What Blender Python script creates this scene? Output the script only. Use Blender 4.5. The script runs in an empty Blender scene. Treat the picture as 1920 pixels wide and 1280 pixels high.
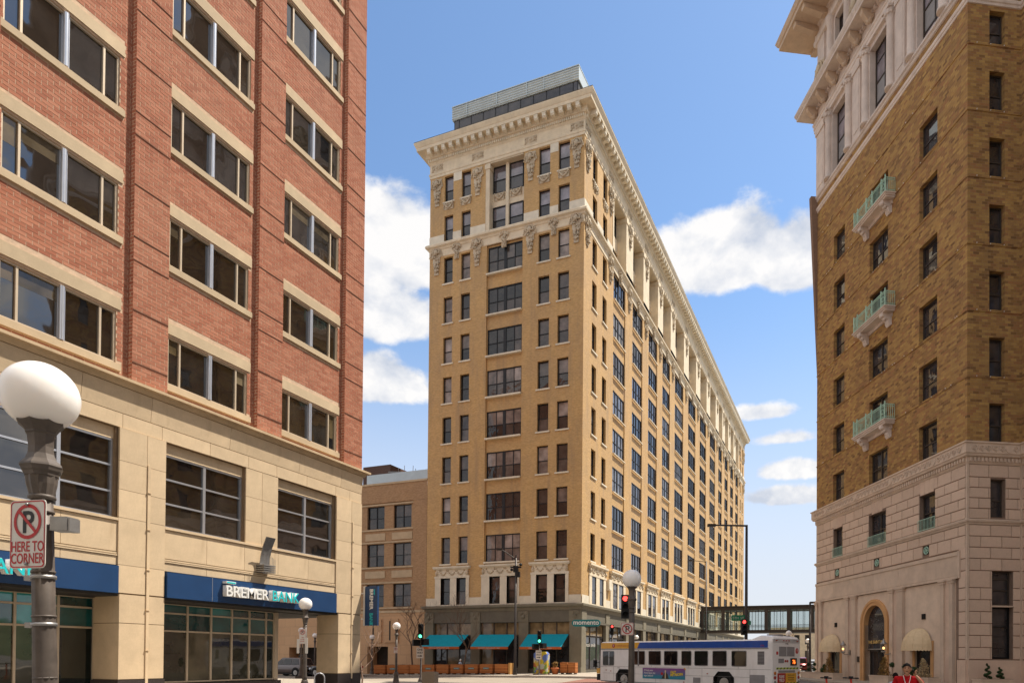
EXPOSURE = 1.0
CLOUDS = [(-.69, .525, .16, .085, 2.0), (-.70, .455, .14, .06, 1.5), (-.675, .372, .11, .042, 1.4),
          (-.16, .53, .125, .066, 2.0), (-.075, .52, .09, .06, 1.8), (-.235, .55, .06, .04, 1.0),
          (-.116, .341, .05, .014, .9), (-.08, .305, .05, .012, .7), (-.07, .262, .055, .02, 1.2), (-.09, .226, .085, .018, 1.1),
          (.35, .42, .22, .09, 1.3), (.75, .3, .2, .07, 1.2), (1.3, .5, .3, .11, 1.3), (2.0, .35, .3, .1, 1.3), (2.7, .5, .3, .12, 1.3),
          (-1.25, .5, .28, .1, 1.3), (-1.8, .33, .3, .09, 1.3), (-2.4, .55, .3, .12, 1.3), (-1.05, .3, .15, .05, 1.1), (-.35, .2, .12, .025, .9)]
CLOUD_SHADE = (2.95, 3.2, 3.7)
CLOUD_LIT = (5.0, 4.9, 4.8)
VEIL = (3.75, 3.85, 4.2)
SKY_TINT = (.86, .96, 1.0)
import bpy, bmesh, math, random
from mathutils import Vector, Matrix
random.seed(11)
S = bpy.context.scene
COL = S.collection
PI = math.pi

# ------------------------------------------------------------------ camera
CAM_H = 1.8
FPX, CX, CY = 1256.1, 1097.1, 1216.8
def camera_axes():
    pitch, roll, yaw = .0114, .0075, .3733
    F = Vector((0, math.cos(pitch), math.sin(pitch)))
    U = Vector((0, -math.sin(pitch), math.cos(pitch)))
    R = Vector((1, 0, 0))
    R, U = R*math.cos(roll)+U*math.sin(roll), U*math.cos(roll)-R*math.sin(roll)
    M = Matrix.Rotation(yaw, 3, 'Z')
    return M @ R, M @ U, M @ F
cR, cU, cF = camera_axes()
cam = bpy.data.cameras.new('camera')
cam.sensor_width = 36
cam.lens = 36*FPX/1920
cam.shift_x = (960-CX)/1920
cam.shift_y = (CY-640)/1920
cam.clip_start = .1
cam.clip_end = 4000
co = bpy.data.objects.new('camera', cam)
COL.objects.link(co)
m = Matrix((( cR.x, cU.x, -cF.x, 0), (cR.y, cU.y, -cF.y, 0), (cR.z, cU.z, -cF.z, CAM_H), (0, 0, 0, 1)))
co.matrix_world = m
S.camera = co

# ------------------------------------------------------------------ light
SUN_AZ = math.radians(42)      # from +x towards +y
SUN_EL = math.radians(60)
sd = Vector((math.cos(SUN_AZ)*math.cos(SUN_EL), math.sin(SUN_AZ)*math.cos(SUN_EL), math.sin(SUN_EL)))
sun = bpy.data.lights.new('sun', 'SUN')
sun.energy = 3.6
sun.angle = math.radians(.53)
sun.color = (1.0, .925, .81)
so = bpy.data.objects.new('sun', sun)
COL.objects.link(so)
so.rotation_euler = sd.to_track_quat('Z', 'Y').to_euler()
S.view_settings.view_transform = 'Standard'
S.view_settings.look = 'None'
S.view_settings.gamma = 1
S.view_settings.use_curve_mapping = False
S.view_settings.exposure = EXPOSURE
S.cycles.diffuse_bounces = 6
SKY_K = .103

def nn(nt, typ, **kw):
    n = nt.nodes.new(typ)
    for k, v in kw.items():
        if k == 'inp':
            for a, b in v.items():
                n.inputs[a].default_value = b
        else:
            setattr(n, k, v)
    return n
def lk(nt, a, b):
    nt.links.new(a, b)
def mth(nt, op, a, b=None, c=None, clamp=False):
    n = nt.nodes.new('ShaderNodeMath'); n.operation = op; n.use_clamp = clamp
    for i, v in enumerate((a, b, c)):
        if v is None: continue
        if isinstance(v, (int, float)): n.inputs[i].default_value = v
        else: lk(nt, v, n.inputs[i])
    return n.outputs[0]

def make_world():
    w = bpy.data.worlds.new('World'); S.world = w; w.use_nodes = True
    nt = w.node_tree; nt.nodes.clear()
    out = nn(nt, 'ShaderNodeOutputWorld'); bg = nn(nt, 'ShaderNodeBackground')
    sky = nn(nt, 'ShaderNodeTexSky'); sky.sky_type = 'NISHITA'; sky.sun_disc = False
    sky.sun_elevation = SUN_EL; sky.sun_rotation = PI/2-SUN_AZ
    sky.air_density = 1.0; sky.dust_density = .6; sky.ozone_density = 2.0; sky.altitude = 200
    tc = nn(nt, 'ShaderNodeTexCoord')
    sep = nn(nt, 'ShaderNodeSeparateXYZ'); lk(nt, tc.outputs['Generated'], sep.inputs[0])
    x, y, z = sep.outputs
    az = mth(nt, 'ARCTAN2', x, y)                       # 0 at +y, clockwise positive
    el = mth(nt, 'ARCSINE', z)
    # cloud shapes: (azimuth, elevation, radius az, radius el, flat base)
    n1 = nn(nt, 'ShaderNodeTexNoise', inp={'Scale': 11.0, 'Detail': 10.0, 'Roughness': .58, 'Distortion': .15})
    mp = nn(nt, 'ShaderNodeMapping'); mp.inputs['Scale'].default_value = (1, 1, 1.35); lk(nt, tc.outputs['Generated'], mp.inputs[0])
    lk(nt, mp.outputs[0], n1.inputs['Vector'])
    n2 = nn(nt, 'ShaderNodeTexNoise', inp={'Scale': 3.2, 'Detail': 5.0, 'Roughness': .5})
    lk(nt, mp.outputs[0], n2.inputs['Vector'])
    dens = None
    for (a, e, ra, re, k) in CLOUDS:
        dx = mth(nt, 'DIVIDE', mth(nt, 'SUBTRACT', az, a), ra)
        dy = mth(nt, 'DIVIDE', mth(nt, 'SUBTRACT', el, e), re)
        # flatter bases: stretch the lower half
        dy = mth(nt, 'MAXIMUM', dy, mth(nt, 'MULTIPLY', dy, -1.7))
        d = mth(nt, 'SQRT', mth(nt, 'ADD', mth(nt, 'MULTIPLY', dx, dx), mth(nt, 'MULTIPLY', dy, dy)))
        v = mth(nt, 'MULTIPLY', mth(nt, 'SUBTRACT', 1.0, d), k)
        dens = v if dens is None else mth(nt, 'MAXIMUM', dens, v)
    # heavier cloud added beyond the frame to brighten the ambient light
    nb = nn(nt, 'ShaderNodeTexNoise', inp={'Scale': 1.9, 'Detail': 3.0, 'Roughness': .5}); lk(nt, tc.outputs['Generated'], nb.inputs['Vector'])
    ox = mth(nt, 'DIVIDE', mth(nt, 'ADD', az, .38), .62); oy = mth(nt, 'DIVIDE', mth(nt, 'SUBTRACT', el, .3), .62)
    od = mth(nt, 'SQRT', mth(nt, 'ADD', mth(nt, 'MULTIPLY', ox, ox), mth(nt, 'MULTIPLY', oy, oy)))
    om = nn(nt, 'ShaderNodeMapRange', interpolation_type='SMOOTHSTEP', inp={'From Min': 1.0, 'From Max': 1.35, 'To Min': -3.0, 'To Max': .75}); lk(nt, od, om.inputs['Value'])
    dens = mth(nt, 'MAXIMUM', dens, mth(nt, 'ADD', om.outputs[0], mth(nt, 'MULTIPLY', mth(nt, 'SUBTRACT', nb.outputs['Fac'], .48), 5.0)))
    nz = mth(nt, 'SUBTRACT', n1.outputs['Fac'], .5)
    d1 = mth(nt, 'ADD', dens, mth(nt, 'MULTIPLY', nz, 2.3))
    mr = nn(nt, 'ShaderNodeMapRange', interpolation_type='SMOOTHSTEP', inp={'From Min': .03, 'From Max': .52}); lk(nt, d1, mr.inputs['Value'])
    cov = mr.outputs[0]
    # shade inside the cloud: bright crowns, blue grey undersides
    nup = nn(nt, 'ShaderNodeTexNoise', inp={'Scale': 11.0, 'Detail': 8.0, 'Roughness': .55, 'Distortion': .15})
    mp2 = nn(nt, 'ShaderNodeMapping'); mp2.inputs['Scale'].default_value = (1, 1, 1.35); mp2.inputs['Location'].default_value = (.0, .0, .035); lk(nt, tc.outputs['Generated'], mp2.inputs[0])
    lk(nt, mp2.outputs[0], nup.inputs['Vector'])
    rel = mth(nt, 'SUBTRACT', n1.outputs['Fac'], nup.outputs['Fac'])
    sh = nn(nt, 'ShaderNodeMapRange', inp={'From Min': -.18, 'From Max': .12}); lk(nt, mth(nt, 'ADD', rel, mth(nt, 'MULTIPLY', mth(nt, 'SUBTRACT', n2.outputs['Fac'], .5), .6)), sh.inputs['Value'])
    cc = nn(nt, 'ShaderNodeMix', data_type='RGBA'); lk(nt, sh.outputs[0], cc.inputs['Factor'])
    cc.inputs['A'].default_value = (*CLOUD_SHADE, 1); cc.inputs['B'].default_value = (*CLOUD_LIT, 1)
    # thin veil towards the horizon
    hz = nn(nt, 'ShaderNodeMapRange', interpolation_type='SMOOTHSTEP', inp={'From Min': .52, 'From Max': .04, 'To Min': 0, 'To Max': .92}); lk(nt, el, hz.inputs['Value'])
    veil = nn(nt, 'ShaderNodeMix', data_type='RGBA'); lk(nt, hz.outputs[0], veil.inputs['Factor'])
    gm = nn(nt, 'ShaderNodeMix', data_type='RGBA', blend_type='MULTIPLY'); gm.inputs['Factor'].default_value = 1
    lk(nt, sky.outputs[0], gm.inputs['A']); gm.inputs['B'].default_value = (*SKY_TINT, 1)
    lk(nt, gm.outputs['Result'], veil.inputs['A']); veil.inputs['B'].default_value = (*VEIL, 1)
    mx = nn(nt, 'ShaderNodeMix', data_type='RGBA'); lk(nt, mth(nt, 'MULTIPLY', cov, .96), mx.inputs['Factor'])
    lk(nt, veil.outputs['Result'], mx.inputs['A']); lk(nt, cc.outputs['Result'], mx.inputs['B'])
    lk(nt, mx.outputs['Result'], bg.inputs['Color']); bg.inputs['Strength'].default_value = SKY_K
    lk(nt, bg.outputs[0], out.inputs[0])
make_world()
# ------------------------------------------------------------------ materials
MATS = {}
def col4(c): return (c[0], c[1], c[2], 1)
def base_mat(name, rough=.7, spec=.3, metal=0.0):
    m = bpy.data.materials.new(name); m.use_nodes = True
    nt = m.node_tree; b = nt.nodes['Principled BSDF']
    b.inputs['Roughness'].default_value = rough
    b.inputs['Specular IOR Level'].default_value = spec
    b.inputs['Metallic'].default_value = metal
    MATS[name] = m
    return m, nt, b
def noise(nt, vec, scale, detail=5, rough=.6):
    n = nn(nt, 'ShaderNodeTexNoise', inp={'Scale': scale, 'Detail': detail, 'Roughness': rough})
    lk(nt, vec, n.inputs['Vector']); return n
def mixc(nt, fac, a, b, typ='MIX'):
    n = nn(nt, 'ShaderNodeMix', data_type='RGBA', blend_type=typ)
    for sock, v in (('Factor', fac), ('A', a), ('B', b)):
        s = n.inputs[sock]
        if isinstance(v, (int, float)): s.default_value = v
        elif isinstance(v, tuple): s.default_value = col4(v)
        else: lk(nt, v, s)
    return n.outputs['Result']
def rng(nt, v, a, b, c=0., d=1.):
    n = nn(nt, 'ShaderNodeMapRange', inp={'From Min': a, 'From Max': b, 'To Min': c, 'To Max': d}); lk(nt, v, n.inputs['Value']); return n.outputs[0]
def bump(nt, b, h, strength=.3, dist=.02):
    n = nn(nt, 'ShaderNodeBump', inp={'Strength': strength, 'Distance': dist}); lk(nt, h, n.inputs['Height']); lk(nt, n.outputs[0], b.inputs['Normal'])
def solid(name, c, rough=.6, spec=.3, metal=0., var=.12, scale=3., grime=.0, grime_col=(.08, .07, .06), coat=0., obj_random=0., bmp=0., bscale=60):
    m, nt, b = base_mat(name, rough, spec, metal)
    tc = nn(nt, 'ShaderNodeTexCoord')
    v = tc.outputs['Object']
    n = noise(nt, v, scale, 6)
    f = rng(nt, n.outputs['Fac'], .3, .7)
    lo = tuple(x*(1-var) for x in c); hi = tuple(min(1, x*(1+var)) for x in c)
    o = mixc(nt, f, lo, hi)
    if obj_random:
        oi = nn(nt, 'ShaderNodeObjectInfo')
        o = mixc(nt, 1.0, o, nn_gray(nt, oi.outputs['Random'], 1-obj_random, 1+obj_random*.6), 'MULTIPLY')
    if grime:
        n2 = noise(nt, v, scale*.35, 8, .7)
        mp = nn(nt, 'ShaderNodeMapping'); mp.inputs['Scale'].default_value = (1.5, 1.5, .35); lk(nt, v, mp.inputs[0]); lk(nt, mp.outputs[0], n2.inputs['Vector'])
        g = rng(nt, n2.outputs['Fac'], .52, .8, 0, grime)
        o = mixc(nt, g, o, grime_col)
    lk(nt, o, b.inputs['Base Color'])
    if coat:
        b.inputs['Coat Weight'].default_value = coat; b.inputs['Coat Roughness'].default_value = .08
    if bmp:
        n3 = noise(nt, v, bscale, 4); bump(nt, b, n3.outputs['Fac'], bmp, .01)
    return m
def nn_gray(nt, v, a, b):
    r = rng(nt, v, 0, 1, a, b)
    c = nn(nt, 'ShaderNodeCombineColor'); 
    for i in range(3): lk(nt, r, c.inputs[i])
    return c.outputs[0]
def wallvec(nt):
    """object coordinates folded so that any vertical axis-aligned wall reads (along, up)"""
    tc = nn(nt, 'ShaderNodeTexCoord'); s = nn(nt, 'ShaderNodeSeparateXYZ'); lk(nt, tc.outputs['Object'], s.inputs[0])
    c = nn(nt, 'ShaderNodeCombineXYZ'); lk(nt, mth(nt, 'ADD', s.outputs[0], s.outputs[1]), c.inputs[0]); lk(nt, s.outputs[2], c.inputs[1])
    return tc, c.outputs[0]
def brick_mat(name, cols, mortar, bw, bh, ms, rough=.85, weather=.25, wcol=(.1, .09, .08), patch=.0, patchcol=(.5, .4, .3), bmp=.35, spec=.2, bias=0., streak=0.):
    m, nt, b = base_mat(name, rough, spec)
    tc, v = wallvec(nt)
    br = nn(nt, 'ShaderNodeTexBrick', inp={'Color1': col4((0, 0, 0)), 'Color2': col4((1, 1, 1)), 'Mortar': col4((.5, .5, .5)), 'Scale': 1.0, 'Mortar Size': ms, 'Mortar Smooth': .1, 'Bias': bias, 'Brick Width': bw, 'Row Height': bh})
    lk(nt, v, br.inputs['Vector'])
    ramp = nn(nt, 'ShaderNodeValToRGB'); lk(nt, br.outputs['Color'], ramp.inputs[0])
    el = ramp.color_ramp.elements
    while len(el) < len(cols): el.new(.5)
    for i, c in enumerate(cols):
        el[i].position = i/(len(cols)-1); el[i].color = col4(c)
    o = ramp.outputs[0]
    n = noise(nt, v, .35, 7, .65); f = rng(nt, n.outputs['Fac'], .4, .75, 0, weather)
    o = mixc(nt, f, o, wcol)
    n4 = noise(nt, v, 9, 3); o = mixc(nt, 1.0, o, nn_gray(nt, n4.outputs['Fac'], .82, 1.18), 'MULTIPLY')
    if streak:
        mp = nn(nt, 'ShaderNodeMapping'); mp.inputs['Scale'].default_value = (1.3, .13, 1); lk(nt, v, mp.inputs[0]); n7 = noise(nt, mp.outputs[0], 1.0, 7, .65); o = mixc(nt, rng(nt, n7.outputs['Fac'], .5, .75, 0, streak), o, wcol)
    if patch:
        n5 = noise(nt, v, .22, 4, .5); f5 = rng(nt, n5.outputs['Fac'], .5, .62, 0, patch); o = mixc(nt, f5, o, patchcol)
    o = mixc(nt, br.outputs['Fac'], o, mortar)
    lk(nt, o, b.inputs['Base Color'])
    h = mth(nt, 'SUBTRACT', 1.0, br.outputs['Fac'])
    bump(nt, b, h, bmp, .012)
    return m
def stone_mat(name, c, rough=.8, var=.12, stain=.25, staincol=(.25, .2, .15), pink=None, bmp=.15):
    m, nt, b = base_mat(name, rough, .25)
    tc = nn(nt, 'ShaderNodeTexCoord'); v = tc.outputs['Object']
    oi = nn(nt, 'ShaderNodeObjectInfo')
    n = noise(nt, v, 1.3, 7, .6); f = rng(nt, n.outputs['Fac'], .3, .7)
    o = mixc(nt, f, tuple(x*(1-var) for x in c), tuple(min(1, x*(1+var)) for x in c))
    if pink:
        n6 = noise(nt, v, .5, 4, .5); o = mixc(nt, rng(nt, n6.outputs['Fac'], .42, .62), o, pink)
    n2 = noise(nt, v, 22, 4); o = mixc(nt, 1.0, o, nn_gray(nt, n2.outputs['Fac'], .9, 1.1), 'MULTIPLY')
    o = mixc(nt, 1.0, o, nn_gray(nt, oi.outputs['Random'], .93, 1.07), 'MULTIPLY')
    mp = nn(nt, 'ShaderNodeMapping'); mp.inputs['Scale'].default_value = (1.6, 1.6, .25); lk(nt, v, mp.inputs[0])
    n3 = noise(nt, mp.outputs[0], 1.6, 8, .7); g = rng(nt, n3.outputs['Fac'], .55, .8, 0, stain); o = mixc(nt, g, o, staincol)
    lk(nt, o, b.inputs['Base Color']); bump(nt, b, n2.outputs['Fac'], bmp, .006)
    return m
def glass_mat(name, cols, rough=.02, spec=.8, wav=.06, wscale=.9, ior=1.5, streak=0.):
    """a pane seen from outside: dark room, drawn blind or painted-in sky tone behind a clear reflecting surface"""
    m, nt, b = base_mat(name, rough, spec)
    b.inputs['IOR'].default_value = ior
    tc = nn(nt, 'ShaderNodeTexCoord'); oi = nn(nt, 'ShaderNodeObjectInfo')
    v = nn(nt, 'ShaderNodeVectorMath', operation='ADD'); lk(nt, tc.outputs['Object'], v.inputs[0])
    cx_ = nn(nt, 'ShaderNodeCombineXYZ'); r7 = mth(nt, 'MULTIPLY', oi.outputs['Random'], 37.0); lk(nt, r7, cx_.inputs[0]); lk(nt, r7, cx_.inputs[2]); lk(nt, cx_.outputs[0], v.inputs[1])
    ramp = nn(nt, 'ShaderNodeValToRGB'); el = ramp.color_ramp.elements
    while len(el) < len(cols): el.new(.5)
    for i, c in enumerate(cols):
        el[i].position = i/len(cols) if len(cols) > 2 else i; el[i].color = col4(c)
    if len(cols) > 2: ramp.color_ramp.interpolation = 'CONSTANT'
    lk(nt, oi.outputs['Random'], ramp.inputs[0])
    n = noise(nt, v.outputs[0], 1.1, 3, .5); o = mixc(nt, 1.0, ramp.outputs[0], nn_gray(nt, rng(nt, n.outputs['Fac'], .3, .7), .45, 1.35), 'MULTIPLY')
    lk(nt, o, b.inputs['Base Color'])
    n2 = noise(nt, v.outputs[0], wscale, 2, .4); bump(nt, b, n2.outputs['Fac'], wav, .25)
    return m
def emis(name, c, s):
    m, nt, b = base_mat(name, .4, .3)
    b.inputs['Base Color'].default_value = col4(tuple(x*.4 for x in c)); b.inputs['Emission Color'].default_value = col4(c); b.inputs['Emission Strength'].default_value = s
    return m

M_redbrick_pat = brick_mat('red_brick_wall', [(.36, .125, .075), (.41, .15, .09), (.46, .175, .105)], (.58, .42, .30), .315, .12, .014, weather=.12, wcol=(.3, .12, .07), bmp=.3)
def tint_brick():
    m, nt, b = base_mat('red_brick', .85, .2)
    at = nn(nt, 'ShaderNodeAttribute', attribute_name='tint'); tc = nn(nt, 'ShaderNodeTexCoord')
    n = noise(nt, tc.outputs['Object'], 14, 5, .7)
    o = mixc(nt, 1.0, at.outputs['Color'], nn_gray(nt, n.outputs['Fac'], .88, 1.12), 'MULTIPLY')
    n3 = noise(nt, tc.outputs['Object'], .3, 5, .6); o = mixc(nt, rng(nt, n3.outputs['Fac'], .45, .8, 0, .35), o, (.36, .19, .125))
    lk(nt, o, b.inputs['Base Color']); bump(nt, b, n.outputs['Fac'], .4, .006)
    return m
M_redbrick = tint_brick()
M_mortar = solid('mortar', (.60, .44, .31), .95, .1, var=.15, scale=8)
M_lime = stone_mat('tan_precast_stone', (.61, .465, .30), stain=.5, staincol=(.38, .26, .15))
M_limej = solid('stone_joint', (.22, .15, .09), .9, .1)
M_limecov = stone_mat('weathered_precast', (.50, .37, .23), stain=.55, staincol=(.2, .15, .1))
M_lintel = stone_mat('pale_tan_stone', (.52, .405, .265), stain=.12, staincol=(.4, .3, .18))
M_alu = solid('silver_window_metal', (.62, .64, .68), .3, .5, .75, var=.04)
M_tanframe = solid('tan_window_metal', (.55, .45, .33), .45, .4, .2, var=.05)
M_band = solid('navy_sign_band', (.012, .048, .135), .42, .4, var=.1, scale=1.5)
M_white = solid('white_letter_face', (.8, .79, .76), .4, .4, var=.03)
M_cyan = solid('turquoise_letter_face', (.02, .55, .58), .4, .4, var=.05)
M_granite = solid('dark_granite', (.045, .035, .032), .35, .5, var=.35, scale=30)
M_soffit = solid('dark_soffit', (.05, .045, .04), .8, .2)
M_gl_office = glass_mat('office_glass', [(.012, .010, .009), (.028, .022, .016), (.018, .016, .015)], spec=.6, ior=2.0, wav=.10, wscale=.5)
M_gl_blind = glass_mat('office_glass_blind', [(.16, .12, .065), (.09, .07, .045), (.22, .175, .11)], spec=.7, wav=.05)
M_gl_shop = glass_mat('shop_glass', [(.075, .07, .045), (.014, .02, .018), (.11, .095, .06), (.05, .048, .034)], spec=.9, ior=1.6, wav=.02)
M_gl_teal = glass_mat('teal_glass', [(.01, .10, .10), (.02, .26, .26), (.01, .06, .06)], spec=.9, ior=1.6, wav=.02)
M_tan = brick_mat('tan_brick_wall', [(.49, .295, .10), (.575, .35, .125), (.65, .41, .17)], (.56, .37, .18), .21, .068, .007, weather=.45, wcol=(.27, .185, .115), bmp=.12, rough=.6, spec=.4, streak=.7)
M_tan2 = brick_mat('brown_brick_wall', [(.35, .21, .11), (.42, .26, .135), (.48, .305, .165)], (.38, .26, .17), .21, .068, .007, weather=.3, wcol=(.22, .15, .1), bmp=.12)
M_buff = brick_mat('buff_panel_wall', [(.58, .37, .21), (.62, .40, .23)], (.36, .24, .15), 1.4, .95, .012, weather=.25, wcol=(.35, .22, .14), bmp=.1)
M_terra = stone_mat('cream_terracotta', (.74, .63, .46), stain=.35, staincol=(.33, .24, .15), rough=.6)
M_terraw = stone_mat('pale_terracotta', (.76, .69, .55), stain=.2, staincol=(.36, .28, .2), rough=.55)
M_orn = stone_mat('terracotta_relief', (.58, .49, .36), stain=.6, staincol=(.2, .14, .09), rough=.7)
M_grey = stone_mat('grey_green_stone', (.21, .185, .135), stain=.5, staincol=(.10, .09, .065))
M_grey2 = stone_mat('dark_grey_stone', (.15, .135, .105), stain=.4, staincol=(.08, .07, .055))
M_black = solid('black_window_paint', (.012, .012, .014), .45, .4, var=.1)
M_brownframe = solid('brown_window_paint', (.05, .038, .03), .5, .4)
M_gl_bl = glass_mat('tower_glass_blind', [(.30, .245, .215), (.20, .16, .14), (.36, .30, .27), (.24, .19, .165)], spec=.6, wav=.03)
M_gl_a = glass_mat('tower_glass', [(.016, .014, .013), (.06, .048, .042), (.03, .026, .024), (.10, .082, .072), (.02, .018, .017)], spec=.7, wav=.07, wscale=1.6)
M_gl_sky = glass_mat('painted_sky_glass', [(.20, .18, .21), (.26, .235, .27), (.13, .115, .135)], spec=.9, wav=.03, ior=1.6)  # lavender base colour paints in the reflection of the sky
M_gl_dark = glass_mat('dark_glass', [(.03, .028, .03), (.055, .05, .055)], spec=.8, wav=.04)
M_gl_side = glass_mat('street_side_glass', [(.02, .018, .02), (.05, .04, .04), (.012, .01, .01), (.16, .15, .15)], spec=.8, wav=.05)
M_gl_room = glass_mat('storefront_glass', [(.24, .17, .09), (.20, .14, .075), (.28, .20, .11)], spec=.5, wav=.03)
M_metalw = solid('pale_corrugated_metal', (.50, .56, .58), .4, .5, .35, var=.08, scale=1)
M_hot = brick_mat('hotel_brick', [(.20, .105, .045), (.35, .20, .07), (.43, .25, .085), (.48, .30, .10), (.29, .155, .065), (.38, .185, .075)], (.30, .195, .11), .34, .145, .008, weather=.35, wcol=(.14, .09, .05), bmp=.25, streak=.3)
M_hstone = stone_mat('pink_grey_limestone', (.62, .475, .37), stain=.35, staincol=(.26, .19, .14), pink=(.58, .43, .34), bmp=.2)
M_hstone2 = stone_mat('smooth_limestone', (.60, .475, .375), stain=.2, staincol=(.3, .22, .17))
M_hjoint = solid('limestone_joint', (.24, .17, .13), .9, .1)
M_htop = stone_mat('upper_limestone', (.66, .565, .50), stain=.45, staincol=(.3, .2, .15))
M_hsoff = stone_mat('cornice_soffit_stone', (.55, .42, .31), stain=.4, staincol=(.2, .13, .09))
M_stucco = stone_mat('beige_plaster', (.64, .51, .40), stain=.15, staincol=(.36, .28, .22), bmp=.05)
M_orange = stone_mat('ochre_arch_stone', (.58, .33, .15), stain=.2, staincol=(.38, .2, .1))
M_copper = solid('green_copper', (.42, .64, .52), .6, .3, var=.2, scale=12)
M_gold = solid('gold_leaf', (.75, .52, .2), .4, .5, .5)
M_cream = solid('cream_canvas', (.68, .53, .34), .8, .1, var=.08, scale=5)
M_teal = solid('teal_canvas', (.01, .31, .41), .75, .15, var=.08, scale=4)
M_orangec = solid('orange_canvas', (.5, .13, .04), .8, .1)
M_signteal = solid('teal_sign', (.01, .20, .22), .4, .4)
M_wood = brick_mat('planter_wood', [(.36, .12, .035), (.44, .16, .05), (.50, .19, .06)], (.12, .05, .02), 4.0, .13, .008, weather=.2, wcol=(.3, .1, .04), bmp=.4)
M_postwood = solid('pale_post_wood', (.55, .30, .10), .7, .2)
M_terrapot = solid('terracotta_pot', (.48, .15, .06), .8, .2)
M_pole = solid('brown_cast_metal', (.10, .08, .066), .55, .45, .1, var=.25, scale=9, grime=.35, grime_col=(.26, .22, .18))
M_poledark = solid('dark_bronze_metal', (.04, .032, .028), .45, .45, .4)
M_poleg = solid('galvanised_metal', (.32, .31, .30), .45, .5, .7, var=.15, scale=10)
M_redpaint = solid('sign_red', (.45, .02, .02), .45, .4)
M_blackp = solid('sign_black', (.015, .015, .015), .5, .4)
M_signw = solid('sign_white_sheeting', (.66, .62, .56), .45, .4, var=.06, scale=25)
M_signg = solid('street_sign_green', (.005, .18, .08), .45, .4)
M_yellow = solid('bus_yellow', (.78, .40, .015), .35, .5, coat=.3)
M_blue = solid('bus_blue', (.004, .07, .38), .3, .5, coat=.4)
M_buswhite = solid('bus_white_paint', (.88, .86, .84), .3, .5, var=.05, coat=.35, grime=.35, grime_col=(.5, .43, .37))
M_busgrey = solid('bus_grille_grey', (.28, .27, .27), .6, .3)
M_tyre = solid('tyre_rubber', (.02, .02, .02), .85, .2)
M_rim = solid('wheel_steel', (.5, .48, .45), .4, .5, .6)
M_rubber = solid('black_rubber', (.015, .015, .016), .6, .3)
M_gl_bus = glass_mat('bus_glass', [(.012, .010, .010), (.03, .022, .02)], spec=.7, wav=.03)
M_red_on = emis('lit_red_lamp', (1, .05, .04), 2.2)
M_green_on = emis('lit_green_lamp', (.1, 1, .5), 1.8)
M_led = emis('led_orange', (1, .16, .02), 1.6)
M_lantern = emis('lit_lantern', (1, .55, .2), 1.2)
M_red = solid('red_lens', (.35, .02, .015), .3, .5)
M_amber = solid('amber_lens', (.5, .15, .01), .3, .5)
M_asph = solid('asphalt', (.15, .14, .128), .9, .2, var=.2, scale=2.5, bmp=.3, bscale=40)
M_road = solid('pale_concrete_road', (.30, .255, .205), .9, .2, var=.1, scale=.8, bmp=.2)
M_walk = brick_mat('concrete_pavement', [(.36, .31, .25), (.40, .345, .28)], (.2, .17, .14), 1.5, 1.5, .012, weather=.2, wcol=(.22, .19, .16), bmp=.1)
M_kerb = solid('kerb_concrete', (.38, .34, .29), .85, .2)
M_brickpave = solid('brick_crossing', (.24, .12, .09), .9, .2, var=.3, scale=12)
M_bark = solid('bark', (.16, .11, .08), .9, .1, var=.3, scale=20)
M_barkp = solid('pale_bark', (.36, .25, .19), .9, .1, var=.2, scale=20)
M_hill = solid('hillside_green', (.085, .115, .06), 1, .05, var=.35, scale=.05)
M_skin = solid('skin', (.42, .22, .13), .55, .35, var=.05)
M_shirt = solid('red_shirt_cloth', (.40, .008, .012), .85, .15, var=.25, scale=9, bmp=.5, bscale=9)
M_hair = solid('dark_hair', (.012, .009, .008), .9, .1, bmp=.6, bscale=160)
M_trouser = solid('dark_trousers', (.03, .03, .04), .9, .1)
M_conc = stone_mat('exposed_aggregate', (.34, .26, .18), stain=.1)
M_hedge = None
def leaf_mat(name, cols):
    m, nt, b = base_mat(name, .6, .25)
    tc = nn(nt, 'ShaderNodeTexCoord'); n = noise(nt, tc.outputs['Object'], 14, 3)
    ramp = nn(nt, 'ShaderNodeValToRGB'); lk(nt, n.outputs['Fac'], ramp.inputs[0]); el = ramp.color_ramp.elements
    while len(el) < len(cols): el.new(.5)
    for i, c in enumerate(cols): el[i].position = .35+.3*i/(len(cols)-1); el[i].color = col4(c)
    lk(nt, ramp.outputs[0], b.inputs['Base Color']); return m
M_hedge = leaf_mat('dark_box_leaf', [(.012, .03, .008), (.035, .07, .02)])
M_shrub = leaf_mat('yellow_brown_leaf', [(.16, .10, .02), (.30, .20, .05), (.22, .09, .03), (.12, .11, .03)])
M_shrubp = leaf_mat('pale_dry_leaf', [(.34, .25, .12), (.50, .38, .22), (.22, .15, .06)])
M_globe = None
def globe():
    m, nt, b = base_mat('opal_globe', .25, .5)
    b.inputs['Base Color'].default_value = (.7, .67, .64, 1); b.inputs['Subsurface Weight'].default_value = .9; b.inputs['Subsurface Radius'].default_value = (1, .95, .9); b.inputs['Subsurface Scale'].default_value = .22
    tc = nn(nt, 'ShaderNodeTexCoord'); n = noise(nt, tc.outputs['Object'], 3.5, 5); o = mixc(nt, rng(nt, n.outputs['Fac'], .55, .8, 0, .25), (.86, .83, .80), (.6, .53, .46)); lk(nt, o, b.inputs['Base Color'])
    return m
M_globe = globe()
def car_paint(name, c):
    return solid(name, c, .3, .5, .3, var=.02, coat=.8)
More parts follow.
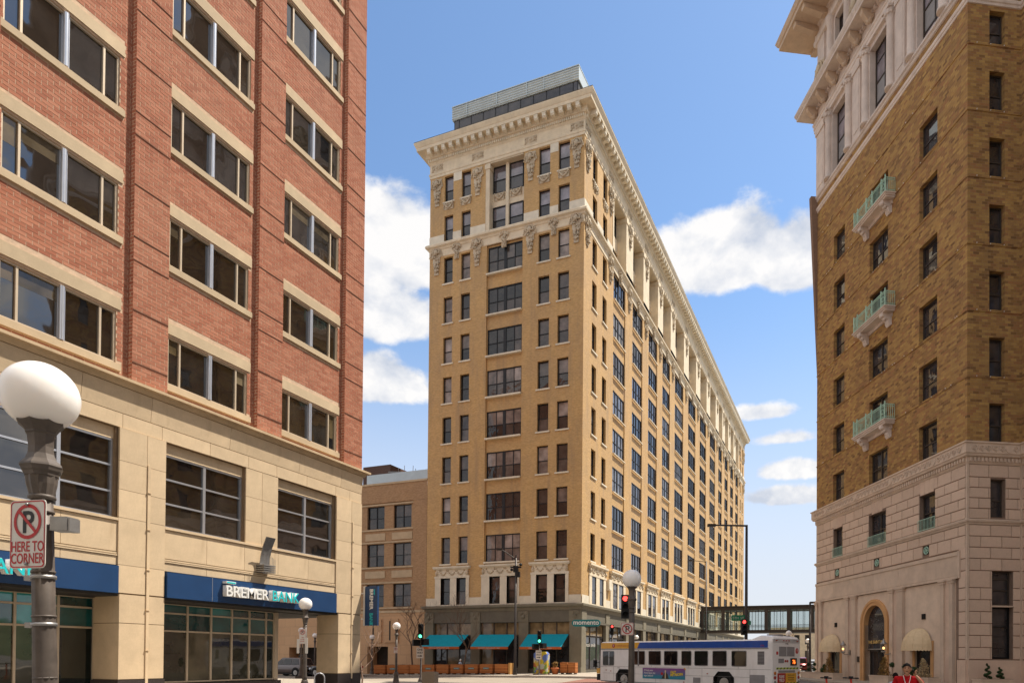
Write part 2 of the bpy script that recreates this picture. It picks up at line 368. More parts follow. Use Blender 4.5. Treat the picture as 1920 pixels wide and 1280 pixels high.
# ------------------------------------------------------------------ mesh building
class MB:
    def __init__(s): s.v = []; s.f = []; s.m = []; s.sm = []
    def add(s, vs, fs, mi=0, smooth=False):
        k = len(s.v); s.v += [tuple(v) for v in vs]
        for f in fs: s.f.append(tuple(i+k for i in f)); s.m.append(mi); s.sm.append(smooth)
        return s
    def box(s, x0, x1, y0, y1, z0, z1, mi=0):
        if x0 > x1: x0, x1 = x1, x0
        if y0 > y1: y0, y1 = y1, y0
        if z0 > z1: z0, z1 = z1, z0
        return s.add([(x0, y0, z0), (x1, y0, z0), (x1, y1, z0), (x0, y1, z0), (x0, y0, z1), (x1, y0, z1), (x1, y1, z1), (x0, y1, z1)],
              [(0, 3, 2, 1), (4, 5, 6, 7), (0, 1, 5, 4), (1, 2, 6, 5), (2, 3, 7, 6), (3, 0, 4, 7)], mi)
    def hexa(s, p, mi=0):      # 8 points, bottom ring then top ring
        return s.add(p, [(0, 3, 2, 1), (4, 5, 6, 7), (0, 1, 5, 4), (1, 2, 6, 5), (2, 3, 7, 6), (3, 0, 4, 7)], mi)
    def tube(s, p, q, r0, r1=None, n=8, mi=0, smooth=True, caps=True):
        r1 = r0 if r1 is None else r1
        p = Vector(p); q = Vector(q); d = (q-p)
        if d.length < 1e-6: return s
        d.normalize(); a = d.orthogonal().normalized(); b = d.cross(a)
        vs = []
        for c, r in ((p, r0), (q, r1)):
            for i in range(n):
                t = 2*PI*i/n; vs.append(c + a*math.cos(t)*r + b*math.sin(t)*r)
        fs = [(i, (i+1) % n, n+(i+1) % n, n+i) for i in range(n)]
        s.add(vs, fs, mi, smooth)
        if caps: s.add(vs, [tuple(range(n-1, -1, -1)), tuple(range(n, 2*n))], mi)
        return s
    def path(s, pts, r, n=6, mi=0):
        for a, b in zip(pts[:-1], pts[1:]): s.tube(a, b, r, r, n, mi)
        return s
    def lathe(s, prof, n=16, c=(0, 0, 0), mi=0, smooth=True, flute=0., twist=0.):
        k = len(prof); vs = []
        for (r, z) in prof:
            for i in range(n):
                t = 2*PI*(i+.5)/n; rr = r*(1-flute*(i % 2)); vs.append((c[0]+rr*math.cos(t), c[1]+rr*math.sin(t), c[2]+z))
        fs = []
        for j in range(k-1):
            for i in range(n): fs.append((j*n+i, j*n+(i+1) % n, (j+1)*n+(i+1) % n, (j+1)*n+i))
        fs.append(tuple(range(n-1, -1, -1))); fs.append(tuple((k-1)*n+i for i in range(n)))
        return s.add(vs, fs, mi, smooth)
    def ball(s, c, r, n=12, m=8, mi=0, sc=(1, 1, 1), jit=0.):
        vs = []; fs = []
        for j in range(m+1):
            ph = PI*j/m
            for i in range(n):
                t = 2*PI*i/n; k = 1+random.uniform(-jit, jit)
                vs.append((c[0]+r*sc[0]*math.sin(ph)*math.cos(t)*k, c[1]+r*sc[1]*math.sin(ph)*math.sin(t)*k, c[2]+r*sc[2]*math.cos(ph)*k))
        for j in range(m):
            for i in range(n): fs.append((j*n+i, (j+1)*n+i, (j+1)*n+(i+1) % n, j*n+(i+1) % n))
        return s.add(vs, fs, mi, jit == 0.)
    def extrude(s, poly, axis, a, b, mi=0, smooth=False):
        """poly: 2D points; axis 'x','y','z' is the extrusion axis"""
        def P(u, w, t):
            return {'x': (t, u, w), 'y': (u, t, w), 'z': (u, w, t)}[axis]
        n = len(poly); vs = [P(u, w, a) for u, w in poly]+[P(u, w, b) for u, w in poly]
        s.add(vs, [(i, (i+1) % n, n+(i+1) % n, n+i) for i in range(n)], mi, smooth)
        return s.add(vs, [tuple(range(n-1, -1, -1)), tuple(range(n, 2*n))], mi)
    def mould(s, prof, path, mi=0, close_ends=True):
        """prof: (out, z) points; path: plan points, outside on the RIGHT of travel; mitred corners"""
        n = len(path); P = [Vector(p) for p in path]; rings = []
        for i in range(n):
            d0 = (P[i]-P[i-1]).normalized() if i > 0 else None
            d1 = (P[i+1]-P[i]).normalized() if i < n-1 else None
            if d0 is None: d0 = d1
            if d1 is None: d1 = d0
            n0 = Vector((d0.y, -d0.x)); n1 = Vector((d1.y, -d1.x)); nb = (n0+n1)
            nb = nb/(1+n0.dot(n1)) if 1+n0.dot(n1) > .05 else n0
            rings.append([(P[i].x+nb.x*o, P[i].y+nb.y*o, z) for (o, z) in prof])
        k = len(prof); vs = [v for r in rings for v in r]; fs = []
        for i in range(n-1):
            for j in range(k-1): fs.append((i*k+j, (i+1)*k+j, (i+1)*k+j+1, i*k+j+1))
        s.add(vs, fs, mi)
        if close_ends: s.add(vs, [tuple(range(k-1, -1, -1)), tuple((n-1)*k+j for j in range(k))], mi)
        return s
    def mesh(s, name, mats):
        me = bpy.data.meshes.new(name); me.from_pydata(s.v, [], s.f)
        for m in (mats if isinstance(mats, (list, tuple)) else [mats]): me.materials.append(m)
        me.polygons.foreach_set('material_index', s.m); me.polygons.foreach_set('use_smooth', s.sm); me.update()
        return me
    def build(s, name, mats, parent=None, loc=(0, 0, 0), rz=0.):
        return put(name, s.mesh(name, mats), parent, loc, rz)
def put(name, me, parent=None, loc=(0, 0, 0), rz=0., kind=None, sc=None):
    o = bpy.data.objects.new(name, me); COL.objects.link(o); o.location = loc
    if rz: o.rotation_euler = (0, 0, rz)
    if sc: o.scale = sc
    if parent is not None: o.parent = parent
    if kind: o['kind'] = kind
    return o
def root(name, label, cat, loc=(0, 0, 0), rz=0., group=None):
    o = put(name, None, None, loc, rz); o['label'] = label; o['category'] = cat
    if group: o['group'] = group
    return o
def tag(o, label, cat, group=None):
    o['label'] = label; o['category'] = cat
    if group: o['group'] = group
    return o
def copy_tree(o, loc, rz, label, parent=None):
    c = o.copy(); COL.objects.link(c); 
    if parent is None:
        c.location = loc; c.rotation_euler = (0, 0, rz); c['label'] = label
    else: c.parent = parent
    for ch in list(o.children): copy_tree(ch, None, None, None, c)
    return c
TCACHE = {}
def text_mesh(txt, size, depth, bold=0., align='CENTER', shear=0., spacing=1.):
    key = (txt, size, depth, bold, align, shear, spacing)
    if key in TCACHE: return TCACHE[key]
    cu = bpy.data.curves.new('lettering', 'FONT'); cu.body = txt; cu.size = size; cu.extrude = depth; cu.offset = bold; cu.align_x = align; cu.shear = shear; cu.space_character = spacing; cu.resolution_u = 3
    ob = bpy.data.objects.new('lettering', cu); COL.objects.link(ob)
    me = bpy.data.meshes.new_from_object(ob.evaluated_get(bpy.context.evaluated_depsgraph_get()))
    bpy.data.objects.remove(ob); bpy.data.curves.remove(cu)
    TCACHE[key] = me; return me
def text(name, txt, size, mat, parent, loc, rot, depth=.003, bold=0., align='CENTER', shear=0., spacing=1., sx=1.):
    """rot: euler; text lies in its local xy plane; (pi/2,0,a) stands it up"""
    me = text_mesh(txt, size, depth, bold, align, shear, spacing).copy(); me.materials.clear(); me.materials.append(mat)
    o = bpy.data.objects.new(name, me); COL.objects.link(o); o.parent = parent; o.location = loc; o.rotation_euler = rot; o.scale = (sx, 1, 1)
    return o

class Face:
    """a vertical facade plane; a = along, o = outwards, z = up"""
    def __init__(s, kind, ox=0., oy=0.): s.k = kind; s.ox = ox; s.oy = oy
    def P(s, a, o, z):
        if s.k == 'F': return (s.ox+a, s.oy-o, z)       # faces -y
        if s.k == 'E': return (s.ox+o, s.oy+a, z)       # faces +x
        if s.k == 'W': return (s.ox-o, s.oy+a, z)       # faces -x
        if s.k == 'B': return (s.ox+a, s.oy+o, z)       # faces +y
    @property
    def rz(s): return {'F': 0., 'E': PI/2, 'W': -PI/2, 'B': PI}[s.k]
    def sgn(s): return -1 if s.k in ('W', 'B') else 1
    def box(s, mb, a0, a1, o0, o1, z0, z1, mi=0):
        p = s.P(a0, o0, z0); q = s.P(a1, o1, z1); return mb.box(p[0], q[0], p[1], q[1], p[2], q[2], mi)
    def quad(s, mb, pts, mi=0): return mb.add([s.P(*p) for p in pts], [(0, 1, 2, 3)], mi)
    def wall(s, mb, a0, a1, z0, z1, holes, o=0., mi=0, jm=None):
        """sheet with openings (h0,h1,z0,z1,depth) and their reveals"""
        jm = mi if jm is None else jm
        A = sorted({a0, a1, *[min(max(h[i], a0), a1) for h in holes for i in (0, 1)]}); Z = sorted({z0, z1, *[min(max(h[i], z0), z1) for h in holes for i in (2, 3)]})
        for i in range(len(A)-1):
            am = (A[i]+A[i+1])/2; run = None
            for j in range(len(Z)-1):
                zm = (Z[j]+Z[j+1])/2
                inside = any(h[0] < am < h[1] and h[2] < zm < h[3] for h in holes)
                if not inside and run is None: run = Z[j]
                if inside and run is not None: s.quad(mb, [(A[i], o, run), (A[i+1], o, run), (A[i+1], o, Z[j]), (A[i], o, Z[j])], mi); run = None
            if run is not None: s.quad(mb, [(A[i], o, run), (A[i+1], o, run), (A[i+1], o, z1), (A[i], o, z1)], mi)
        for h in holes:
            p, q, b, t, d = h
            s.quad(mb, [(p, o, b), (p, o-d, b), (p, o-d, t), (p, o, t)], jm); s.quad(mb, [(q, o, b), (q, o-d, b), (q, o-d, t), (q, o, t)], jm)
            if b >= z0-1e-4: s.quad(mb, [(p, o, b), (q, o, b), (q, o-d, b), (p, o-d, b)], jm)
            if t <= z1+1e-4: s.quad(mb, [(p, o, t), (q, o, t), (q, o-d, t), (p, o-d, t)], jm)
    def put(s, name, me, parent, a, o, z, kind=None): return put(name, me, parent, s.P(a, o, z), s.rz, kind)
MC = {}
def cached(key, fn):
    if key not in MC: MC[key] = fn()
    return MC[key]
def box_mesh(name, w, d, h, mat, bev=0.):
    def f():
        mb = MB(); mb.box(-w/2, w/2, -d, 0, 0, h); return mb.mesh(name, mat)
    return cached((name, round(w, 3), round(d, 3), round(h, 3), mat.name), f)

# windows: local x along, -y outwards, z up, origin bottom centre at the back plane
def win_frame(w, h, cols, rows, fw, bar, mid, fm, dep=.09):
    """outer frame with bars; cols/rows = fractions of inner bars (pos, thickness)"""
    def f():
        mb = MB()
        mb.box(-w/2, -w/2+fw, -dep, 0, 0, h); mb.box(w/2-fw, w/2, -dep, 0, 0, h)
        mb.box(-w/2+fw, w/2-fw, -dep, 0, 0, fw); mb.box(-w/2+fw, w/2-fw, -dep, 0, h-fw, h)
        for (p, t) in cols: mb.box(-w/2+p*w-t/2, -w/2+p*w+t/2, -dep*.92, 0, fw, h-fw)
        for (p, t) in rows: mb.box(-w/2+fw, w/2-fw, -dep*.8, 0, p*h-t/2, p*h+t/2)
        return mb.mesh('window', fm)
    return cached(('wf', round(w, 3), round(h, 3), tuple(cols), tuple(rows), fw, fm.name, dep), f)
def pane_mesh(w, h, mat):
    def f():
        mb = MB(); mb.add([(-w/2, 0, 0), (w/2, 0, 0), (w/2, 0, h), (-w/2, 0, h)], [(0, 1, 2, 3)]); return mb.mesh('pane', mat)
    return cached(('pane', round(w, 3), round(h, 3), mat.name), f)
def window(face, parent, a0, a1, z0, z1, depth, cols=(), rows=((.5, .06),), fw=.07, fm=None, glass=None, split=True, sill=None, dep=.09, mat_fn=None, o=0.):
    w = a1-a0; h = z1-z0
    wn = put('window', win_frame(w, h, list(cols), list(rows), fw, 0, 0, fm or M_black, dep), parent, face.P((a0+a1)/2, o-depth, z0), face.rz)
    cs = [fw]+[p*w for p, t in cols]+[w-fw]; rs = [fw]+[p*h for p, t in rows]+[h-fw]
    if split:
        for i in range(len(cs)-1):
            for j in range(len(rs)-1):
                g = mat_fn(i, j) if mat_fn else glass
                put('pane', pane_mesh(cs[i+1]-cs[i], rs[j+1]-rs[j], g), wn, ((cs[i]+cs[i+1])/2-w/2, -.025, rs[j]))
    else:
        put('pane', pane_mesh(w-2*fw, h-2*fw, glass), wn, (0, -.025, fw))
    if sill:
        sw, sd_, sh, sm = sill
        put('sill', box_mesh('sill', w+sw, sd_, sh, sm), wn, (0, -depth+.02, -sh-.004))
    return wn
# ------------------------------------------------------------------ ground
def g(x, y):
    """ground height: flat around the camera, rising gently towards the tower block"""
    t = min(1, max(0, (y-40)/13)); t = t*t*(3-2*t)
    return t*(.30+.0205*min(0, max(x+21.6, -40)))

# ------------------------------------------------------------------ twelve storey corner block
def pick(k=0):
    """sash glazing for one window: drawn blinds in some upper and a few lower sashes"""
    t = PR.random()
    return lambda i, j: (M_gl_bl if (j == 1 and t < .5) or t < .12 else M_gl_a)
PR = random.Random(77)
def tower():
    R = root('corner_office_tower', 'tall tan brick corner block with bracketed cornice and glazed rooftop penthouse', 'building', (-21.63, 54.21, 0))
    F = Face('F'); E = Face('E'); L = 97.7; W = -16.0
    SILL = [10.51, 14.33, 18.16, 21.96, 25.79, 29.60, 33.45, 37.27]; WH = 2.52
    ATT = [(41.37, 43.79), (45.11, 47.6)]
    fs = [(-14.39, -13.41), (-12.49, -11.50), (-4.41, -3.31), (-2.48, -1.40)]; tri = (-9.72, -6.01)
    bays = [8.0, 14.3, 20.55, 26.85] + [33.3, 41.4, 49.6, 57.7] + [65.8, 72.3, 78.8, 85.3]
    bw = [3.75]*4+[4.9]*4+[3.5]*4
    sn = [(2.1, 3.25), (4.85, 6.0), (91.5, 92.6), (94.4, 95.5)]
    # ---- brick shell
    mb = MB(); hf = []
    for z in SILL:
        for a, b in fs: hf.append((a, b, z, z+WH, .32))
    for z, t in ATT:
        for a, b in fs: hf.append((a, b, z, t, .32))
    hf.append((tri[0], tri[1], 10.0, 40.35, .16)); hf.append((tri[0]-.2, tri[1]+.1, 41.3, 47.75, .75))
    hf += [(-14.35, -13.32, 6.64, 9.17, .3), (-12.62, -11.6, 6.64, 9.17, .3), (-9.1, -8.0, 6.64, 9.17, .3), (-7.3, -6.2, 6.64, 9.17, .3), (-4.35, -3.25, 6.64, 9.17, .3), (-2.6, -1.5, 6.64, 9.17, .3)]
    F.wall(mb, W, 0, 6.5, 48.2, hf)
    # recessed spandrel strip behind the triple windows
    ht = [(tri[0]+.06, tri[1]-.06, z, z+WH, .16) for z in SILL]
    F.wall(mb, tri[0], tri[1], 10.0, 40.35, ht, o=-.16)
    he = []
    for a, b in sn:
        for z in SILL: he.append((a, b, z, z+WH, .32))
        for z, t in ATT: he.append((a, b, z, t, .32))
    for y, w in zip(bays, bw):
        he.append((y-.02, y+w+.02, 10.2, 40.35, .09)); he.append((y-.1, y+w+.1, 41.5, 47.75, 1.1))
    E.wall(mb, 0, L, 6.5, 48.2, he)
    for y, w in zip(bays, bw):
        E.wall(mb, y, y+w, 10.2, 40.35, [(y+.03, y+w-.03, z, z+WH, .1) for z in SILL], o=-.09)
    # left flank, back and roof
    mb.add([(W, 0, 0), (W, L, 0), (W, L, 48.2), (W, 0, 48.2)], [(0, 1, 2, 3)]); mb.add([(0, L, 0), (W, L, 0), (W, L, 48.2), (0, L, 48.2)], [(0, 1, 2, 3)])
    mb.build('wall', [M_tan], R)
    mb = MB(); mb.box(W+.2, -.2, .2, L-.2, 49.6, 49.9); mb.build('roof', [M_grey2], R)
    # ---- base storey and white band
    pth = [(W, 22), (W, 0), (0, 0), (0, L), (-9, L)]
    mb = MB()
    F.wall(mb, W, 0, 6.5, 7.28, [h for h in hf if h[2] == 6.64], o=.06); E.wall(mb, 0, L, 6.5, 7.28, [(y-.05, y+w+.05, 6.64, 7.3, .06) for y, w in zip(bays, bw)]+[(2.35, 5.6, 6.64, 7.3, .06)], o=.06)
    mb.build('base_band', [M_terraw], R)
    mb = MB()
    mb.mould([(0, 5.95), (.06, 5.95), (.10, 6.1), (.12, 6.22), (.34, 6.30), (.36, 6.46), (.30, 6.52), (0, 6.56)], pth)
    mb.build('street_cornice', [M_grey], R)
    # ---- storefront front face
    mb = MB(); piers = [(-16.1, -15.16), (-11.03, -10.08), (-6.05, -5.10), (-1.08, 0.02)]
    for a, b in piers:
        mb = MB(); F.box(mb, a, b, -.5, .06, -.6, 4.95); F.box(mb, a-.04, b+.04, -.4, .1, 4.95, 5.9); F.box(mb, a-.03, b+.03, 0, .12, -.6, .95)
        if b > 0: E.box(mb, -.02, 1.05, -.5, .06, -.6, 4.95); E.box(mb, -.04, 1.1, -.4, .1, 4.95, 5.9)
        mb.build('storefront_pier', [M_grey], R)
    ep = [6.8, 13.1, 19.4, 25.6, 31.9, 40.0, 48.3, 56.4, 64.5, 71, 77.5, 84, 90.5, 96.8]
    for y in ep: mb = MB(); E.box(mb, y-.5, y+.5, -.5, .06, -.6, 4.95); E.box(mb, y-.55, y+.55, -.4, .1, 4.95, 5.9); mb.build('storefront_pier', [M_grey], R)
    mb = MB(); F.box(mb, W, 0, -.5, .02, 5.05, 5.95); F.box(mb, W, 0, -.2, .05, 4.92, 5.05); E.box(mb, 0, L, -.5, .02, 5.05, 5.95); E.box(mb, 0, L, -.2, .08, 4.85, 5.03)
    mb.build('storefront_frieze', [M_grey2], R)
    for a, b in piers:
        mb = MB(); c = (a+b)/2
        for s in (-1, 1):
            mb.tube((c+s*.24, -.16, 5.72), (c+s*.24, -.02, 5.72), .13, .13, 12)
        mb.box(c-.42, c+.42, -.14, -.02, 5.78, 5.9); mb.ball((c, -.14, 5.4), .16, 8, 6, sc=(1, .5, 1.2)); mb.build('pier_capital', [M_grey], R)
    spans = [(-15.16, -11.03), (-10.08, -6.05), (-5.10, -1.08)]
    k = 0
    for a, b in spans:
        n = 3
        for i in range(n):
            x0 = a+(b-a)*i/n; x1 = a+(b-a)*(i+1)/n
            window(F, R, x0, x1, 3.72, 4.92, .3, (), (), .05, M_brownframe, M_gl_room, True)
            gl = [M_gl_dark, M_gl_room, M_gl_dark][(i+k) % 3] if k < 2 else M_gl_dark
            window(F, R, x0, x1, .75, 3.66, .3, (), ((.78, .05),), .05, M_brownframe, gl, True)
        mb = MB(); F.box(mb, a, b, -.34, -.1, -.6, .72); mb.build('stall_riser', [M_grey2], R); k += 1
    ys = [1.05]+[y+.5 for y in ep[:-1]]; ye = [y-.5 for y in ep]
    for j, (a, b) in enumerate(zip(ys, ye)):
        n = 3
        for i in range(n):
            x0 = a+(b-a)*i/n; x1 = a+(b-a)*(i+1)/n
            window(E, R, x0, x1, 3.72, 4.85, .3, (), (), .05, M_brownframe, M_gl_room if j < 1 or i % 2 else M_gl_dark, False)
            window(E, R, x0, x1, .7, 3.66, .3, (), (), .05, M_brownframe, M_gl_dark, False)
        mb = MB(); E.box(mb, a, b, -.34, -.1, -.6, .68); mb.build('stall_riser', [M_grey2], R)
    text('window_lettering', 'lincoln smith', .5, M_signw, R, (-.22, 1.6, 2.75), (PI/2, 0, PI/2), .002, align='LEFT')
    # ---- first floor windows in white surrounds
    for a, b, xs in ((-14.99, -11.27, ((-14.35, -13.32), (-12.62, -11.6))), (-9.95, -6.05, ((-9.1, -8.0), (-7.3, -6.2))), (-4.86, -1.2, ((-4.35, -3.25), (-2.6, -1.5)))):
        surround(R, F, a, b, xs)
        for p, q in xs: window(F, R, p, q, 6.64, 9.12, .25, (), ((.5, .06),), .07, M_black, M_gl_a, True)
    surround(R, E, 1.75, 6.2, ((2.4, 3.5), (4.4, 5.5)))
    for p, q in ((2.4, 3.5), (4.4, 5.5)): window(E, R, p, q, 6.64, 9.12, .01, (), ((.5, .06),), .07, M_black, M_gl_dark, True, dep=.05, o=0)
    for y, w in zip(bays, bw):
        n = 2 if w < 4.5 else 3; ws = w/n
        xs = tuple((y+ws*i+.22, y+ws*(i+1)-.22) for i in range(n))
        surround(R, E, y-.5, y+w+.5, xs)
        for p, q in xs: window(E, R, p, q, 6.64, 9.12, .01, (), ((.5, .06),), .07, M_black, M_gl_side, False, dep=.05)
    # ---- main floors
    sill = (.28, .12, .13, M_terraw)
    for zi, z in enumerate(SILL+[a[0] for a in ATT]):
        h = WH if zi < 8 else ATT[zi-8][1]-ATT[zi-8][0]
        hi = zi >= 8
        for a, b in fs:
            window(F, R, a, b, z, z+h, .30, (), ((.48, .07),), .075, M_black, None, True, sill if zi != 8 else None,
                   mat_fn=(lambda i, j: (M_gl_sky if j == 1 else M_gl_dark)) if hi else pick())
        for a, b in sn:
            window(E, R, a, b, z, z+h, .30, (), ((.48, .07),), .075, M_black, M_gl_side, False, sill if zi != 8 else None)
        if not hi:
            window(F, R, tri[0]+.06, tri[1]-.06, z, z+h, .30, ((.27, .05), (.5, .28), (.77, .05)), ((.48, .07),), .09, M_black, None, True, (.1, .2, .14, M_terraw), mat_fn=pick())
            for y, w in zip(bays, bw):
                cols = ((.27, .05), (.5, .26), (.77, .05)) if w < 4.5 else ((.2, .05), (.34, .2), (.5, .05), (.66, .2), (.82, .05))
                window(E, R, y+.03, y+w-.03, z, z+h, .18, cols, ((.48, .07),), .09, M_black, M_gl_side, False, (0, .17, .10, M_terra))
        elif zi == 8 or zi == 9:
            for p, q in ((-9.45, -8.05), (-7.7, -6.3)):
                window(F, R, p, q, z, z+h, .72, (), ((.48, .07),), .08, M_black, None, True, mat_fn=lambda i, j: M_gl_sky if j == 1 else M_gl_dark)
            for y, w in zip(bays, bw):
                window(E, R, y+.35, y+w-.35, z+.1, z+h, 1.05, ((.5, .2),), ((.48, .07),), .08, M_black, M_gl_side, False)
    # white recess linings in the attic
    mb = MB()
    F.box(mb, -9.95, -9.5, -.74, -.02, 41.4, 47.2); F.box(mb, -8.03, -7.72, -.74, -.45, 41.4, 47.6); F.box(mb, -9.5, -6.0, -.76, -.62, 43.82, 45.08); F.box(mb, -10, -9.42, -.74, .03, 47.15, 47.6)
    F.box(mb, -9.9, -6.0, -.76, -.02, 47.6, 47.75)
    mb.build('attic_recess_lining', [M_terra], R)
    mb = MB()
    ext = [(bays[i]+bw[i]+.1, bays[i+1]-.1) for i in range(11)]+[(7.6, 7.9), (bays[-1]+bw[-1]+.1, bays[-1]+bw[-1]+.45)]
    for a, b in ext:
        E.box(mb, a-.02, b+.02, -1.12, .05, 41.5, 47.75)
        for q in (.2, .4, .6, .8): E.box(mb, b+.02-.001, b+.03, -1.0+.2*q*4, -1.0+.2*q*4+.12, 42, 46.9)
        E.box(mb, a-.1, b+.1, -1.12, .12, 47.1, 47.5)
    for y, w in zip(bays, bw): E.box(mb, y-.1, y+w+.1, -1.2, -.9, 43.8, 45.2)
    for y, w in zip(bays, bw): E.box(mb, y-.1, y+w+.1, -1.12, -.01, 47.6, 47.75)
    mb.build('attic_pier', [M_terra], R)
    # white blocks by the attic base
    mb = MB(); F.wall(mb, W-.02, .04, 41.25, 42.05, [(a, b, 41.3, 42.1, .1) for a, b in fs]+[(-9.9, -5.9, 41.3, 42.1, .1)], o=.05); E.wall(mb, -.04, L, 41.25, 42.05, [(a, b, 41.3, 42.1, .1) for a, b in sn]+[(y-.1, y+w+.1, 41.3, 42.1, .1) for y, w in zip(bays, bw)], o=.05)
    mb.build('attic_base', [M_terraw], R)
    for a, b in ((-13.38, -12.5), (-3.3, -2.5)):
        mb = MB(); F.box(mb, a, b, 0, .03, 46.9, 47.7); mb.build('white_block', [M_terraw], R)
    # ---- belt course
    mb = MB(); mb.mould([(0, 39.95), (.05, 40.0), (.05, 40.12), (0.03, 40.14), (.03, 40.62), (.10, 40.68), (.16, 40.82), (.32, 40.92), (.34, 41.08), (.24, 41.22), (.06, 41.32), (0, 41.34)], pth)
    mb.build('belt_course', [M_terra], R)
    # ---- architrave, frieze, cornice
    mb = MB(); mb.mould([(0, 47.7), (.05, 47.72), (.06, 47.95), (.10, 47.98), (.12, 48.14), (.06, 48.2), (.04, 48.24), (.04, 49.02), (.12, 49.12), (.14, 49.18), (.16, 49.2), (.16, 49.48), (.3, 49.52), (.34, 49.56), (.34, 49.98), (.42, 50.02), (.95, 50.04), (.98, 50.3), (1.02, 50.34), (1.10, 50.52), (1.16, 50.66), (1.16, 50.74), (0, 50.9)], pth)
    mb.build('cornice', [M_terra], R)
    dm = MB(); s = .2
    n = int(16.3/s)
    for i in range(n): dm.box(W-.1+i*s, W-.1+i*s+.11, -.27, -.15, 49.22, 49.46)
    for i in range(int(L/s)): dm.box(.15, .27, .02+i*s, .02+i*s+.11, 49.22, 49.46)
    d = dm.build('dentils', [M_terraw], R); d['kind'] = 'stuff'
    mm = MB(); mm.extrude([(0, 0), (-.56, .12), (-.58, .34), (0, .34)], 'x', -.17, .17); mm.box(-.2, .2, -.6, 0, .34, .42); mm.tube((-.185, -.42, .1), (.185, -.42, .1), .1, .1, 10)
    mod = mm.mesh('modillion', [M_terraw]); n = 20
    for i in range(n): put('modillion', mod, R, (W-.05+(16.1)*(i+.5)/n, -.34, 49.58))
    n = 120
    for i in range(n): put('modillion', mod, R, (.34, .3+(L)*(i+.35)/n, 49.58), PI/2)
    # ---- relief ornament
    cart = relief(1.0, 2.6, 3); small = relief(.7, 1.5, 5, crown=False); fest = festoon(1.05, .62)
    fp = [-15.2, -10.75, -5.25, -.72]
    for x in fp:
        put('cartouche', cart, R, (x, -.06, 47.5)); put('cartouche', cart, R, (x, -.06, 40.85))
        put('frieze_boss', relief2(), R, (x, -.05, 48.62))
    for x in (-12.95, -2.9, -7.9): put('cartouche', small, R, (x, -.06, 40.9))
    for y in [.75]+[7.0]+[bays[i]+bw[i]+(bays[i+1]-bays[i]-bw[i])/2 for i in range(11)]+[90, 96.8]:
        put('cartouche', cart, R, (.06, y, 47.5), PI/2); put('cartouche', cart, R, (.06, y, 40.85), PI/2)
        put('frieze_boss', relief2(), R, (.05, y, 48.62), PI/2)
    for y, w in zip(bays, bw): put('cartouche', small, R, (.06, y+w/2, 40.95), PI/2)
    for a, b in fs: put('festoon', fest, R, ((a+b)/2, -.03, 44.75))
    for x in (-8.75, -7.0): put('festoon', fest, R, (x, .58, 44.75))
    for a, b in sn: put('festoon', fest, R, (.03, (a+b)/2, 44.75), PI/2)
    # ---- penthouse
    mb = MB(); x0, x1 = -14.9, -1.4
    mb.box(x0+.15, x1-.12, 2.12, 13.8, 49.5, 54.65); mb.build('penthouse_core', [M_black], R)
    nb = 9; xs = [x0+.2, x0+.75]+[x0+.75+(x1-.6-x0-.75)*i/(nb) for i in range(1, nb+1)]+[x1-.15]
    for a, b in zip(xs[:-1], xs[1:]):
        put('pane', pane_mesh(b-a-.09, 2.6, M_gl_dark), R, ((a+b)/2, 2.09, 52.0))
    mb = MB()
    for i in range(5):
        z = 54.7+i*.24; mb.extrude([(0, 0), (-.09, .06), (-.09, .12), (0, .2)], 'x', x0, x1); 
        k = 8
        mb.v[-16:] = [(v[0], v[1]+2.0, v[2]+z) for v in mb.v[-16:]]
    mb.box(x0, x1, 2.0, 14, 54.65, 55.9)
    for x in (-13.2, -9.9, -6.7, -4.9): mb.box(x-.03, x+.03, 1.88, 1.93, 54.7, 55.9)
    mb.box(x0-.03, x1+.03, 1.9, 14.03, 55.9, 55.98); mb.build('penthouse_screen', [M_metalw], R)
    mb = MB(); mb.tube((-.9, 3.2, 50.8), (-.9, 3.2, 53.2), .09, .09, 8); mb.ball((-.9, 3.2, 53.3), .3, 10, 6, sc=(1, 1, .6)); mb.build('roof_vent', [M_poleg], R)
    mb = MB(); mb.mould([(1.10, 50.74), (1.16, 50.8), (.9, 50.9)], pth); mb.build('cornice_flashing', [M_grey2], R)
    # small wall box by the corner windows
    mb = MB(); mb.box(.06, .3, 6.55, 7.25, 8.4, 9.3); mb.box(.06, .36, 6.5, 7.3, 8.25, 8.4); mb.build('wall_box', [M_terraw], R)
    return R
def surround(R, fc, a, b, xs):
    mb = MB(); d = .09
    edges = [a]+[v for p in xs for v in p]+[b]
    for i in range(0, len(edges), 2): fc.box(mb, edges[i], edges[i+1], -.24, d, 6.56, 9.15)
    fc.box(mb, a-.04, b+.04, -.24, d+.03, 9.15, 9.35); fc.box(mb, a+.1, b-.1, -.1, d-.01, 9.35, 9.98); fc.box(mb, a-.1, b+.1, -.1, .22, 9.98, 10.08); fc.box(mb, a-.15, b+.15, -.1, .3, 10.08, 10.24)
    mb.build('window_surround', [M_terraw if fc.k == 'F' else M_terra], R)
    mb = MB(); n = 3; w = (b-a-.9)/n
    for i in range(n):
        c = a+.45+w*(i+.5)
        for t in range(7):
            u = -1+2*t/6; q = fc.P(c+u*w*.42, d+.02, 9.85-.38*(1-u*u)); mb.ball(q, .085, 6, 4)
    for x in (a+.2, b-.2): q = fc.P(x, d, 9.62); mb.ball(q, .2, 8, 6, sc=(.8, .8, 1.2))
    mb.build('swag', [M_orn], R)
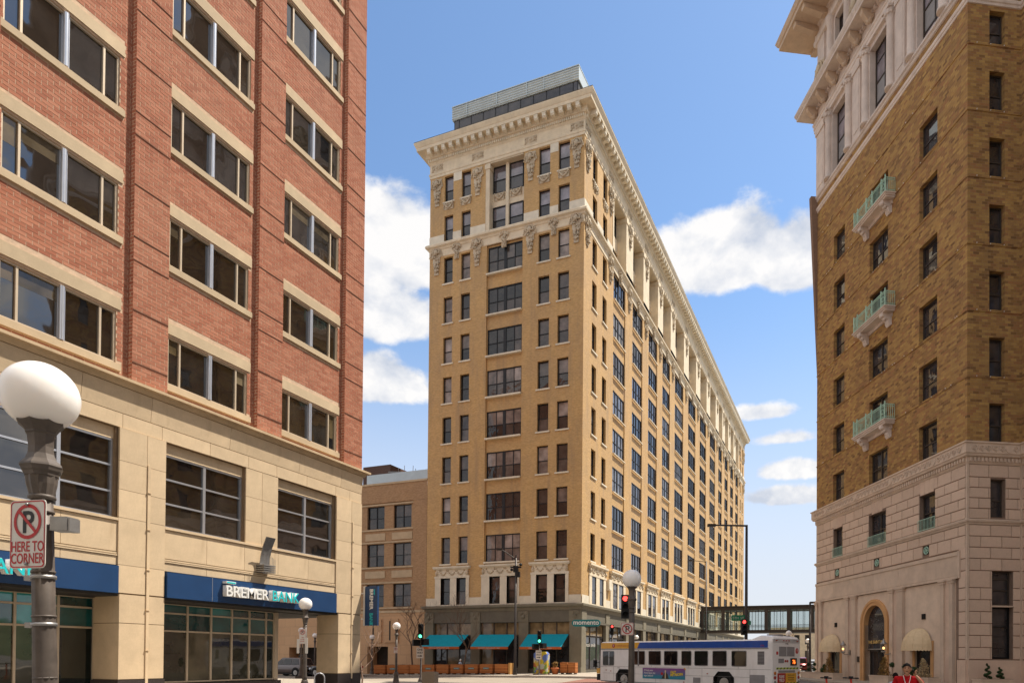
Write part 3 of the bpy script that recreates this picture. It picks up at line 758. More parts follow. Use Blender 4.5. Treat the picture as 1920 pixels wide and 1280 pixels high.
def relief(w, h, seed, crown=True):
    def f():
        r = random.Random(seed); mb = MB()
        # plain backing field, stepped downwards
        steps = [(w, 0, .35*h), (w*.78, .35*h, .55*h), (w*.62, .55*h, .75*h), (w*.45, .75*h, h)] if crown else [(w, 0, .5*h), (w*.7, .5*h, h)]
        for (ww, a, b) in steps: mb.box(-ww/2, ww/2, -.02, .05, -b, -a)
        if crown:
            mb.ball((0, -.16, -.30*h*.6), .2*w+.02, 12, 8, sc=(1, .6, 1.15))
            for i in range(15):
                t = PI*(i/14)*1.15-.24; mb.ball((math.cos(t)*.36*w, -.12, -.18*h+math.sin(t)*.36*w), .085, 6, 4, jit=.15)
        for i in range(46):
            t = r.random(); half = w*.46*(1-t*.72); x = r.uniform(-half, half); z = -.06*h-t*.9*h
            mb.ball((x, -.06-.07*r.random(), z), r.uniform(.055, .11), 6, 4, sc=(r.uniform(.7, 1.4), 1, r.uniform(.7, 1.5)), jit=.2)
        for s in (-1, 1):
            for i in range(7): t = i/6; mb.ball((s*(w*.35+w*.28*t), -.07, -.08*h-.22*h*t*t), .075, 6, 4, jit=.2)
        return mb.mesh('cartouche', [M_orn])
    return cached(('relief', w, h, seed, crown), f)
def relief2():
    def f():
        r = random.Random(9); mb = MB(); mb.box(-.62, .62, -.0, .02, -.36, .36); mb.tube((0, -.05, 0), (0, .02, 0), .24, .26, 14); mb.ball((0, -.05, 0), .13, 8, 6)
        for i in range(26):
            x = r.choice((-1, 1))*r.uniform(.28, .58); mb.ball((x, -.03, r.uniform(-.27, .27)), r.uniform(.04, .075), 6, 4, jit=.2)
        return mb.mesh('frieze_boss', [M_orn])
    return cached('boss', f)
def festoon(w, h):
    def f():
        r = random.Random(4); mb = MB(); mb.box(-w*.5, w*.5, -.01, .02, -h*.62, h*.5)
        for i in range(17):
            u = -1+2*i/16; mb.ball((u*w*.46, -.07, h*.36-h*.75*(1-u*u)), .075+.03*(1-abs(u)), 6, 4, jit=.2)
        for i in range(12): mb.ball((r.uniform(-.25, .25)*w, -.05, r.uniform(-.1, .4)*h), .06, 6, 4, jit=.2)
        for s in (-1, 1):
            for k in range(4): mb.ball((s*w*.48, -.06, h*(.4-.28*k)), .07, 6, 4, jit=.2)
        return mb.mesh('festoon', [M_orn])
    return cached(('fest', w, h), f)
tower()

def awnings():
    for i, (a, b, fa, fb, lab) in enumerate(((-15.55, -11.2, -15.1, -12.0, 'teal canvas awning over the left bay of the corner restaurant'), (-10.07, -6.2, -10.7, -6.75, 'teal canvas awning over the middle bay of the corner restaurant'), (-5.1, -1.1, -5.55, -1.55, 'teal canvas awning nearest the hanging momento sign'))):
        c = (a+b)/2; R = root('awning', lab, 'awning', (-21.63+c, 54.21, 2.45), 0, 'teal awnings over the corner restaurant')
        w = (b-a)/2-.02; mb = MB(); ou = 1.75
        nseg = 1
        mb.add([(-w, -.12, 1.36), (w, -.12, 1.36), (w, -ou, .22), (-w, -ou, .22), (-w, -.12, 1.33), (w, -.12, 1.33), (w, -ou, .19), (-w, -ou, .19)], [(0, 1, 2, 3), (4, 5, 6, 7), (0, 1, 5, 4), (2, 3, 7, 6), (0, 3, 7, 4), (1, 2, 6, 5)])
        mb.build('canopy', [M_teal], R)
        mb = MB(); mb.box(-w, w, -ou-.015, -ou+.015, 0, .215); mb.build('valance', [M_orangec], R)
        text('valance_lettering', 'MOMENTO RESTAURANT + BAR', .15, M_signw, R, (0, -ou-.02, .045), (PI/2, 0, 0), .001)
        for s in (-1, 1):
            mb = MB(); mb.add([(s*(w-.01), -.12, 1.34), (s*(w-.01), -ou, .2), (s*(w-.01), -.12, .3)], [(0, 1, 2)]); mb.tube((s*(w-.05), -.1, .3), (s*(w-.05), -ou+.03, .2), .02, .02, 6); mb.build('awning_side', [M_rubber], R)
awnings()

def momento_sign():
    R = root('hanging_sign', 'teal rounded blade sign reading momento at the corner of the tan tower', 'sign', (-20.7, 53.05, 4.4), math.radians(14))
    mb = MB(); pts = []
    for i in range(20):
        t = 2*PI*i/20; cx_ = .9 if math.cos(t) > 0 else -.9; pts.append((cx_+.33*math.cos(t), .3+.30*math.sin(t)))
    mb.extrude(pts, 'y', -.08, .08); mb.build('sign_panel', [M_signteal], R)
    text('sign_lettering', 'momento', .56, M_white, R, (.0, -.1, .17), (PI/2, 0, 0), .01, bold=.012)
    mb = MB(); mb.box(-.1, .95, -.1, .1, -.06, 0); mb.tube((.3, .05, .4), (-.2, 1.1, .55), .025, .025, 6); mb.build('bracket', [M_rubber], R)
momento_sign()

def M_darkbrick(): return MATS['dark_brown_brick'] if 'dark_brown_brick' in MATS else brick_mat('dark_brown_brick', [(.09, .05, .04), (.13, .07, .055)], (.16, .11, .09), .21, .068, .007)
# ------------------------------------------------------------------ low block beside the tower
def low_block():
    R = root('low_brick_building', 'four storey brown brick building joining the left side of the tan tower', 'building', (-21.63, 54.21, 0))
    F = Face('F', 0, 0.0); x0, x1 = -55, -16.02; mb = MB()
    wins = []; xs = []
    c = -18.93
    while c > x0+2: xs.append(c); c -= 3.2
    for z in (14.34, 10.6, 6.6):
        for c in xs: wins.append((c-1.05, c+1.05, z, z+2.25, .3))
    F.wall(mb, x0, x1, 6.2, 16.9, wins, o=-.12); mb.build('wall', [M_tan2], R)
    mb = MB(); F.wall(mb, x0, x1, 16.9, 18.7, [], o=0); F.box(mb, -17.6, -16.02, -.12, .01, 6.2, 16.88); mb.add([(x0, 0, 16.9), (x1, 0, 16.9), (x1, .12, 16.9), (x0, .12, 16.9)], [(0, 1, 2, 3)]); mb.add([(x0, .0, -1), (x0, 30, -1), (x0, 30, 18.7), (x0, 0, 18.7)], [(0, 1, 2, 3)]); mb.build('parapet', [M_tan2], R)
    mb = MB(); F.box(mb, x0, x1, -.3, .07, 18.68, 18.86); F.box(mb, x0, x1, -.05, .06, 6.0, 6.22); mb.build('coping', [M_lintel], R)
    mb = MB(); mb.box(x0, x1, .3, 25, 18.1, 18.3); mb.build('roof', [M_grey2], R)
    mb = MB()
    for z in (14.34, 10.6, 6.6):
        F.box(mb, x0, -17.6, -.12, -.02, z+2.3, z+2.45); F.box(mb, x0, -17.6, -.12, -.0, z-.2, z-.05)
        for c in xs: F.box(mb, c-1.2, c+1.2, -.12, -.06, z-1.15, z-.45)
    mb.build('stone_band', [M_lintel], R)
    for z in (14.34, 10.6, 6.6):
        for c in xs: window(F, R, c-1.05, c+1.05, z, z+2.25, .38, ((.5, .09),), ((.48, .06),), .07, M_black, M_gl_a, c > -27)
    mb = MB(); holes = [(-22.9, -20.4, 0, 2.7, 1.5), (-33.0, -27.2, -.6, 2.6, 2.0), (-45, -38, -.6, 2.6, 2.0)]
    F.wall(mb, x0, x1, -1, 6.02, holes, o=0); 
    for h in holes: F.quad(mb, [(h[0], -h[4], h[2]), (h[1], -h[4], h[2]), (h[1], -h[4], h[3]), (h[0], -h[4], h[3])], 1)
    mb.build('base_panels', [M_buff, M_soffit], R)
    for x in (-21.9, -19.9): 
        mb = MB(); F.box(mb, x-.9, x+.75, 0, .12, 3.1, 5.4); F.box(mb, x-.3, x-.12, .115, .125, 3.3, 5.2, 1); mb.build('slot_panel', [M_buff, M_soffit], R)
    mb = MB(); mb.box(-26.8, -25.2, -.02, .02, .3, 2.3); F.box(mb, -27.2, -24.9, -.05, .0, .0, 2.5, 1); mb.build('garage_door', [M_white, M_soffit], R)
    text('door_lettering', 'ROOSEVELT APTS', .22, M_blackp, R, (-26.0, -.06, .95), (PI/2, 0, 0), .002)
    mb = MB(); mb.tube((-31.2, -.05, 1.4), (-31.2, .05, 1.4), .55, .55, 20); mb.build('round_vent', [M_rubber], R)
    # plant boxes on the roof
    mb = MB(); mb.box(-32, -28.1, 10, 16, 18, 24.1); mb.build('roof_brick_house', [M_darkbrick()], R)
    mb = MB(); mb.box(-29.8, -26, 8, 12, 18, 22.4); mb.box(-24.3, -17, 3.2, 3.9, 18.3, 20.8); mb.build('roof_unit', [M_metalw], R)
    mb = MB()
    for i in range(9): mb.tube((-27.5+i*.45, 9, 18), (-27.5+i*.45+random.uniform(-.2, .2), 9, 22.4+random.uniform(0, 1.1)), .03, .03, 5)
    mb.tube((-27.6, 9, 22.9), (-23.8, 9, 22.5), .05, .05, 5); mb.build('roof_pipes', [M_poleg], R)
low_block()
# ------------------------------------------------------------------ red brick office block on the left
def M_jointdark(): return MATS['shadow_joint'] if 'shadow_joint' in MATS else solid('shadow_joint', (.13, .06, .04), .9, .1)
def office():
    X0 = -21.21
    R = root('brick_office_building', 'red brick office block with tan stone base and navy bank sign band, filling the left', 'building', (X0, 0, 0))
    E = Face('E'); TOP = 39.2; Y0, Y1 = 4.8, 25.31
    rec = -.2
    PIL = [(4.75, 5.95), (9.6, 10.8), (14.46, 15.66), (19.32, 20.52), (24.1, 25.31)]
    BAY = [(6.1, 9.25), (10.95, 14.08), (15.8, 19.0), (20.65, 23.82)]
    rows = [10.92+4.03*i for i in range(7)]
    WH = 1.62
    holes = [(a, b, z, z+WH, .14) for a, b in BAY for z in rows]
    # mortar sheet, brick parts and joined brickwork
    mb = MB(); E.wall(mb, Y0, Y1, 10.2, TOP, holes, o=rec)
    mb.build('mortar_wall', [M_mortar], R)
    for a, b in PIL:
        mb = MB(); E.box(mb, a+.01, b-.01, rec, -.012, 10.2, TOP, 1); E.box(mb, a+.004, a+.0095, rec, -.012, 10.4, TOP, 0); mb.build('pilaster', [M_redbrick_pat, M_mortar], R)
        mb = MB()
        for k in range(8):
            for t in (0, 1.68, 3.28):
                z = 11.08+4.03*k+t
                if z < TOP: E.box(mb, a+.01, b-.01, -.03, .008, z-.02, z+.016)
        o = mb.build('pilaster_joint', [M_jointdark()], R); o['kind'] = 'stuff'  # dark strips paint in the shade of the recessed grooves
    mb = MB()
    mb.add([(-.2, Y1, 10.2), (-26, Y1, 10.2), (-26, Y1, TOP), (-.2, Y1, TOP)], [(0, 1, 2, 3)]); mb.add([(-.2, Y0, 3.6), (-26, Y0, 3.6), (-26, Y0, TOP), (-.2, Y0, TOP)], [(0, 1, 2, 3)]); mb.add([(-26, Y0, 0), (-26, Y1, 0), (-26, Y1, TOP), (-26, Y0, TOP)], [(0, 1, 2, 3)])
    mb.build('side_wall', [M_redbrick_pat], R)
    mb = MB(); mb.box(-26, -.1, Y0, Y1, TOP-.1, TOP); mb.build('roof', [M_grey2], R)
    bw, bh, ch, cl = .300, .104, .12, .315
    near = []; far = []
    grooves = [11.08, 12.76, 14.36]
    def groove(z):
        q = (z-11.08) % 4.03
        return min(abs(q-t) for t in (0, 1.68, 3.28, 4.03)) < .035
    def lay(a, b, o, z0, z1, hl, pil):
        k = 0; z = z0+.006
        while z+bh < z1:
            if False: pass
            y = a-(k % 2)*cl/2
            while y < b:
                p, q = max(a, y+.005), min(b, y+bw)
                segs = [(p, q)]
                for h in hl:
                    if z+bh > h[2]-.01 and z < h[3]+.01:
                        ns = []
                        for (s, t) in segs:
                            if t <= h[0]-.0 or s >= h[1]: ns.append((s, t))
                            else:
                                if s < h[0]: ns.append((s, h[0]))
                                if t > h[1]: ns.append((h[1], t))
                        segs = ns
                for (s, t) in segs:
                    if t-s > .03:
                        rec_ = (s, t, o, z, z+bh)
                        (near if (y < 13.3 and z < 12.2 and 10.3 < z and y > 10.7 and len(near) < 290) else far).append(rec_)
                y += cl
            z += ch; k += 1
    xl = [(a-.14, b+.14, z+WH+.06, z+WH+.50, 0) for a, b in BAY for z in rows] + [(a-.14, b+.14, z-.26, z-.01, 0) for a, b in BAY for z in rows]
    for i in range(4): lay(PIL[i][1], PIL[i+1][0], rec, 10.4, TOP, holes+xl, False)
    for i, (a, b) in enumerate(PIL): lay(a, b, -.012, 10.4, TOP, [], True)
    rr = random.Random(5)
    def tint():
        t = rr.random(); c = [(.375, .142, .083), (.41, .165, .098), (.44, .187, .115), (.345, .125, .073), (.39, .152, .09)][int(t*5)]; k = rr.uniform(.94, 1.06); return tuple(x*k for x in c)
    def emit(lst, name):
        V = []; Fc = []; T = []
        for (a, b, o, z0, z1) in lst:
            k = len(V); o1 = o+.006+rr.uniform(-.002, .002); o0 = o-.01
            V += [(o0, a, z0), (o0, b, z0), (o0, b, z1), (o0, a, z1), (o1, a, z0), (o1, b, z0), (o1, b, z1), (o1, a, z1)]
            Fc += [(k+4, k+5, k+6, k+7), (k, k+1, k+5, k+4), (k+3, k+2, k+6, k+7), (k, k+3, k+7, k+4), (k+1, k+2, k+6, k+5)]
            T += [tint()]*5
        me = bpy.data.meshes.new(name); me.from_pydata(V, [], Fc); me.materials.append(M_redbrick)
        at = me.color_attributes.new('tint', 'FLOAT_COLOR', 'CORNER'); buf = []
        for t in T: buf += [t[0], t[1], t[2], 1.0]*4
        at.data.foreach_set('color', buf); me.update(); return me
    fb = put('brickwork', emit(far, 'brickwork'), R); fb['kind'] = 'stuff'
    pool = {}
    for (a, b, o, z0, z1) in near:
        w = round(b-a, 2); key = (w, rr.randrange(6))
        if key not in pool: pool[key] = emit([(-w/2, w/2, 0, 0, bh)], 'brick')
        put('brick', pool[key], R, (o, (a+b)/2, z0))
    # pilaster returns
    # lintels, sills
    for a, b in BAY:
        for z in rows:
            E.put('lintel', box_mesh('lintel', b-a+.26, .055, .37, M_lintel), R, (a+b)/2, rec-.02, z+WH+.07)
            E.put('sill', box_mesh('sill', b-a+.26, .10, .21, M_lintel), R, (a+b)/2, rec-.02, z-.245)
            gl = lambda i, j: M_gl_office
            f = MB(); w = b-a; h = WH
            def fr():
                mb = MB(); 
                for x in (-w/2, w/2-.055): mb.box(x, x+.055, -.1, 0, 0, h)
                mb.box(-w/2, w/2, -.1, 0, 0, .05); mb.box(-w/2, w/2, -.1, 0, h-.06, h)
                for x in (-w/2+w*.145, w/2-w*.145): mb.box(x-.03, x+.03, -.1, 0, .05, h-.06)
                return mb.mesh('window', [M_tanframe])
            wn = E.put('window', cached(('ofr', round(w, 2)), fr), R, (a+b)/2, rec-.14, z)
            def mul():
                mb = MB(); mb.box(-.075, .075, -.05, 0, .03, h-.03); mb.tube((.01, -.10, .02), (.01, -.10, h-.02), .075, .075, 14); mb.box(.075, .12, -.08, 0, .03, h-.03); return mb.mesh('mullion', [M_alu])
            put('mullion', cached('omul', mul), wn, (0, -.02, 0))
            cs = [(-w/2+.055, -w/2+w*.145-.03), (-w/2+w*.145+.03, -.075), (.075, w/2-w*.145-.03), (w/2-w*.145+.03, w/2-.055)]
            for (p, q) in cs: put('pane', pane_mesh(q-p, h-.11, M_gl_office), wn, ((p+q)/2, -.03, .05))
            # drawn shades behind the glass in the lowest rows read as paler upper panels
            if rr.random() < (.8 if z < 16 else .35):
                for (p, q) in rr.sample(cs, rr.choice((1, 2, 2))):
                    hh_ = rr.choice((.28, .45, .62))*h; put('roller_shade', pane_mesh(q-p, hh_, M_gl_blind), wn, ((p+q)/2, -.034, h-.06-hh_))
    # ---- stone base: cornice, frieze, bands
    mb = MB(); pth = [(-26, Y1), (-26, Y1)]
    path = [(0, Y0), (0, Y1), (-26, Y1)]
    prof = [(0, 10.13), (.10, 10.15), (.12, 10.2), (.16, 10.26), (.17, 10.29), (.29, 10.30), (.29, 10.385), (-.2, 10.42)]
    mb.mould(prof, path); mb.build('cornice', [M_limecov], R)
    mb = MB(); mb.box(-26, -.02, Y0, Y1-.02, 3.62, 10.3); 
    # cut: only a backing slab behind the panels
    mb = MB(); W2 = [(6.1, 9.2), (10.95, 14.02), (15.66, 18.8), (20.42, 23.55)]
    hl = [(a, b, 6.04, 8.86, .3) for a, b in W2]
    E.wall(mb, Y0, Y1, 3.62, 10.14, hl, o=-.06); mb.add([(-.06, Y1-.06, 3.62), (-26, Y1-.06, 3.62), (-26, Y1-.06, 10.3), (-.06, Y1-.06, 10.3)], [(0, 1, 2, 3)]); mb.build('base_backing', [M_limej], R)
    def panel(a, b, z0, z1, o=0., top=0.):
        key = ('pan', round(b-a, 2), round(z1-z0, 2), round(top, 2))
        def f():
            mb = MB(); w = (b-a)/2-.007; h = z1-z0-.012
            mb.hexa([(-w, 0, 0), (w, 0, 0), (w, .07, 0), (-w, .07, 0), (-w, -top, h), (w, -top, h), (w, .07, h), (-w, .07, h)]); return mb.mesh('stone_panel', [M_lime])
        E.put('stone_panel', cached(key, f), R, (a+b)/2, o, z0+.006)
    jx = [4.8, 7.6, 10.35, 12.95, 15.1, 18.1, 21.45, 23.9, 25.3]
    for a, b in zip(jx[:-1], jx[1:]): panel(a, b, 9.34, 10.13, .0, .09)
    jx = [4.8, 6.3, 9.1, 10.8, 12.6, 14.2, 15.5, 17.3, 18.95, 20.3, 21.9, 23.6, 24.5, 25.3]
    for a, b in zip(jx[:-1], jx[1:]): panel(a, b, 8.88, 9.33, .0)
    zj = [3.7, 4.58, 6.06, 6.94, 7.84, 8.87]
    big = [(4.8, 6.0), (9.35, 10.85), (14.08, 15.62), (23.62, 25.29)]
    for a, b in big:
        for z0, z1 in zip(zj[:-1], zj[1:]):
            m_ = a+(b-a)*.58; panel(a, m_, z0, z1, .05); panel(m_, b, z0, z1, .05)
    for a, b in ((18.84, 19.6), (19.6, 20.38)):
        for z0, z1 in ((5.98, 6.9), (6.9, 7.8), (7.8, 8.87)): panel(a, b, z0, z1, .0)
    for a, b in ((6.0, 9.35), (10.85, 14.08), (15.62, 23.62)):
        n = max(2, round((b-a)/1.65)); 
        for i in range(n): panel(a+(b-a)*i/n, a+(b-a)*(i+1)/n, 4.98, 5.94, .0); panel(a+(b-a)*i/n, a+(b-a)*(i+1)/n, 4.56, 4.84, .0)
        mb = MB(); E.box(mb, a, b, -.06, .03, 4.85, 4.89); E.box(mb, a, b, -.06, .015, 4.91, 4.96); E.box(mb, a, b, -.06, .05, 5.95, 6.03); mb.build('stone_string', [M_lime], R)
    for a, b in W2:
        cols = ((.5, .1),)
        E.put('window_header', box_mesh('window_header', b-a, .1, .36, M_lime), R, (a+b)/2, -.25, 8.5)
        w = window(E, R, a, b, 6.04, 8.5, .26, cols, ((1/3, .06), (2/3, .06)), .06, M_alu, M_gl_office, True)
    # ---- street level piers
    for a, b in ((4.8, 6.0), (9.35, 10.85), (14.14, 15.62), (23.8, 25.25)):
        mb = MB(); m_ = a+(b-a)*.6
        mb.box(-1.15, .03, a+.01, b-.01, -.3, 3.7, 1)
        for z0, z1 in ((1.0, 2.75), (2.77, 3.66)):
            mb.box(-1.16, .05, a, m_-.015, z0, z1); mb.box(-1.16, .05, m_+.015, b, z0, z1); mb.box(-1.16, .04, m_-.02, m_+.02, z0, z1, 1)
        mb.build('pier', [M_lime, M_limej], R)
        mb = MB(); mb.box(-1.2, .08, a-.03, m_-.01, -.3, .97); mb.box(-1.2, .08, m_+.01, b+.03, -.3, .97); mb.build('pier_plinth', [M_granite], R)
        mb = MB(); mb.box(.05, .085, m_-.045, m_+.045, .75, 7.9)
        for z in (1.9, 3.2, 4.5, 5.8, 7.0): mb.box(.05, .11, m_-.06, m_+.06, z, z+.03)
        mb.build('conduit', [M_lime], R)
    # deeper row of piers and the core behind, leaving the corner arcade open
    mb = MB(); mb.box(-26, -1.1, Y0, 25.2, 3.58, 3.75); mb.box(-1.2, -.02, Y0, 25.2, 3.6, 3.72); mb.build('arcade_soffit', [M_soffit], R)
    # ---- sign band
    mb = MB(); mb.box(-.05, .13, 6.0, 14.06, 3.68, 4.53); mb.box(-.05, .13, 15.66, 23.6, 3.68, 4.53); mb.build('sign_band', [M_band], R)
    mb = MB(); mb.box(.13, .134, 17.35, 17.365, 3.69, 4.52); mb.box(.13, .134, 9.95, 9.965, 3.69, 4.52); mb.build('band_joint', [M_alu], R)
    def lettering(y):
        text('bank_lettering', 'BREMER', .56, M_white, R, (.24, y, 3.915), (PI/2, 0, PI/2), .10, bold=.006, align='LEFT', sx=.97)
        text('bank_lettering', 'BANK', .56, M_cyan, R, (.34, y+2.08, 3.915), (PI/2, 0, PI/2), .006, bold=.004, align='LEFT', sx=.93)
        text('bank_lettering', 'BANK', .56, M_white, R, (.23, y+2.08, 3.915), (PI/2, 0, PI/2), .10, bold=.012, align='LEFT', sx=.93)
        mb = MB(); mb.box(.14, .34, y+.02, y+.42, 4.37, 4.45); mb.box(.34, .347, y+.04, y+.40, 4.38, 4.43, 1); mb.build('logo_bar', [M_white, M_cyan], R)
    lettering(17.74); lettering(8.3)
    # ---- storefront glazing set back
    gx = -1.35; G = Face('E', gx)
    ym = [15.6, 16.5, 17.52, 18.5, 19.42, 20.25, 21.08, 21.5]; zm = [.8, 2.62, 3.25, 3.58]
    def shop(ym):
        for i in range(len(ym)-1):
            a, b = ym[i], ym[i+1]
            wn = G.put('storefront_bay', cached(('sfb', round(b-a, 2)), lambda: _sf(b-a, zm)), R, (a+b)/2, 0, 0)
            for j in range(3):
                mt = M_gl_shop if j == 0 else M_gl_teal
                put('pane', pane_mesh(b-a-.06, zm[j+1]-zm[j]-.06, mt), wn, (0, -.02, zm[j]+.03))
    def _sf(w, zm):
        mb = MB(); 
        for x in (-w/2, w/2-.035): mb.box(x, x+.035, -.07, 0, zm[0], 3.58)
        for z in zm: mb.box(-w/2, w/2, -.06, 0, z-.03, z+.03)
        return mb.mesh('storefront_bay', [M_tanframe])
    shop(ym)
    shop([5.0, 6.2, 7.4, 8.6, 9.8, 10.95, 12.05, 13.2, 14.25, 15.55])
    mb = MB(); mb.box(gx-.06, gx+.1, 21.5, 21.68, .7, 3.6); mb.build('corner_mullion', [M_tanframe], R)
    mb = MB(); mb.box(gx-.3, gx+.16, Y0, 21.8, -.3, .74); mb.build('storefront_plinth', [M_granite], R)
    mb = MB(); mb.box(-26, gx-.05, 21.45, 21.6, 0, 3.6); mb.box(gx-4, gx-3.9, Y0, 21.4, 0, 3.6); mb.build('arcade_return_wall', [M_gl_dark], R)
    # ---- wall lamp
    mb = MB()
    y0 = 19.62
    for z in (5.0, 5.08, 5.16, 5.24): mb.box(.0, .42, y0-.28, y0+.28, z-.02, z+.02)
    for i in range(9): mb.tube((.40, y0-.27+i*.067, 4.9), (.40, y0-.27+i*.067, 5.75-.03*i), .008, .008, 4)
    pts = [(.10, 5.2), (.16, 5.6), (.26, 5.95), (.44, 6.32)]
    for (p, q) in zip(pts[:-1], pts[1:]):
        mb.hexa([(p[0], y0-.22, p[1]), (p[0]+.03, y0-.22, p[1]), (p[0]+.03, y0+.22, p[1]), (p[0], y0+.22, p[1]), (q[0], y0-.22, q[1]), (q[0]+.03, y0-.22, q[1]), (q[0]+.03, y0+.22, q[1]), (q[0], y0+.22, q[1])])
    mb.build('wall_lamp', [M_poleg], R)
    return R
office()

def blade_sign():
    R = root('blade_sign', 'narrow navy vertical banner sign reading BREMER BANK on the office block corner', 'sign', (-20.98, 25.46, 3.2), 0)
    mb = MB(); mb.box(-.04, .66, -.06, .06, 0, 1.82); mb.build('sign_panel', [M_band], R)
    mb = MB(); mb.box(-.14, -.05, -.07, .07, -.01, 1.83); mb.tube((-.3, 0, .3), (-.1, 0, .3), .03); mb.tube((-.3, 0, 1.5), (-.1, 0, 1.5), .03); mb.build('bracket', [M_signw], R)
    text('sign_lettering', 'BREMER', .27, M_white, R, (.23, -.065, 1.70), (PI/2, PI/2, 0), .004, bold=.006, align='LEFT')
    text('sign_lettering', 'BANK', .27, M_cyan, R, (.23, -.065, .58), (PI/2, PI/2, 0), .004, bold=.004, align='LEFT', sx=.82)
    mb = MB(); mb.box(.46, .50, -.07, -.06, 1.42, 1.68); mb.build('logo_bar', [M_cyan], R)
blade_sign()
# ------------------------------------------------------------------ brown brick hotel on the right
HA = (5.945, 40.755); HR = .49592
def hpt(v_, u_, z=0):      # hotel frame -> world
    return (HA[0]+v_*math.cos(HR)-u_*math.sin(HR), HA[1]+v_*math.sin(HR)+u_*math.cos(HR), z)
def hotel():
    R = root('brick_hotel_building', 'brown brick hotel with rusticated limestone base, green balconies and columned top storeys', 'building', (HA[0], HA[1], 0), HR)
    W = Face('W'); F = Face('F'); L = 17.35; FW = 3.16
    G = -10.5; FX = 26                # forward wing
    W2 = Face('W', FW, 0); F2 = Face('F', 0, G)
    rows = [13.5, 17.06, 20.66, 24.28, 27.92, 31.55]; WH = 2.14
    cols = [(2.52, 4.2), (7.5, 9.7), (13.05, 14.68)]; fcol = (1.28, 2.2)
    TZ = 37.3
    def opn(c, d=.38): return [(c[0], c[1], z, z+WH, d) for z in rows]
    hl = [h for c in cols for h in opn(c)]; hf = opn(fcol)+[(fcol[0], fcol[1], 35.15, 37.0, .38)]
    mb = MB(); W.wall(mb, 0, L, 13.38, 38.4, hl); F.wall(mb, 0, FW, 13.38, 38.4, hf)
    wc = [(-2.6, -1.4), (-6.2, -4.6), (-9.4, -8.2)]; hw = [h for c in wc for h in opn(c)]
    W2.wall(mb, G, 0, 13.38, 38.4, hw)
    fc2 = [(FW+1.2+i*2.9, FW+2.6+i*2.9) for i in range(7)]; hf2 = [h for c in fc2 for h in opn(c)]
    F2.wall(mb, FW, FX, 13.38, 38.4, hf2)
    mb.add([(0, L, 0), (FX, L, 0), (FX, L, 52), (0, L, 52)], [(0, 1, 2, 3)]); mb.add([(FX, L, 0), (FX, G, 0), (FX, G, 52), (FX, L, 52)], [(0, 1, 2, 3)])
    mb.build('wall', [M_hot], R)
    mb = MB(); mb.add([(0.05, 0.05, 51.5), (0.05, L, 51.5), (FX, L, 51.5), (FX, G, 51.5), (FW, G, 51.5), (FW, .05, 51.5)], [(0, 1, 2, 3, 4, 5)]); mb.build('roof', [M_grey2], R)
    # windows
    for ci, c in enumerate(cols):
        cc = ((.5, .09),) if ci == 1 else ()
        for z in rows: window(W, R, c[0], c[1], z+.02, z+WH, .34, cc, ((.46, .06),), .08, M_brownframe, M_gl_dark, True, (.02, .06, .07, M_hot))
    for z in rows+[35.15]: window(F, R, fcol[0], fcol[1], z+.02, z+(WH if z < 35 else 1.85), .34, (), ((.46, .06),), .07, M_brownframe, M_gl_dark, True, (.02, .06, .07, M_hot))
    for c in wc:
        for z in rows: window(W2, R, c[0], c[1], z, z+WH, .34, (), ((.46, .06),), .08, M_brownframe, M_gl_dark, False)
    for c in fc2:
        for z in rows: window(F2, R, c[0], c[1], z, z+WH, .34, (), ((.46, .06),), .08, M_brownframe, M_gl_dark, False)
    pth = [(3, L), (0, L), (0, 0), (FW, 0), (FW, G), (FX, G)]
    # note: outside lies on the right when walking from the far end towards the corner
    def band(name, prof, mat): mb = MB(); mb.mould(prof, pth); return mb.build(name, [mat], R)
    for z in [17.0, 20.58, 24.2, 27.84, 31.46, 35.08]:
        band('string_course', [(0, z-.05), (.035, z-.04), (.045, z+.01), (0, z+.03)], M_hot)
    mb = MB(); rs = random.Random(2)
    for z in [17.0, 20.58, 24.2, 27.84, 31.46, 35.08]:
        for k in range(13): y = rs.uniform(.3, L-.3); mb.box(-.06, -.03, y, y+.04, z+.02, z+.07)
        for x in (.5, 1.3, 2.1): mb.box(x, x+.04, -.06, -.03, z+.02, z+.07)
    o = mb.build('bird_wire_studs', [M_signw], R); o['kind'] = 'stuff'
    band('upper_moulding', [(0, 37.25), (.05, 37.27), (.07, 37.38), (.12, 37.42), (.15, 37.55), (.13, 37.6), (.05, 37.64), (0, 37.66)], M_htop)
    band('sill_course', [(0, 38.12), (.08, 38.16), (.12, 38.3), (.2, 38.36), (.2, 38.5), (0, 38.56)], M_htop)
    # wave band cornice
    band('wave_cornice', [(0, 12.3), (.04, 12.34), (.08, 12.42), (.08, 12.66), (.22, 12.7), (.25, 12.8), (.30, 12.84), (.30, 13.34), (.36, 13.36), (.36, 13.44), (0, 13.46)], M_hstone2)
    band('ledge', [(0, 9.06), (.04, 9.08), (.06, 9.16), (.12, 9.2), (.14, 9.3), (.1, 9.34), (0, 9.38)], M_hstone2)
    mb = MB(); s = .22
    for i in range(int(L/s)): W.box(mb, .05+i*s, .05+i*s+.12, .06, .17, 12.44, 12.64)
    for i in range(int(FW/s)): F.box(mb, .05+i*s, .05+i*s+.12, .06, .17, 12.44, 12.64)
    o = mb.build('dentils', [M_hstone2], R); o['kind'] = 'stuff'
    def scroll():
        mb = MB(); pts = []
        for i in range(15):
            t = i/14*PI*3.1; r = .15*(1-i/17); pts.append((-r*math.cos(t)+.02, -.012, .25+r*math.sin(t)))
        mb.path([(.24, -.012, .42), (.16, -.012, .2), (.05, -.012, .08), (-.13, -.012, .2)]+pts[1:], .02, 5); return mb.mesh('scroll', [M_hstone2])
    sm = scroll(); n = 40
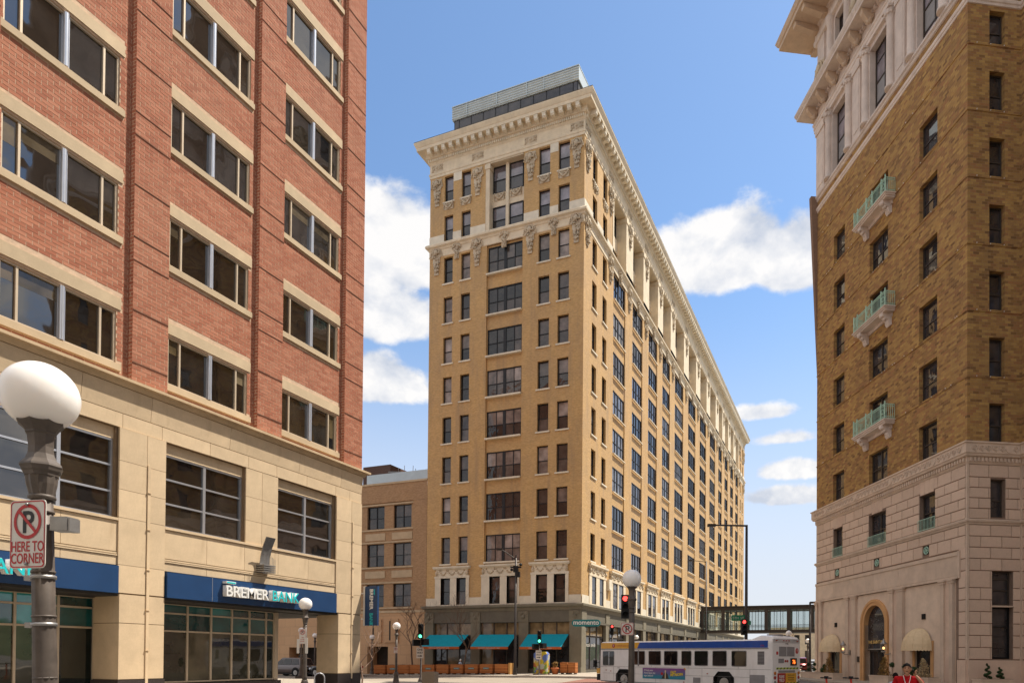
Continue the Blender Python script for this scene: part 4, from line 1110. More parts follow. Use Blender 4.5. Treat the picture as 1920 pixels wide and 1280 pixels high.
    for i in range(n):
        y = .25+i*.43
        if i % 10 == 5: mb = MB(); mb.tube((0, -.03, .25), (0, .01, .25), .2, .2, 14); put('rosette', cached('ros', lambda: mb.mesh('rosette', [M_hstone2])), R, W.P(y, .3, 12.84), -PI/2)
        else: put('scroll', sm, R, W.P(y, .3, 12.84), -PI/2)
    for i in range(8):
        x = .3+i*.40-.1
        if i == 5: put('rosette', MC['ros'], R, F.P(x, .3, 12.84))
        else: put('scroll', sm, R, F.P(x, .3, 12.84))
    # ---- stone base
    sw = [(2.68, 4.15), (7.66, 9.72), (13.24, 14.62)]; sh_ = [(a, b, 9.5, 11.5, .4) for a, b in sw]
    fsw = [(1.37, 2.24, 9.48, 11.55, .4), (1.46, 2.69, 1.86, 6.6, .4)]
    med = [(3.25, 3.8), (8.45, 9.05), (13.75, 14.35)]
    arch_c, arch_w = 9.0, 1.27
    mb = MB(); W.wall(mb, 0, L, 6.2, 12.4, sh_+[(a, b, 7.95, 8.48, .2) for a, b in med], o=-.02); F.wall(mb, 0, FW, -.3, 12.4, fsw, o=-.02); W2.wall(mb, G, 0, -.3, 12.4, [], o=-.02); F2.wall(mb, FW, FX, -.3, 12.4, [], o=-.02)
    W.wall(mb, 0, .9, -.3, 6.2, [], o=-.02)
    mb.build('base_backing', [M_hjoint], R)
    def blk(fc, a, b, z0, z1, o=0., mat=None):
        if b-a < .06: return
        key = ('hb', round(b-a, 2), round(z1-z0, 2), (mat or M_hstone).name)
        def f():
            w = (b-a)/2-.012; h = z1-z0-.024; e = .018; mb = MB()
            mb.add([(-w, .03, 0), (w, .03, 0), (w, .03, h), (-w, .03, h), (-w+e, -.022, e), (w-e, -.022, e), (w-e, -.022, h-e), (-w+e, -.022, h-e)],
                   [(4, 5, 6, 7), (0, 1, 5, 4), (1, 2, 6, 5), (2, 3, 7, 6), (3, 0, 4, 7)]); return mb.mesh('stone_block', [mat or M_hstone])
        fc.put('stone_block', cached(key, f), R, (a+b)/2, o, z0+.012)
    def course(fc, a0, a1, z0, z1, k, holes, lens=(1.15,)):
        x = a0-(.58 if k % 2 else 0)
        cuts = []
        while x < a1: cuts.append((max(a0, x), min(a1, x+lens[0]))); x += lens[0]
        for (p, q) in cuts:
            segs = [(p, q)]
            for h in holes:
                if z1 > h[2]+.02 and z0 < h[3]-.02:
                    ns = []
                    for (s, t) in segs:
                        if t <= h[0] or s >= h[1]: ns.append((s, t))
                        else:
                            if s < h[0]: ns.append((s, h[0]))
                            if t > h[1]: ns.append((h[1], t))
                    segs = ns
            for (s, t) in segs: blk(fc, s, t, z0, z1)
    zc = [9.38, 9.94, 10.5, 11.06, 11.62, 12.3]
    for k in range(5):
        course(W, .12, L, zc[k], zc[k+1], k, sh_); course(F, .1, FW, zc[k], zc[k+1], k, fsw[:1])
        course(W2, G, -.02, zc[k], zc[k+1], k, [])
    zc = [7.78, 8.5, 9.06]
    for k in range(2):
        course(W, .12, L, zc[k], zc[k+1], k, [(a-.03, b+.03, 7.92, 8.5, .2) for a, b in med]); 
    zc = [1.84, 2.48, 3.12, 3.76, 4.4, 5.04, 5.68, 6.6, 7.25, 7.85, 8.45, 9.06]
    for k in range(11):
        course(F, .1, FW, zc[k], zc[k+1], k, fsw[1:], (1.25,)); (course(W, .1, .66, zc[k], zc[k+1], 0, [], (.6,)) if k < 9 and zc[k+1] < 7.9 else None); course(W2, G, -.02, zc[k], zc[k+1], k, [], (1.25,))
    for (a, b, z0) in ((2.68, 4.15, 11.5), (7.66, 9.72, 11.5), (13.24, 14.62, 11.5)):      # keystones
        mb = MB(); c = (a+b)/2
        for i, dx in enumerate((-.62, -.2, .22)):
            p = W.P(c+dx, .02, z0); mb.hexa([W.P(c+dx, -.02, z0+.02), W.P(c+dx+.38, -.02, z0+.02), W.P(c+dx+.38, .03, z0+.02), W.P(c+dx, .03, z0+.02), W.P(c+dx*1.25, -.02, 12.3), W.P(c+dx*1.25+.46, -.02, 12.3), W.P(c+dx*1.25+.46, .03, 12.3), W.P(c+dx*1.25, .03, 12.3)])
        mb.build('keystone', [M_hstone], R)
    mb = MB(); F.box(mb, 0, FW, -.02, .1, -.3, 1.8); F.box(mb, 0, FW, .1, .14, -.3, .9); W2.box(mb, G, 0, -.02, .1, -.3, 1.8); W.box(mb, .0, .66, -.02, .1, -.3, 1.8); mb.build('plinth', [M_hstone], R)
    # corner bead
    mb = MB(); mb.box(-.02, .1, -.02, .1, 1.8, 12.35); mb.box(FW-.07, FW+.06, -.1, .02, 1.8, 12.35); mb.build('corner_bead', [M_hstone2], R)
    for a, b in sw:
        window(W, R, a, b, 9.52, 11.5, .36, ((.5, .09),) if b-a > 1.8 else (), ((.46, .06),), .08, M_brownframe, M_gl_dark, True)
        mb = MB(); n = int((b-a+.1)/.13)
        for i in range(n+1): q = W.P(a-.05+(b-a+.1)*i/n, .06, 9.4); mb.tube(q, (q[0], q[1], 10.05), .013, .013, 4)
        for z in (9.42, 10.05): mb.tube(W.P(a-.05, .06, z), W.P(b+.05, .06, z), .018, .018, 5)
        mb.build('window_railing', [M_copper], R)
    window(F, R, 1.37, 2.24, 9.5, 11.55, .36, (), ((.46, .06),), .07, M_brownframe, M_gl_dark, True)
    window(F, R, 1.46, 2.69, 4.75, 6.6, .36, (), ((.45, .06), (.78, .08)), .09, M_brownframe, M_gl_dark, True); window(F, R, 1.46, 2.69, 1.88, 4.66, .36, (), ((.62, .05),), .09, M_blackish(), M_gl_dark, True)
    mb = MB(); F.box(mb, 1.44, 2.71, -.36, .03, 4.66, 4.74); mb.build('transom_ledge', [M_hstone2], R)
    for a, b in med:
        c = (a+b)/2; mb = MB(); W.box(mb, a, b, -.2, -.17, 7.95, 8.48, 1); q = W.P(c, -.02, 8.21)
        for i in range(12):
            t = 2*PI*i/12; t2 = 2*PI*(i+1)/12
            mb.tube((q[0], q[1]+.21*math.cos(t), q[2]+.21*math.sin(t)), (q[0], q[1]+.21*math.cos(t2), q[2]+.21*math.sin(t2)), .03, .03, 5)
        for t in (0, PI/3, 2*PI/3): mb.tube((q[0], q[1]+.2*math.cos(t), q[2]+.2*math.sin(t)), (q[0], q[1]-.2*math.cos(t), q[2]-.2*math.sin(t)), .022, .022, 5)
        mb.build('vent_medallion', [M_copper, M_blackish()], R)
    # ---- entrance panel: fascia, pilasters, plaster, arch
    n = 6; a0, a1 = .66, L
    for i in range(n):
        a = a0+(a1-a0)*i/n; b = a0+(a1-a0)*(i+1)/n
        mb = MB(); W.box(mb, a+.008, b-.008, -.02, .05, 6.4, 7.5); mb.build('fascia_panel', [M_hstone2], R)
    mb = MB(); W.box(mb, a0-.04, a1, -.02, .1, 7.5, 7.7); W.box(mb, a0-.04, a1, -.02, .1, 6.24, 6.38); W.box(mb, .5, .66, -.02, .1, 6.24, 7.74); mb.build('fascia_frame', [M_hstone2], R)
    nar = 20
    mb = MB()
    ow = [(3.06, 4.55, .75, 2.9), (13.59, 15.07, .75, 2.9)]
    W.wall(mb, .9, L, -.3, 6.25, [(p, q, a, b, .25) for p, q, a, b in ow]+[(arch_c-arch_w, arch_c+arch_w, -.3, 5.4, .5)], o=-.04)
    # spandrels above the arch opening
    for i in range(nar):
        t0, t1 = PI*i/nar, PI*(i+1)/nar; zc_ = 4.13
        p0 = (arch_c+arch_w*math.cos(t0), zc_+arch_w*math.sin(t0)); p1 = (arch_c+arch_w*math.cos(t1), zc_+arch_w*math.sin(t1))
        W.quad(mb, [(p0[0], -.04, p0[1]), (p1[0], -.04, p1[1]), (p1[0], -.04, 5.41), (p0[0], -.04, 5.41)])
    mb.build('plaster_wall', [M_stucco], R)
    mb = MB(); zc_ = 4.13
    for (r0, r1, o) in ((arch_w, arch_w+.22, .05), (arch_w+.22, arch_w+.40, .09)):
        for i in range(nar):
            t0, t1 = PI*i/nar, PI*(i+1)/nar; pts = []
            for oo in (-.4 if r0 == arch_w else -.05, o):
                for r, t in ((r0, t0), (r1, t0), (r1, t1), (r0, t1)): pts.append(W.P(arch_c+r*math.cos(t), oo, zc_+r*math.sin(t)))
            mb.hexa(pts)
        for s in (-1, 1): W.box(mb, arch_c+s*r0, arch_c+s*r1, -.4 if r0 == arch_w else -.05, o, -.2, zc_)
    mb.build('arch_surround', [M_orange], R)
    mb = MB(); pts = [(arch_c-arch_w, 2.5)]+[(arch_c+arch_w*math.cos(PI-PI*i/nar), zc_+arch_w*math.sin(PI-PI*i/nar)) for i in range(nar+1)]+[(arch_c+arch_w, 2.5)]
    mb.add([W.P(a, -.3, z) for a, z in pts], [tuple(range(len(pts)))]); mb.build('arch_window', [M_gl_dark], R)
    mb = MB()
    rs = random.Random(8)
    for i in range(60):
        a = arch_c+rs.uniform(-1.1, 1.1); z = rs.uniform(2.7, 5.2)
        if (a-arch_c)**2+max(0, z-zc_)**2 < 1.1: mb.tube(W.P(a, -.28, z), W.P(a+rs.uniform(-.18, .18), -.28, z+rs.uniform(-.18, .18)), .008, .008, 4)
    W.box(mb, arch_c-arch_w, arch_c+arch_w, -.32, -.22, 2.44, 2.52); o = mb.build('ironwork', [M_poleg], R); o['kind'] = 'stuff'
    mb = MB(); W.box(mb, arch_c-arch_w, arch_c+arch_w, -.5, -.48, -.2, 2.5); mb.build('door_glass', [M_gl_dark], R)
    for s in (-1, 1):
        mb = MB(); W.box(mb, arch_c+s*.05, arch_c+s*.13, -.48, -.42, -.2, 2.45); W.box(mb, arch_c+s*1.15, arch_c+s*1.25, -.48, -.42, -.2, 2.45); W.box(mb, arch_c+s*.05, arch_c+s*1.2, -.48, -.42, 2.3, 2.45); mb.build('door', [M_brownframe], R)
    text('hotel_lettering', 'THE SAINT PAUL', .30, M_gold, R, W.P(arch_c+.06, -.24, 2.86), (PI/2, 0, -PI/2), .01, bold=.006)
    for p in ((1.0, 1.28), (1.75, 2.05), (5.65, 6.25), (6.7, 7.05), (11.25, 11.75), (12.2, 12.6), (16.3, 16.65), (16.95, 17.3)):
        mb = MB(); W.box(mb, p[0], p[1], -.04, .14, -.3, 6.02); W.box(mb, p[0]-.06, p[1]+.06, -.04, .18, 6.02, 6.16); W.box(mb, p[0]-.1, p[1]+.1, -.04, .22, 6.16, 6.25); mb.build('pilaster', [M_hstone2], R)
    for p in ((1.28, 1.75), (6.25, 6.7), (11.75, 12.2), (16.65, 16.95)):
        mb = MB(); W.box(mb, p[0], p[1], -.04, .05, -.3, 6.2); mb.build('pilaster_panel', [M_hstone], R)
    for (p, q, a, b) in ow:
        window(W, R, p, q, a, b, .2, (), (), .08, M_brownframe, M_gl_dark, True)
        mb = MB(); W.box(mb, p-.22, p, -.03, .03, a-.1, b); W.box(mb, q, q+.22, -.03, .03, a-.1, b); mb.build('window_trim', [M_orange], R)
    for a in (3.74, 14.23): mb = MB(); W.box(mb, a-.16, a+.16, -.03, .02, 4.18, 4.5); mb.build('wall_vent', [M_blackish()], R)
    for a in (11.05, 6.95): mb = MB(); W.box(mb, a-.12, a+.12, -.03, .02, 1.6, 2.0); mb.build('wall_plaque', [M_brownframe], R)
    # ---- balconies
    for z in (17.06, 24.28, 31.55):
        B = put('balcony', None, R, W.P(8.6, 0, z)); BW = Face('W')
        mb = MB(); hw_ = 1.95; pr = .72
        BW.box(mb, -hw_, hw_, 0, pr, -.16, -.02); BW.box(mb, -hw_-.06, hw_+.06, 0, pr+.07, -.06, 0); BW.box(mb, -hw_+.3, hw_-.3, 0, .12, -.5, -.16); BW.box(mb, -hw_+.06, hw_-.06, 0, pr-.08, -.26, -.16); mb.build('slab', [M_htop], B)
        for s in (-1, 1):
            mb = MB(); pts = [(0, -1.0), (.12, -1.05), (.22, -.92), (.25, -.7), (.45, -.55), (.62, -.42), (.66, -.2), (0, -.2)]
            pl = [(-x, zz) for x, zz in pts]
            mb.extrude(pl, 'y', s*1.35-.2, s*1.35+.2)
            for t in (.1, .3, .5): mb.ball((-t-.1, s*1.35, -.82+t*.8), .13, 8, 6, sc=(1, 1.4, 1), jit=.1)
            mb.build('bracket', [M_htop], B)
        mb = MB(); H = .95
        def rail(p, q, nb):
            for zz in (.06, .16, H-.12, H): mb.tube((p[0], p[1], zz), (q[0], q[1], zz), .022 if zz < H else .032, None, 5)
            for i in range(nb+1):
                t = i/nb; x = p[0]+(q[0]-p[0])*t; y = p[1]+(q[1]-p[1])*t; mb.tube((x, y, .06), (x, y, H), .014, None, 4)
        P_ = lambda a, o: (-o, a)
        rail(P_(-hw_+.05, .68), P_(hw_-.05, .68), 26); rail(P_(-hw_+.05, .02), P_(-hw_+.05, .68), 5); rail(P_(hw_-.05, .02), P_(hw_-.05, .68), 5)
        for a in (-hw_+.05, -hw_+.5, 0-.35, .35, hw_-.5, hw_-.05): mb.box(-.71, -.65, a-.03, a+.03, 0, H+.1); mb.ball((-.68, a, H+.14), .05, 6, 4)
        for a in (-1.65, 0, 1.65):
            for i in range(10):
                t, t2 = 2*PI*i/10, 2*PI*(i+1)/10; r = .26 if a == 0 else .15
                mb.tube((-.69, a+r*math.cos(t), .5+r*math.sin(t)), (-.69, a+r*math.cos(t2), .5+r*math.sin(t2)), .02, None, 4)
        mb.build('railing', [M_copper], B)
    # ---- upper order
    OZ0, OZ1 = 38.5, 44.0
    bays = [3.36, 8.6, 13.87]
    mb = MB(); hh = [(c-1.12, c+1.12, 38.6, 43.4, .55) for c in bays]
    W.wall(mb, 0, L, 38.4, 51.6, hh+[(c-.75, c+.75, 46.6, 50.4, .5) for c in bays], o=0); F.wall(mb, 0, FW, 38.4, 51.6, [(.9, 2.3, 38.8, 43.4, .6)], o=0); W2.wall(mb, G, 0, 38.4, 51.6, [], o=0); F2.wall(mb, FW, FX, 38.4, 51.6, [], o=0)
    mb.build('upper_wall', [M_htop], R)
    for c in bays:
        wn = window(W, R, c-1.12, c+1.12, 38.62, 43.4, .5, ((.5, .08),), ((.22, .1), (.52, .1), (.8, .06)), .1, M_brownframe, None, True, mat_fn=lambda i, j: M_busgrey if j == 1 else M_gl_sky)
        window(W, R, c-.75, c+.75, 46.7, 50.4, .45, (), ((.5, .08),), .1, M_brownframe, M_gl_dark, True)
        for s in (-1, 1):
            x = c+s*1.5; mb = MB(); q = W.P(x, .12, 0)
            prof = [(.36, 38.55), (.36, 38.7), (.3, 38.78), (.27, 38.9), (.27, 40), (.25, 42.8), (.27, 42.9), (.25, 43.0), (.3, 43.2), (.4, 43.5), (.42, 43.6)]
            mb.lathe([(r, z) for r, z in prof], 16, (q[0]+.02, q[1], 0))
            W.box(mb, x-.42, x+.42, -.02, .5, 43.6, 43.75)
            for i in range(10): t = 2*PI*i/10; mb.ball((q[0]+.33*math.cos(t), q[1]+.33*math.sin(t), 43.35), .1, 6, 4, jit=.2)
            mb.build('column', [M_htop], R)
    for a, b in ((.12, .95), (5.5, 6.45), (10.75, 11.7), (16.0, 17.3)):
        mb = MB(); W.box(mb, a, b, -.02, .16, 38.55, 43.3); W.box(mb, a-.06, b+.06, -.02, .24, 43.3, 43.75); W.box(mb, a+.14, b-.14, .15, .19, 39, 42.9); mb.build('upper_pilaster', [M_htop], R)
    mb = MB(); F.box(mb, .1, .8, -.02, .16, 38.55, 43.3); F.box(mb, 2.4, 3.1, -.02, .16, 38.55, 43.3); mb.build('upper_pilaster', [M_htop], R)
    band('entablature', [(0, 43.72), (.22, 43.75), (.22, 44.0), (.26, 44.02), (.26, 44.3), (.32, 44.34), (.32, 44.5), (.18, 44.55), (.18, 45.2), (.3, 45.3), (.36, 45.42)], M_htop)
    mb = MB(); mb.mould([(.30, 45.42), (1.24, 45.44), (1.24, 45.62), (1.28, 45.66), (1.36, 45.84), (1.38, 45.98), (0, 46.15)], pth)
    mb.build('middle_cornice', [M_htop], R)
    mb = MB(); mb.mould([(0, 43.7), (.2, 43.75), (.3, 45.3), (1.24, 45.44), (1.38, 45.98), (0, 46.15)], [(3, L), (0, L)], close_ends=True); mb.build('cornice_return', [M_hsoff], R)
    cm = MB(); cm.extrude([(0, 0), (-.2, -.35), (-.5, -.25), (-.85, .12), (-.88, .42), (0, .42)], 'x', -.17, .17); cm.ball((0, -.3, -.22), .22, 8, 6, sc=(1, 1, 1.2), jit=.1); cm.ball((0, -.7, .12), .14, 8, 5)
    con = cm.mesh('console', [M_hsoff])
    for i in range(11): put('console', con, R, W.P(.9+i*1.62, .2, 45.0), -PI/2)
    dm = MB(); 
    for i in range(48): W.box(dm, .1+i*.36, .1+i*.36+.2, .2, .42, 45.15, 45.4)
    o = dm.build('dentils', [M_htop], R); o['kind'] = 'stuff'
    # cartouches on the cornice edge
    c2 = relief(1.3, 2.3, 21)
    for u_ in (16.5, 11.2, 6.0): put('cartouche', c2, R, W.P(u_, .25, 48.5), -PI/2)
    for c in bays:
        for s in (-1, 1):
            x = c+s*1.25; mb = MB(); q = W.P(x, .1, 0)
            mb.lathe([(.34, 46.2), (.34, 46.5), (.28, 46.6), (.26, 50.2), (.3, 50.3), (.38, 50.7), (.4, 50.9)], 14, (q[0], q[1], 0)); mb.build('column', [M_htop], R)
    for a, b in ((.1, .8), (5.7, 6.3), (11, 11.5), (16.1, 17.2)):
        mb = MB(); W.box(mb, a, b, -.02, .14, 46.2, 50.9); mb.build('upper_pilaster', [M_htop], R)
    band('top_entablature', [(0, 50.7), (.25, 50.75), (.28, 51.1), (.2, 51.15), (.2, 51.8), (.4, 51.95)], M_htop)
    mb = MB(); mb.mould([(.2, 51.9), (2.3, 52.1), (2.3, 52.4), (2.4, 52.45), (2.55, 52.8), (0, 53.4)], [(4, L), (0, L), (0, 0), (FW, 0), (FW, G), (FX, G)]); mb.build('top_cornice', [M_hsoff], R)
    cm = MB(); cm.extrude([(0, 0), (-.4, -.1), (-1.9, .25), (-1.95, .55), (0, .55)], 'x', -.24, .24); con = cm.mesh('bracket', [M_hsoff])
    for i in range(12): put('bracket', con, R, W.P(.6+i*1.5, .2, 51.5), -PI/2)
    for i in range(3): put('bracket', con, R, (.6+i*1.4, L+.2, 51.5), PI)
    # brown flue beyond the far corner
    mb = MB(); mb.hexa([(0.15, L, 24), (2, L, 24), (2, L+.3, 24), (0.15, L+.3, 24), (-.55, L, 38.6), (2, L, 38.6), (2, L+.35, 38.6), (-.55, L+.35, 38.6)]); mb.build('flue', [M_brownwall()], R)
    return R
def M_blackish(): return MATS['dark_recess'] if 'dark_recess' in MATS else solid('dark_recess', (.012, .011, .011), .7, .2)
def M_brownwall(): return MATS['brown_flue'] if 'brown_flue' in MATS else solid('brown_flue', (.24, .155, .11), .8, .2)
hotel()

def entrance_awnings():
    for u_, lab in ((4.0, 'domed cream canvas awning over the window right of the arched entrance'), (14.55, 'domed cream canvas awning over the window left of the arched entrance')):
        p = hpt(-.06, u_, 2.3); R = root('dome_awning', lab, 'awning', p, HR-PI/2, 'domed awnings by the hotel door')
        mb = MB(); w, d, h = 1.12, .95, 1.2; n, m_ = 12, 7; vs = []; fs = []
        for j in range(m_+1):
            ph = PI/2*j/m_
            for i in range(n+1):
                t = PI*i/n; vs.append((w*math.cos(t)*math.cos(ph), -d*math.sin(t)*math.cos(ph), .16+h*math.sin(ph)))
        for j in range(m_):
            for i in range(n): fs.append((j*(n+1)+i, j*(n+1)+i+1, (j+1)*(n+1)+i+1, (j+1)*(n+1)+i))
        mb.add(vs, fs, 0, False); mb.build('canopy', [M_cream], R)
        mb = MB(); k = 36
        for i in range(k):
            t, t2 = PI*i/k, PI*(i+1)/k; zz = lambda s: .045*abs(math.sin(s*18))
            a = (w*math.cos(t), -d*math.sin(t)); b = (w*math.cos(t2), -d*math.sin(t2))
            mb.add([(a[0], a[1], .17), (b[0], b[1], .17), (b[0]*1.01, b[1]*1.01, -.0+zz(t2)), (a[0]*1.01, a[1]*1.01, -.0+zz(t))], [(0, 1, 2, 3)])
        mb.build('valance', [M_cream], R)
        mb = MB()
        for i in range(0, 13, 2): 
            t = PI*i/12; pr = None
            for j in range(8):
                ph = PI/2*j/7; q = (w*1.005*math.cos(t)*math.cos(ph), -d*1.005*math.sin(t)*math.cos(ph), .16+h*math.sin(ph))
                if pr: mb.tube(pr, q, .012, None, 4)
                pr = q
        mb.build('frame_rib', [M_cream], R)
entrance_awnings()
def wall_lanterns():
    for u_, lab in ((6.9, 'glass wall lantern with lit bulb right of the arched entrance'), (12.0, 'glass wall lantern left of the arched entrance')):
        p = hpt(-.1, u_, 2.1); R = root('wall_lantern', lab, 'lamp', p, HR-PI/2, 'lanterns beside the hotel door')
        mb = MB(); mb.path([(0, 0, .1), (0, -.2, .02), (0, -.42, .05), (0, -.5, .14)], .03, 6); mb.box(-.06, .06, -.03, .03, -.02, .35); mb.lathe([(.05, .12), (.16, .18), (.14, .22)], 8, (0, -.5, 0)); mb.lathe([(.20, .66), (.22, .7), (.10, .84), (.05, .95), (.01, 1.02)], 8, (0, -.5, 0))
        for i in range(6): t = 2*PI*i/6; mb.tube((.13*math.cos(t), -.5+.13*math.sin(t), .2), (.2*math.cos(t), -.5+.2*math.sin(t), .68), .012, None, 4)
        mb.build('lantern_frame', [M_poleg], R)
        mb = MB(); mb.ball((0, -.5, .42), .085, 8, 6); mb.build('bulb', [M_lantern], R)
wall_lanterns()
# ------------------------------------------------------------------ ground surfaces
def sheet(name, xs, ys, mat, dz, label=None, hfun=g):
    mb = MB(); nx, ny = len(xs), len(ys)
    mb.add([(x, y, hfun(x, y)+dz) for y in ys for x in xs], [(j*nx+i, j*nx+i+1, (j+1)*nx+i+1, (j+1)*nx+i) for j in range(ny-1) for i in range(nx-1)])
    o = mb.build(name, [mat]); o['kind'] = 'structure'; return o
def fr(a, b, s):
    n = max(1, int(round((b-a)/s))); return [a+(b-a)*i/n for i in range(n+1)]
sheet('ground', [-2500, -900, -300]+fr(-120, 60, 3)+[200, 900, 2500], [-900, -200, -40, 0, 20]+fr(36, 60, 1.5)+[100, 200, 700, 2600], M_asph, -.02)
sheet('road', fr(-80, 8, 2), fr(37.2, 47.4, .85), M_road, .0)
sheet('road', fr(-17.5, 2.5, 4), fr(-30, 37.2, 6), M_asph, .0)
def slab(name, x0, x1, y0, y1, mat, hh=.14):
    mb = MB(); xs = fr(x0, x1, 2); ys = fr(y0, y1, 1.2); nx, ny = len(xs), len(ys)
    mb.add([(x, y, g(x, y)+hh) for y in ys for x in xs], [(j*nx+i, j*nx+i+1, (j+1)*nx+i+1, (j+1)*nx+i) for j in range(ny-1) for i in range(nx-1)])
    o = mb.build(name, [mat]); o['kind'] = 'structure'
    mb = MB()
    def edge(pts, nrm):
        for (p, q) in zip(pts[:-1], pts[1:]):
            zp, zq = g(*p)+hh, g(*q)+hh; w = .16
            a = (p[0], p[1]); b = (q[0], q[1]); an = (p[0]+nrm[0]*w, p[1]+nrm[1]*w); bn = (q[0]+nrm[0]*w, q[1]+nrm[1]*w)
            mb.hexa([(*a, zp-.25), (*an, zp-.25), (*bn, zq-.25), (*b, zq-.25), (*a, zp+.004), (*an, zp+.004), (*bn, zq+.004), (*b, zq+.004)])
    edge([(x, y0) for x in xs], (0, -1)); edge([(x1, y) for y in ys], (1, 0)); edge([(x, y1) for x in xs], (0, 1))
    k = mb.build('kerb', [M_kerb]); k['kind'] = 'structure'
slab('pavement', -80, -17.6, 47.6, 54.3, M_walk)
slab('pavement', -80, -17.6, -20, 37.0, M_walk, .1)
slab('pavement', -21.6, -18.2, 54.3, 160, M_walk)
sheet('crossing', fr(-18.4, -14.5, 1), fr(37.4, 47.2, 1), M_brickpave, .006)
mb = MB()
for q in ((-3.5, 0), (30, 0), (30, 20), (0, 20)): pass
poly = [hpt(-3.2, 24), hpt(-3.2, -13.5), hpt(30, -13.5), hpt(30, 24)]
mb.add([(p[0], p[1], g(p[0], p[1])+.14 if p[1] < 48 else .3+.14) for p in poly]+[(p[0], p[1], -.2) for p in poly], [(0, 1, 2, 3), (0, 1, 5, 4), (1, 2, 6, 5)])
o = mb.build('pavement', [M_walk]); o['kind'] = 'structure'
# distant hills
def hills():
    r = random.Random(3); mb = MB(); n = 90; vs = []
    rows = [(620, 0), (700, 14), (800, 30), (900, 40), (1000, 36)]
    for (d, h) in rows:
        for i in range(n):
            a = -1.2+2.6*i/(n-1); hh = h*(.75+.22*math.sin(i*.31+1)+.12*math.sin(i*.83)+.08*r.random()); vs.append((d*math.sin(a), d*math.cos(a), hh-.5+.3))
    mb.add(vs, [(j*n+i, j*n+i+1, (j+1)*n+i+1, (j+1)*n+i) for j in range(len(rows)-1) for i in range(n-1)], 0, True)
    o = mb.build('hills', [M_hill]); o['kind'] = 'structure'
hills()

# ------------------------------------------------------------------ skyway
def skyway():
    R = root('skyway_bridge', 'dark steel and glass pedestrian skyway crossing the side street between tower and hotel', 'bridge', (-21.7, 105, 5.75))
    L = 26.0; H = 4.1; F = Face('F')
    mb = MB(); mb.box(0, L, 0, 4.2, 0, .42); mb.box(0, L, 0, 4.2, H-.62, H); mb.box(-.02, L, -.15, .0, .0, .16); mb.box(-.02, L, -.2, 0, H-.12, H+.02); mb.box(0, L, -.06, 0, H-.95, H-.85); mb.build('frame', [M_brownframe], R)
    bayw = 3.27; n = 8
    for i in range(n+1):
        mb = MB(); x = .35+i*bayw; mb.box(x-.26, x+.26, -.08, .15, .4, H-.6); mb.box(x-.26, x+.26, 4.05, 4.2, .4, H-.6); mb.build('post', [M_brownframe], R)
    for i in range(n):
        x0 = .35+i*bayw+.26; w = bayw-.52
        for yy in (0, 4.12):
            mb = MB(); 
            for k in (1, 2): mb.box(x0+w*k/3-.035, x0+w*k/3+.035, yy-.02, yy+.04, .42, H-.62)
            mb.box(x0, x0+w, yy-.05, yy, 1.12, 1.18); mb.box(x0, x0+w, yy-.05, yy, .92, .96); mb.build('glazing_bar', [M_black], R)
            mb = MB(); mb.add([(x0, yy+.03, .42), (x0+w, yy+.03, .42), (x0+w, yy+.03, H-.62), (x0, yy+.03, H-.62)], [(0, 1, 2, 3)]); mb.build('pane', [M_sky_glass()], R)
def M_sky_glass():
    if 'skyway_glass' in MATS: return MATS['skyway_glass']
    m, nt, b = base_mat('skyway_glass', .05, .6)
    tr = nn(nt, 'ShaderNodeBsdfTransparent'); tr.inputs[0].default_value = (.90, .95, .94, 1); mx = nn(nt, 'ShaderNodeMixShader'); mx.inputs[0].default_value = .22
    b.inputs['Base Color'].default_value = (.25, .38, .36, 1)
    lk(nt, tr.outputs[0], mx.inputs[1]); lk(nt, b.outputs[0], mx.inputs[2]); out = [n for n in nt.nodes if n.type == 'OUTPUT_MATERIAL'][0]; lk(nt, mx.outputs[0], out.inputs[0]); return m
skyway()

# ------------------------------------------------------------------ lamps, signals, signs
def lamp_proto(label, loc, rz, group):
    R = root('globe_street_lamp', label, 'street lamp', loc, rz, group)
    mb = MB(); mb.ball((0, 0, 0), .232, 40, 28, sc=(1, 1, 1)); mb.build('globe', [M_globe], R, (0, 0, 3.60))
    mb = MB(); mb.lathe([(0.1248, 3.445), (0.1388, 3.425), (0.1365, 3.40), (0.1092, 3.375), (0.0897, 3.345), (0.092, 3.335), (0.0819, 3.325), (0.0741, 3.24), (0.078, 3.19), (0.0936, 3.15), (0.1232, 3.115), (0.1287, 3.10), (0.1209, 3.085), (0.117, 3.07), (0.1053, 3.06), (0.1014, 3.035)], 8, smooth=False); mb.build('globe_holder', [M_pole], R)
    mb = MB(); mb.lathe([(0.0952, 3.035), (0.0897, 2.98), (0.0718, 2.90)], 24, flute=.07, smooth=False); mb.lathe([(0.0702, 2.905), (0.0803, 2.895), (0.0803, 2.88), (0.0663, 2.87)], 20)
    mb.lathe([(0.064, 2.88), (0.0686, 2.0), (0.078, .95), (0.0819, .82)], 24, flute=.09, smooth=True)
    for z in (2.78, 2.36, 2.05, 1.62): mb.lathe([(0.0718, z), (0.0718, z+.014)], 16)
    mb.build('post', [M_pole], R)
    mb = MB(); mb.lathe([(0.1032, .84), (0.1118, .78), (0.1462, .70), (0.1548, .60), (0.129, .54), (0.1462, .45), (0.1806, .30), (0.1892, .2), (0.2322, .16), (0.2322, .0)], 12); mb.box(-.3, .3, -.3, .3, -.15, .05); mb.build('base', [M_pole], R)
    return R
GL = 'globe street lamps along both streets'
L1 = lamp_proto('large globe lamp nearest the camera carrying the here to corner sign', (-5.167, 3.004, 0), .2, GL)
def gz(x, y, k=.1): return g(x, y)+k
lamps = {}
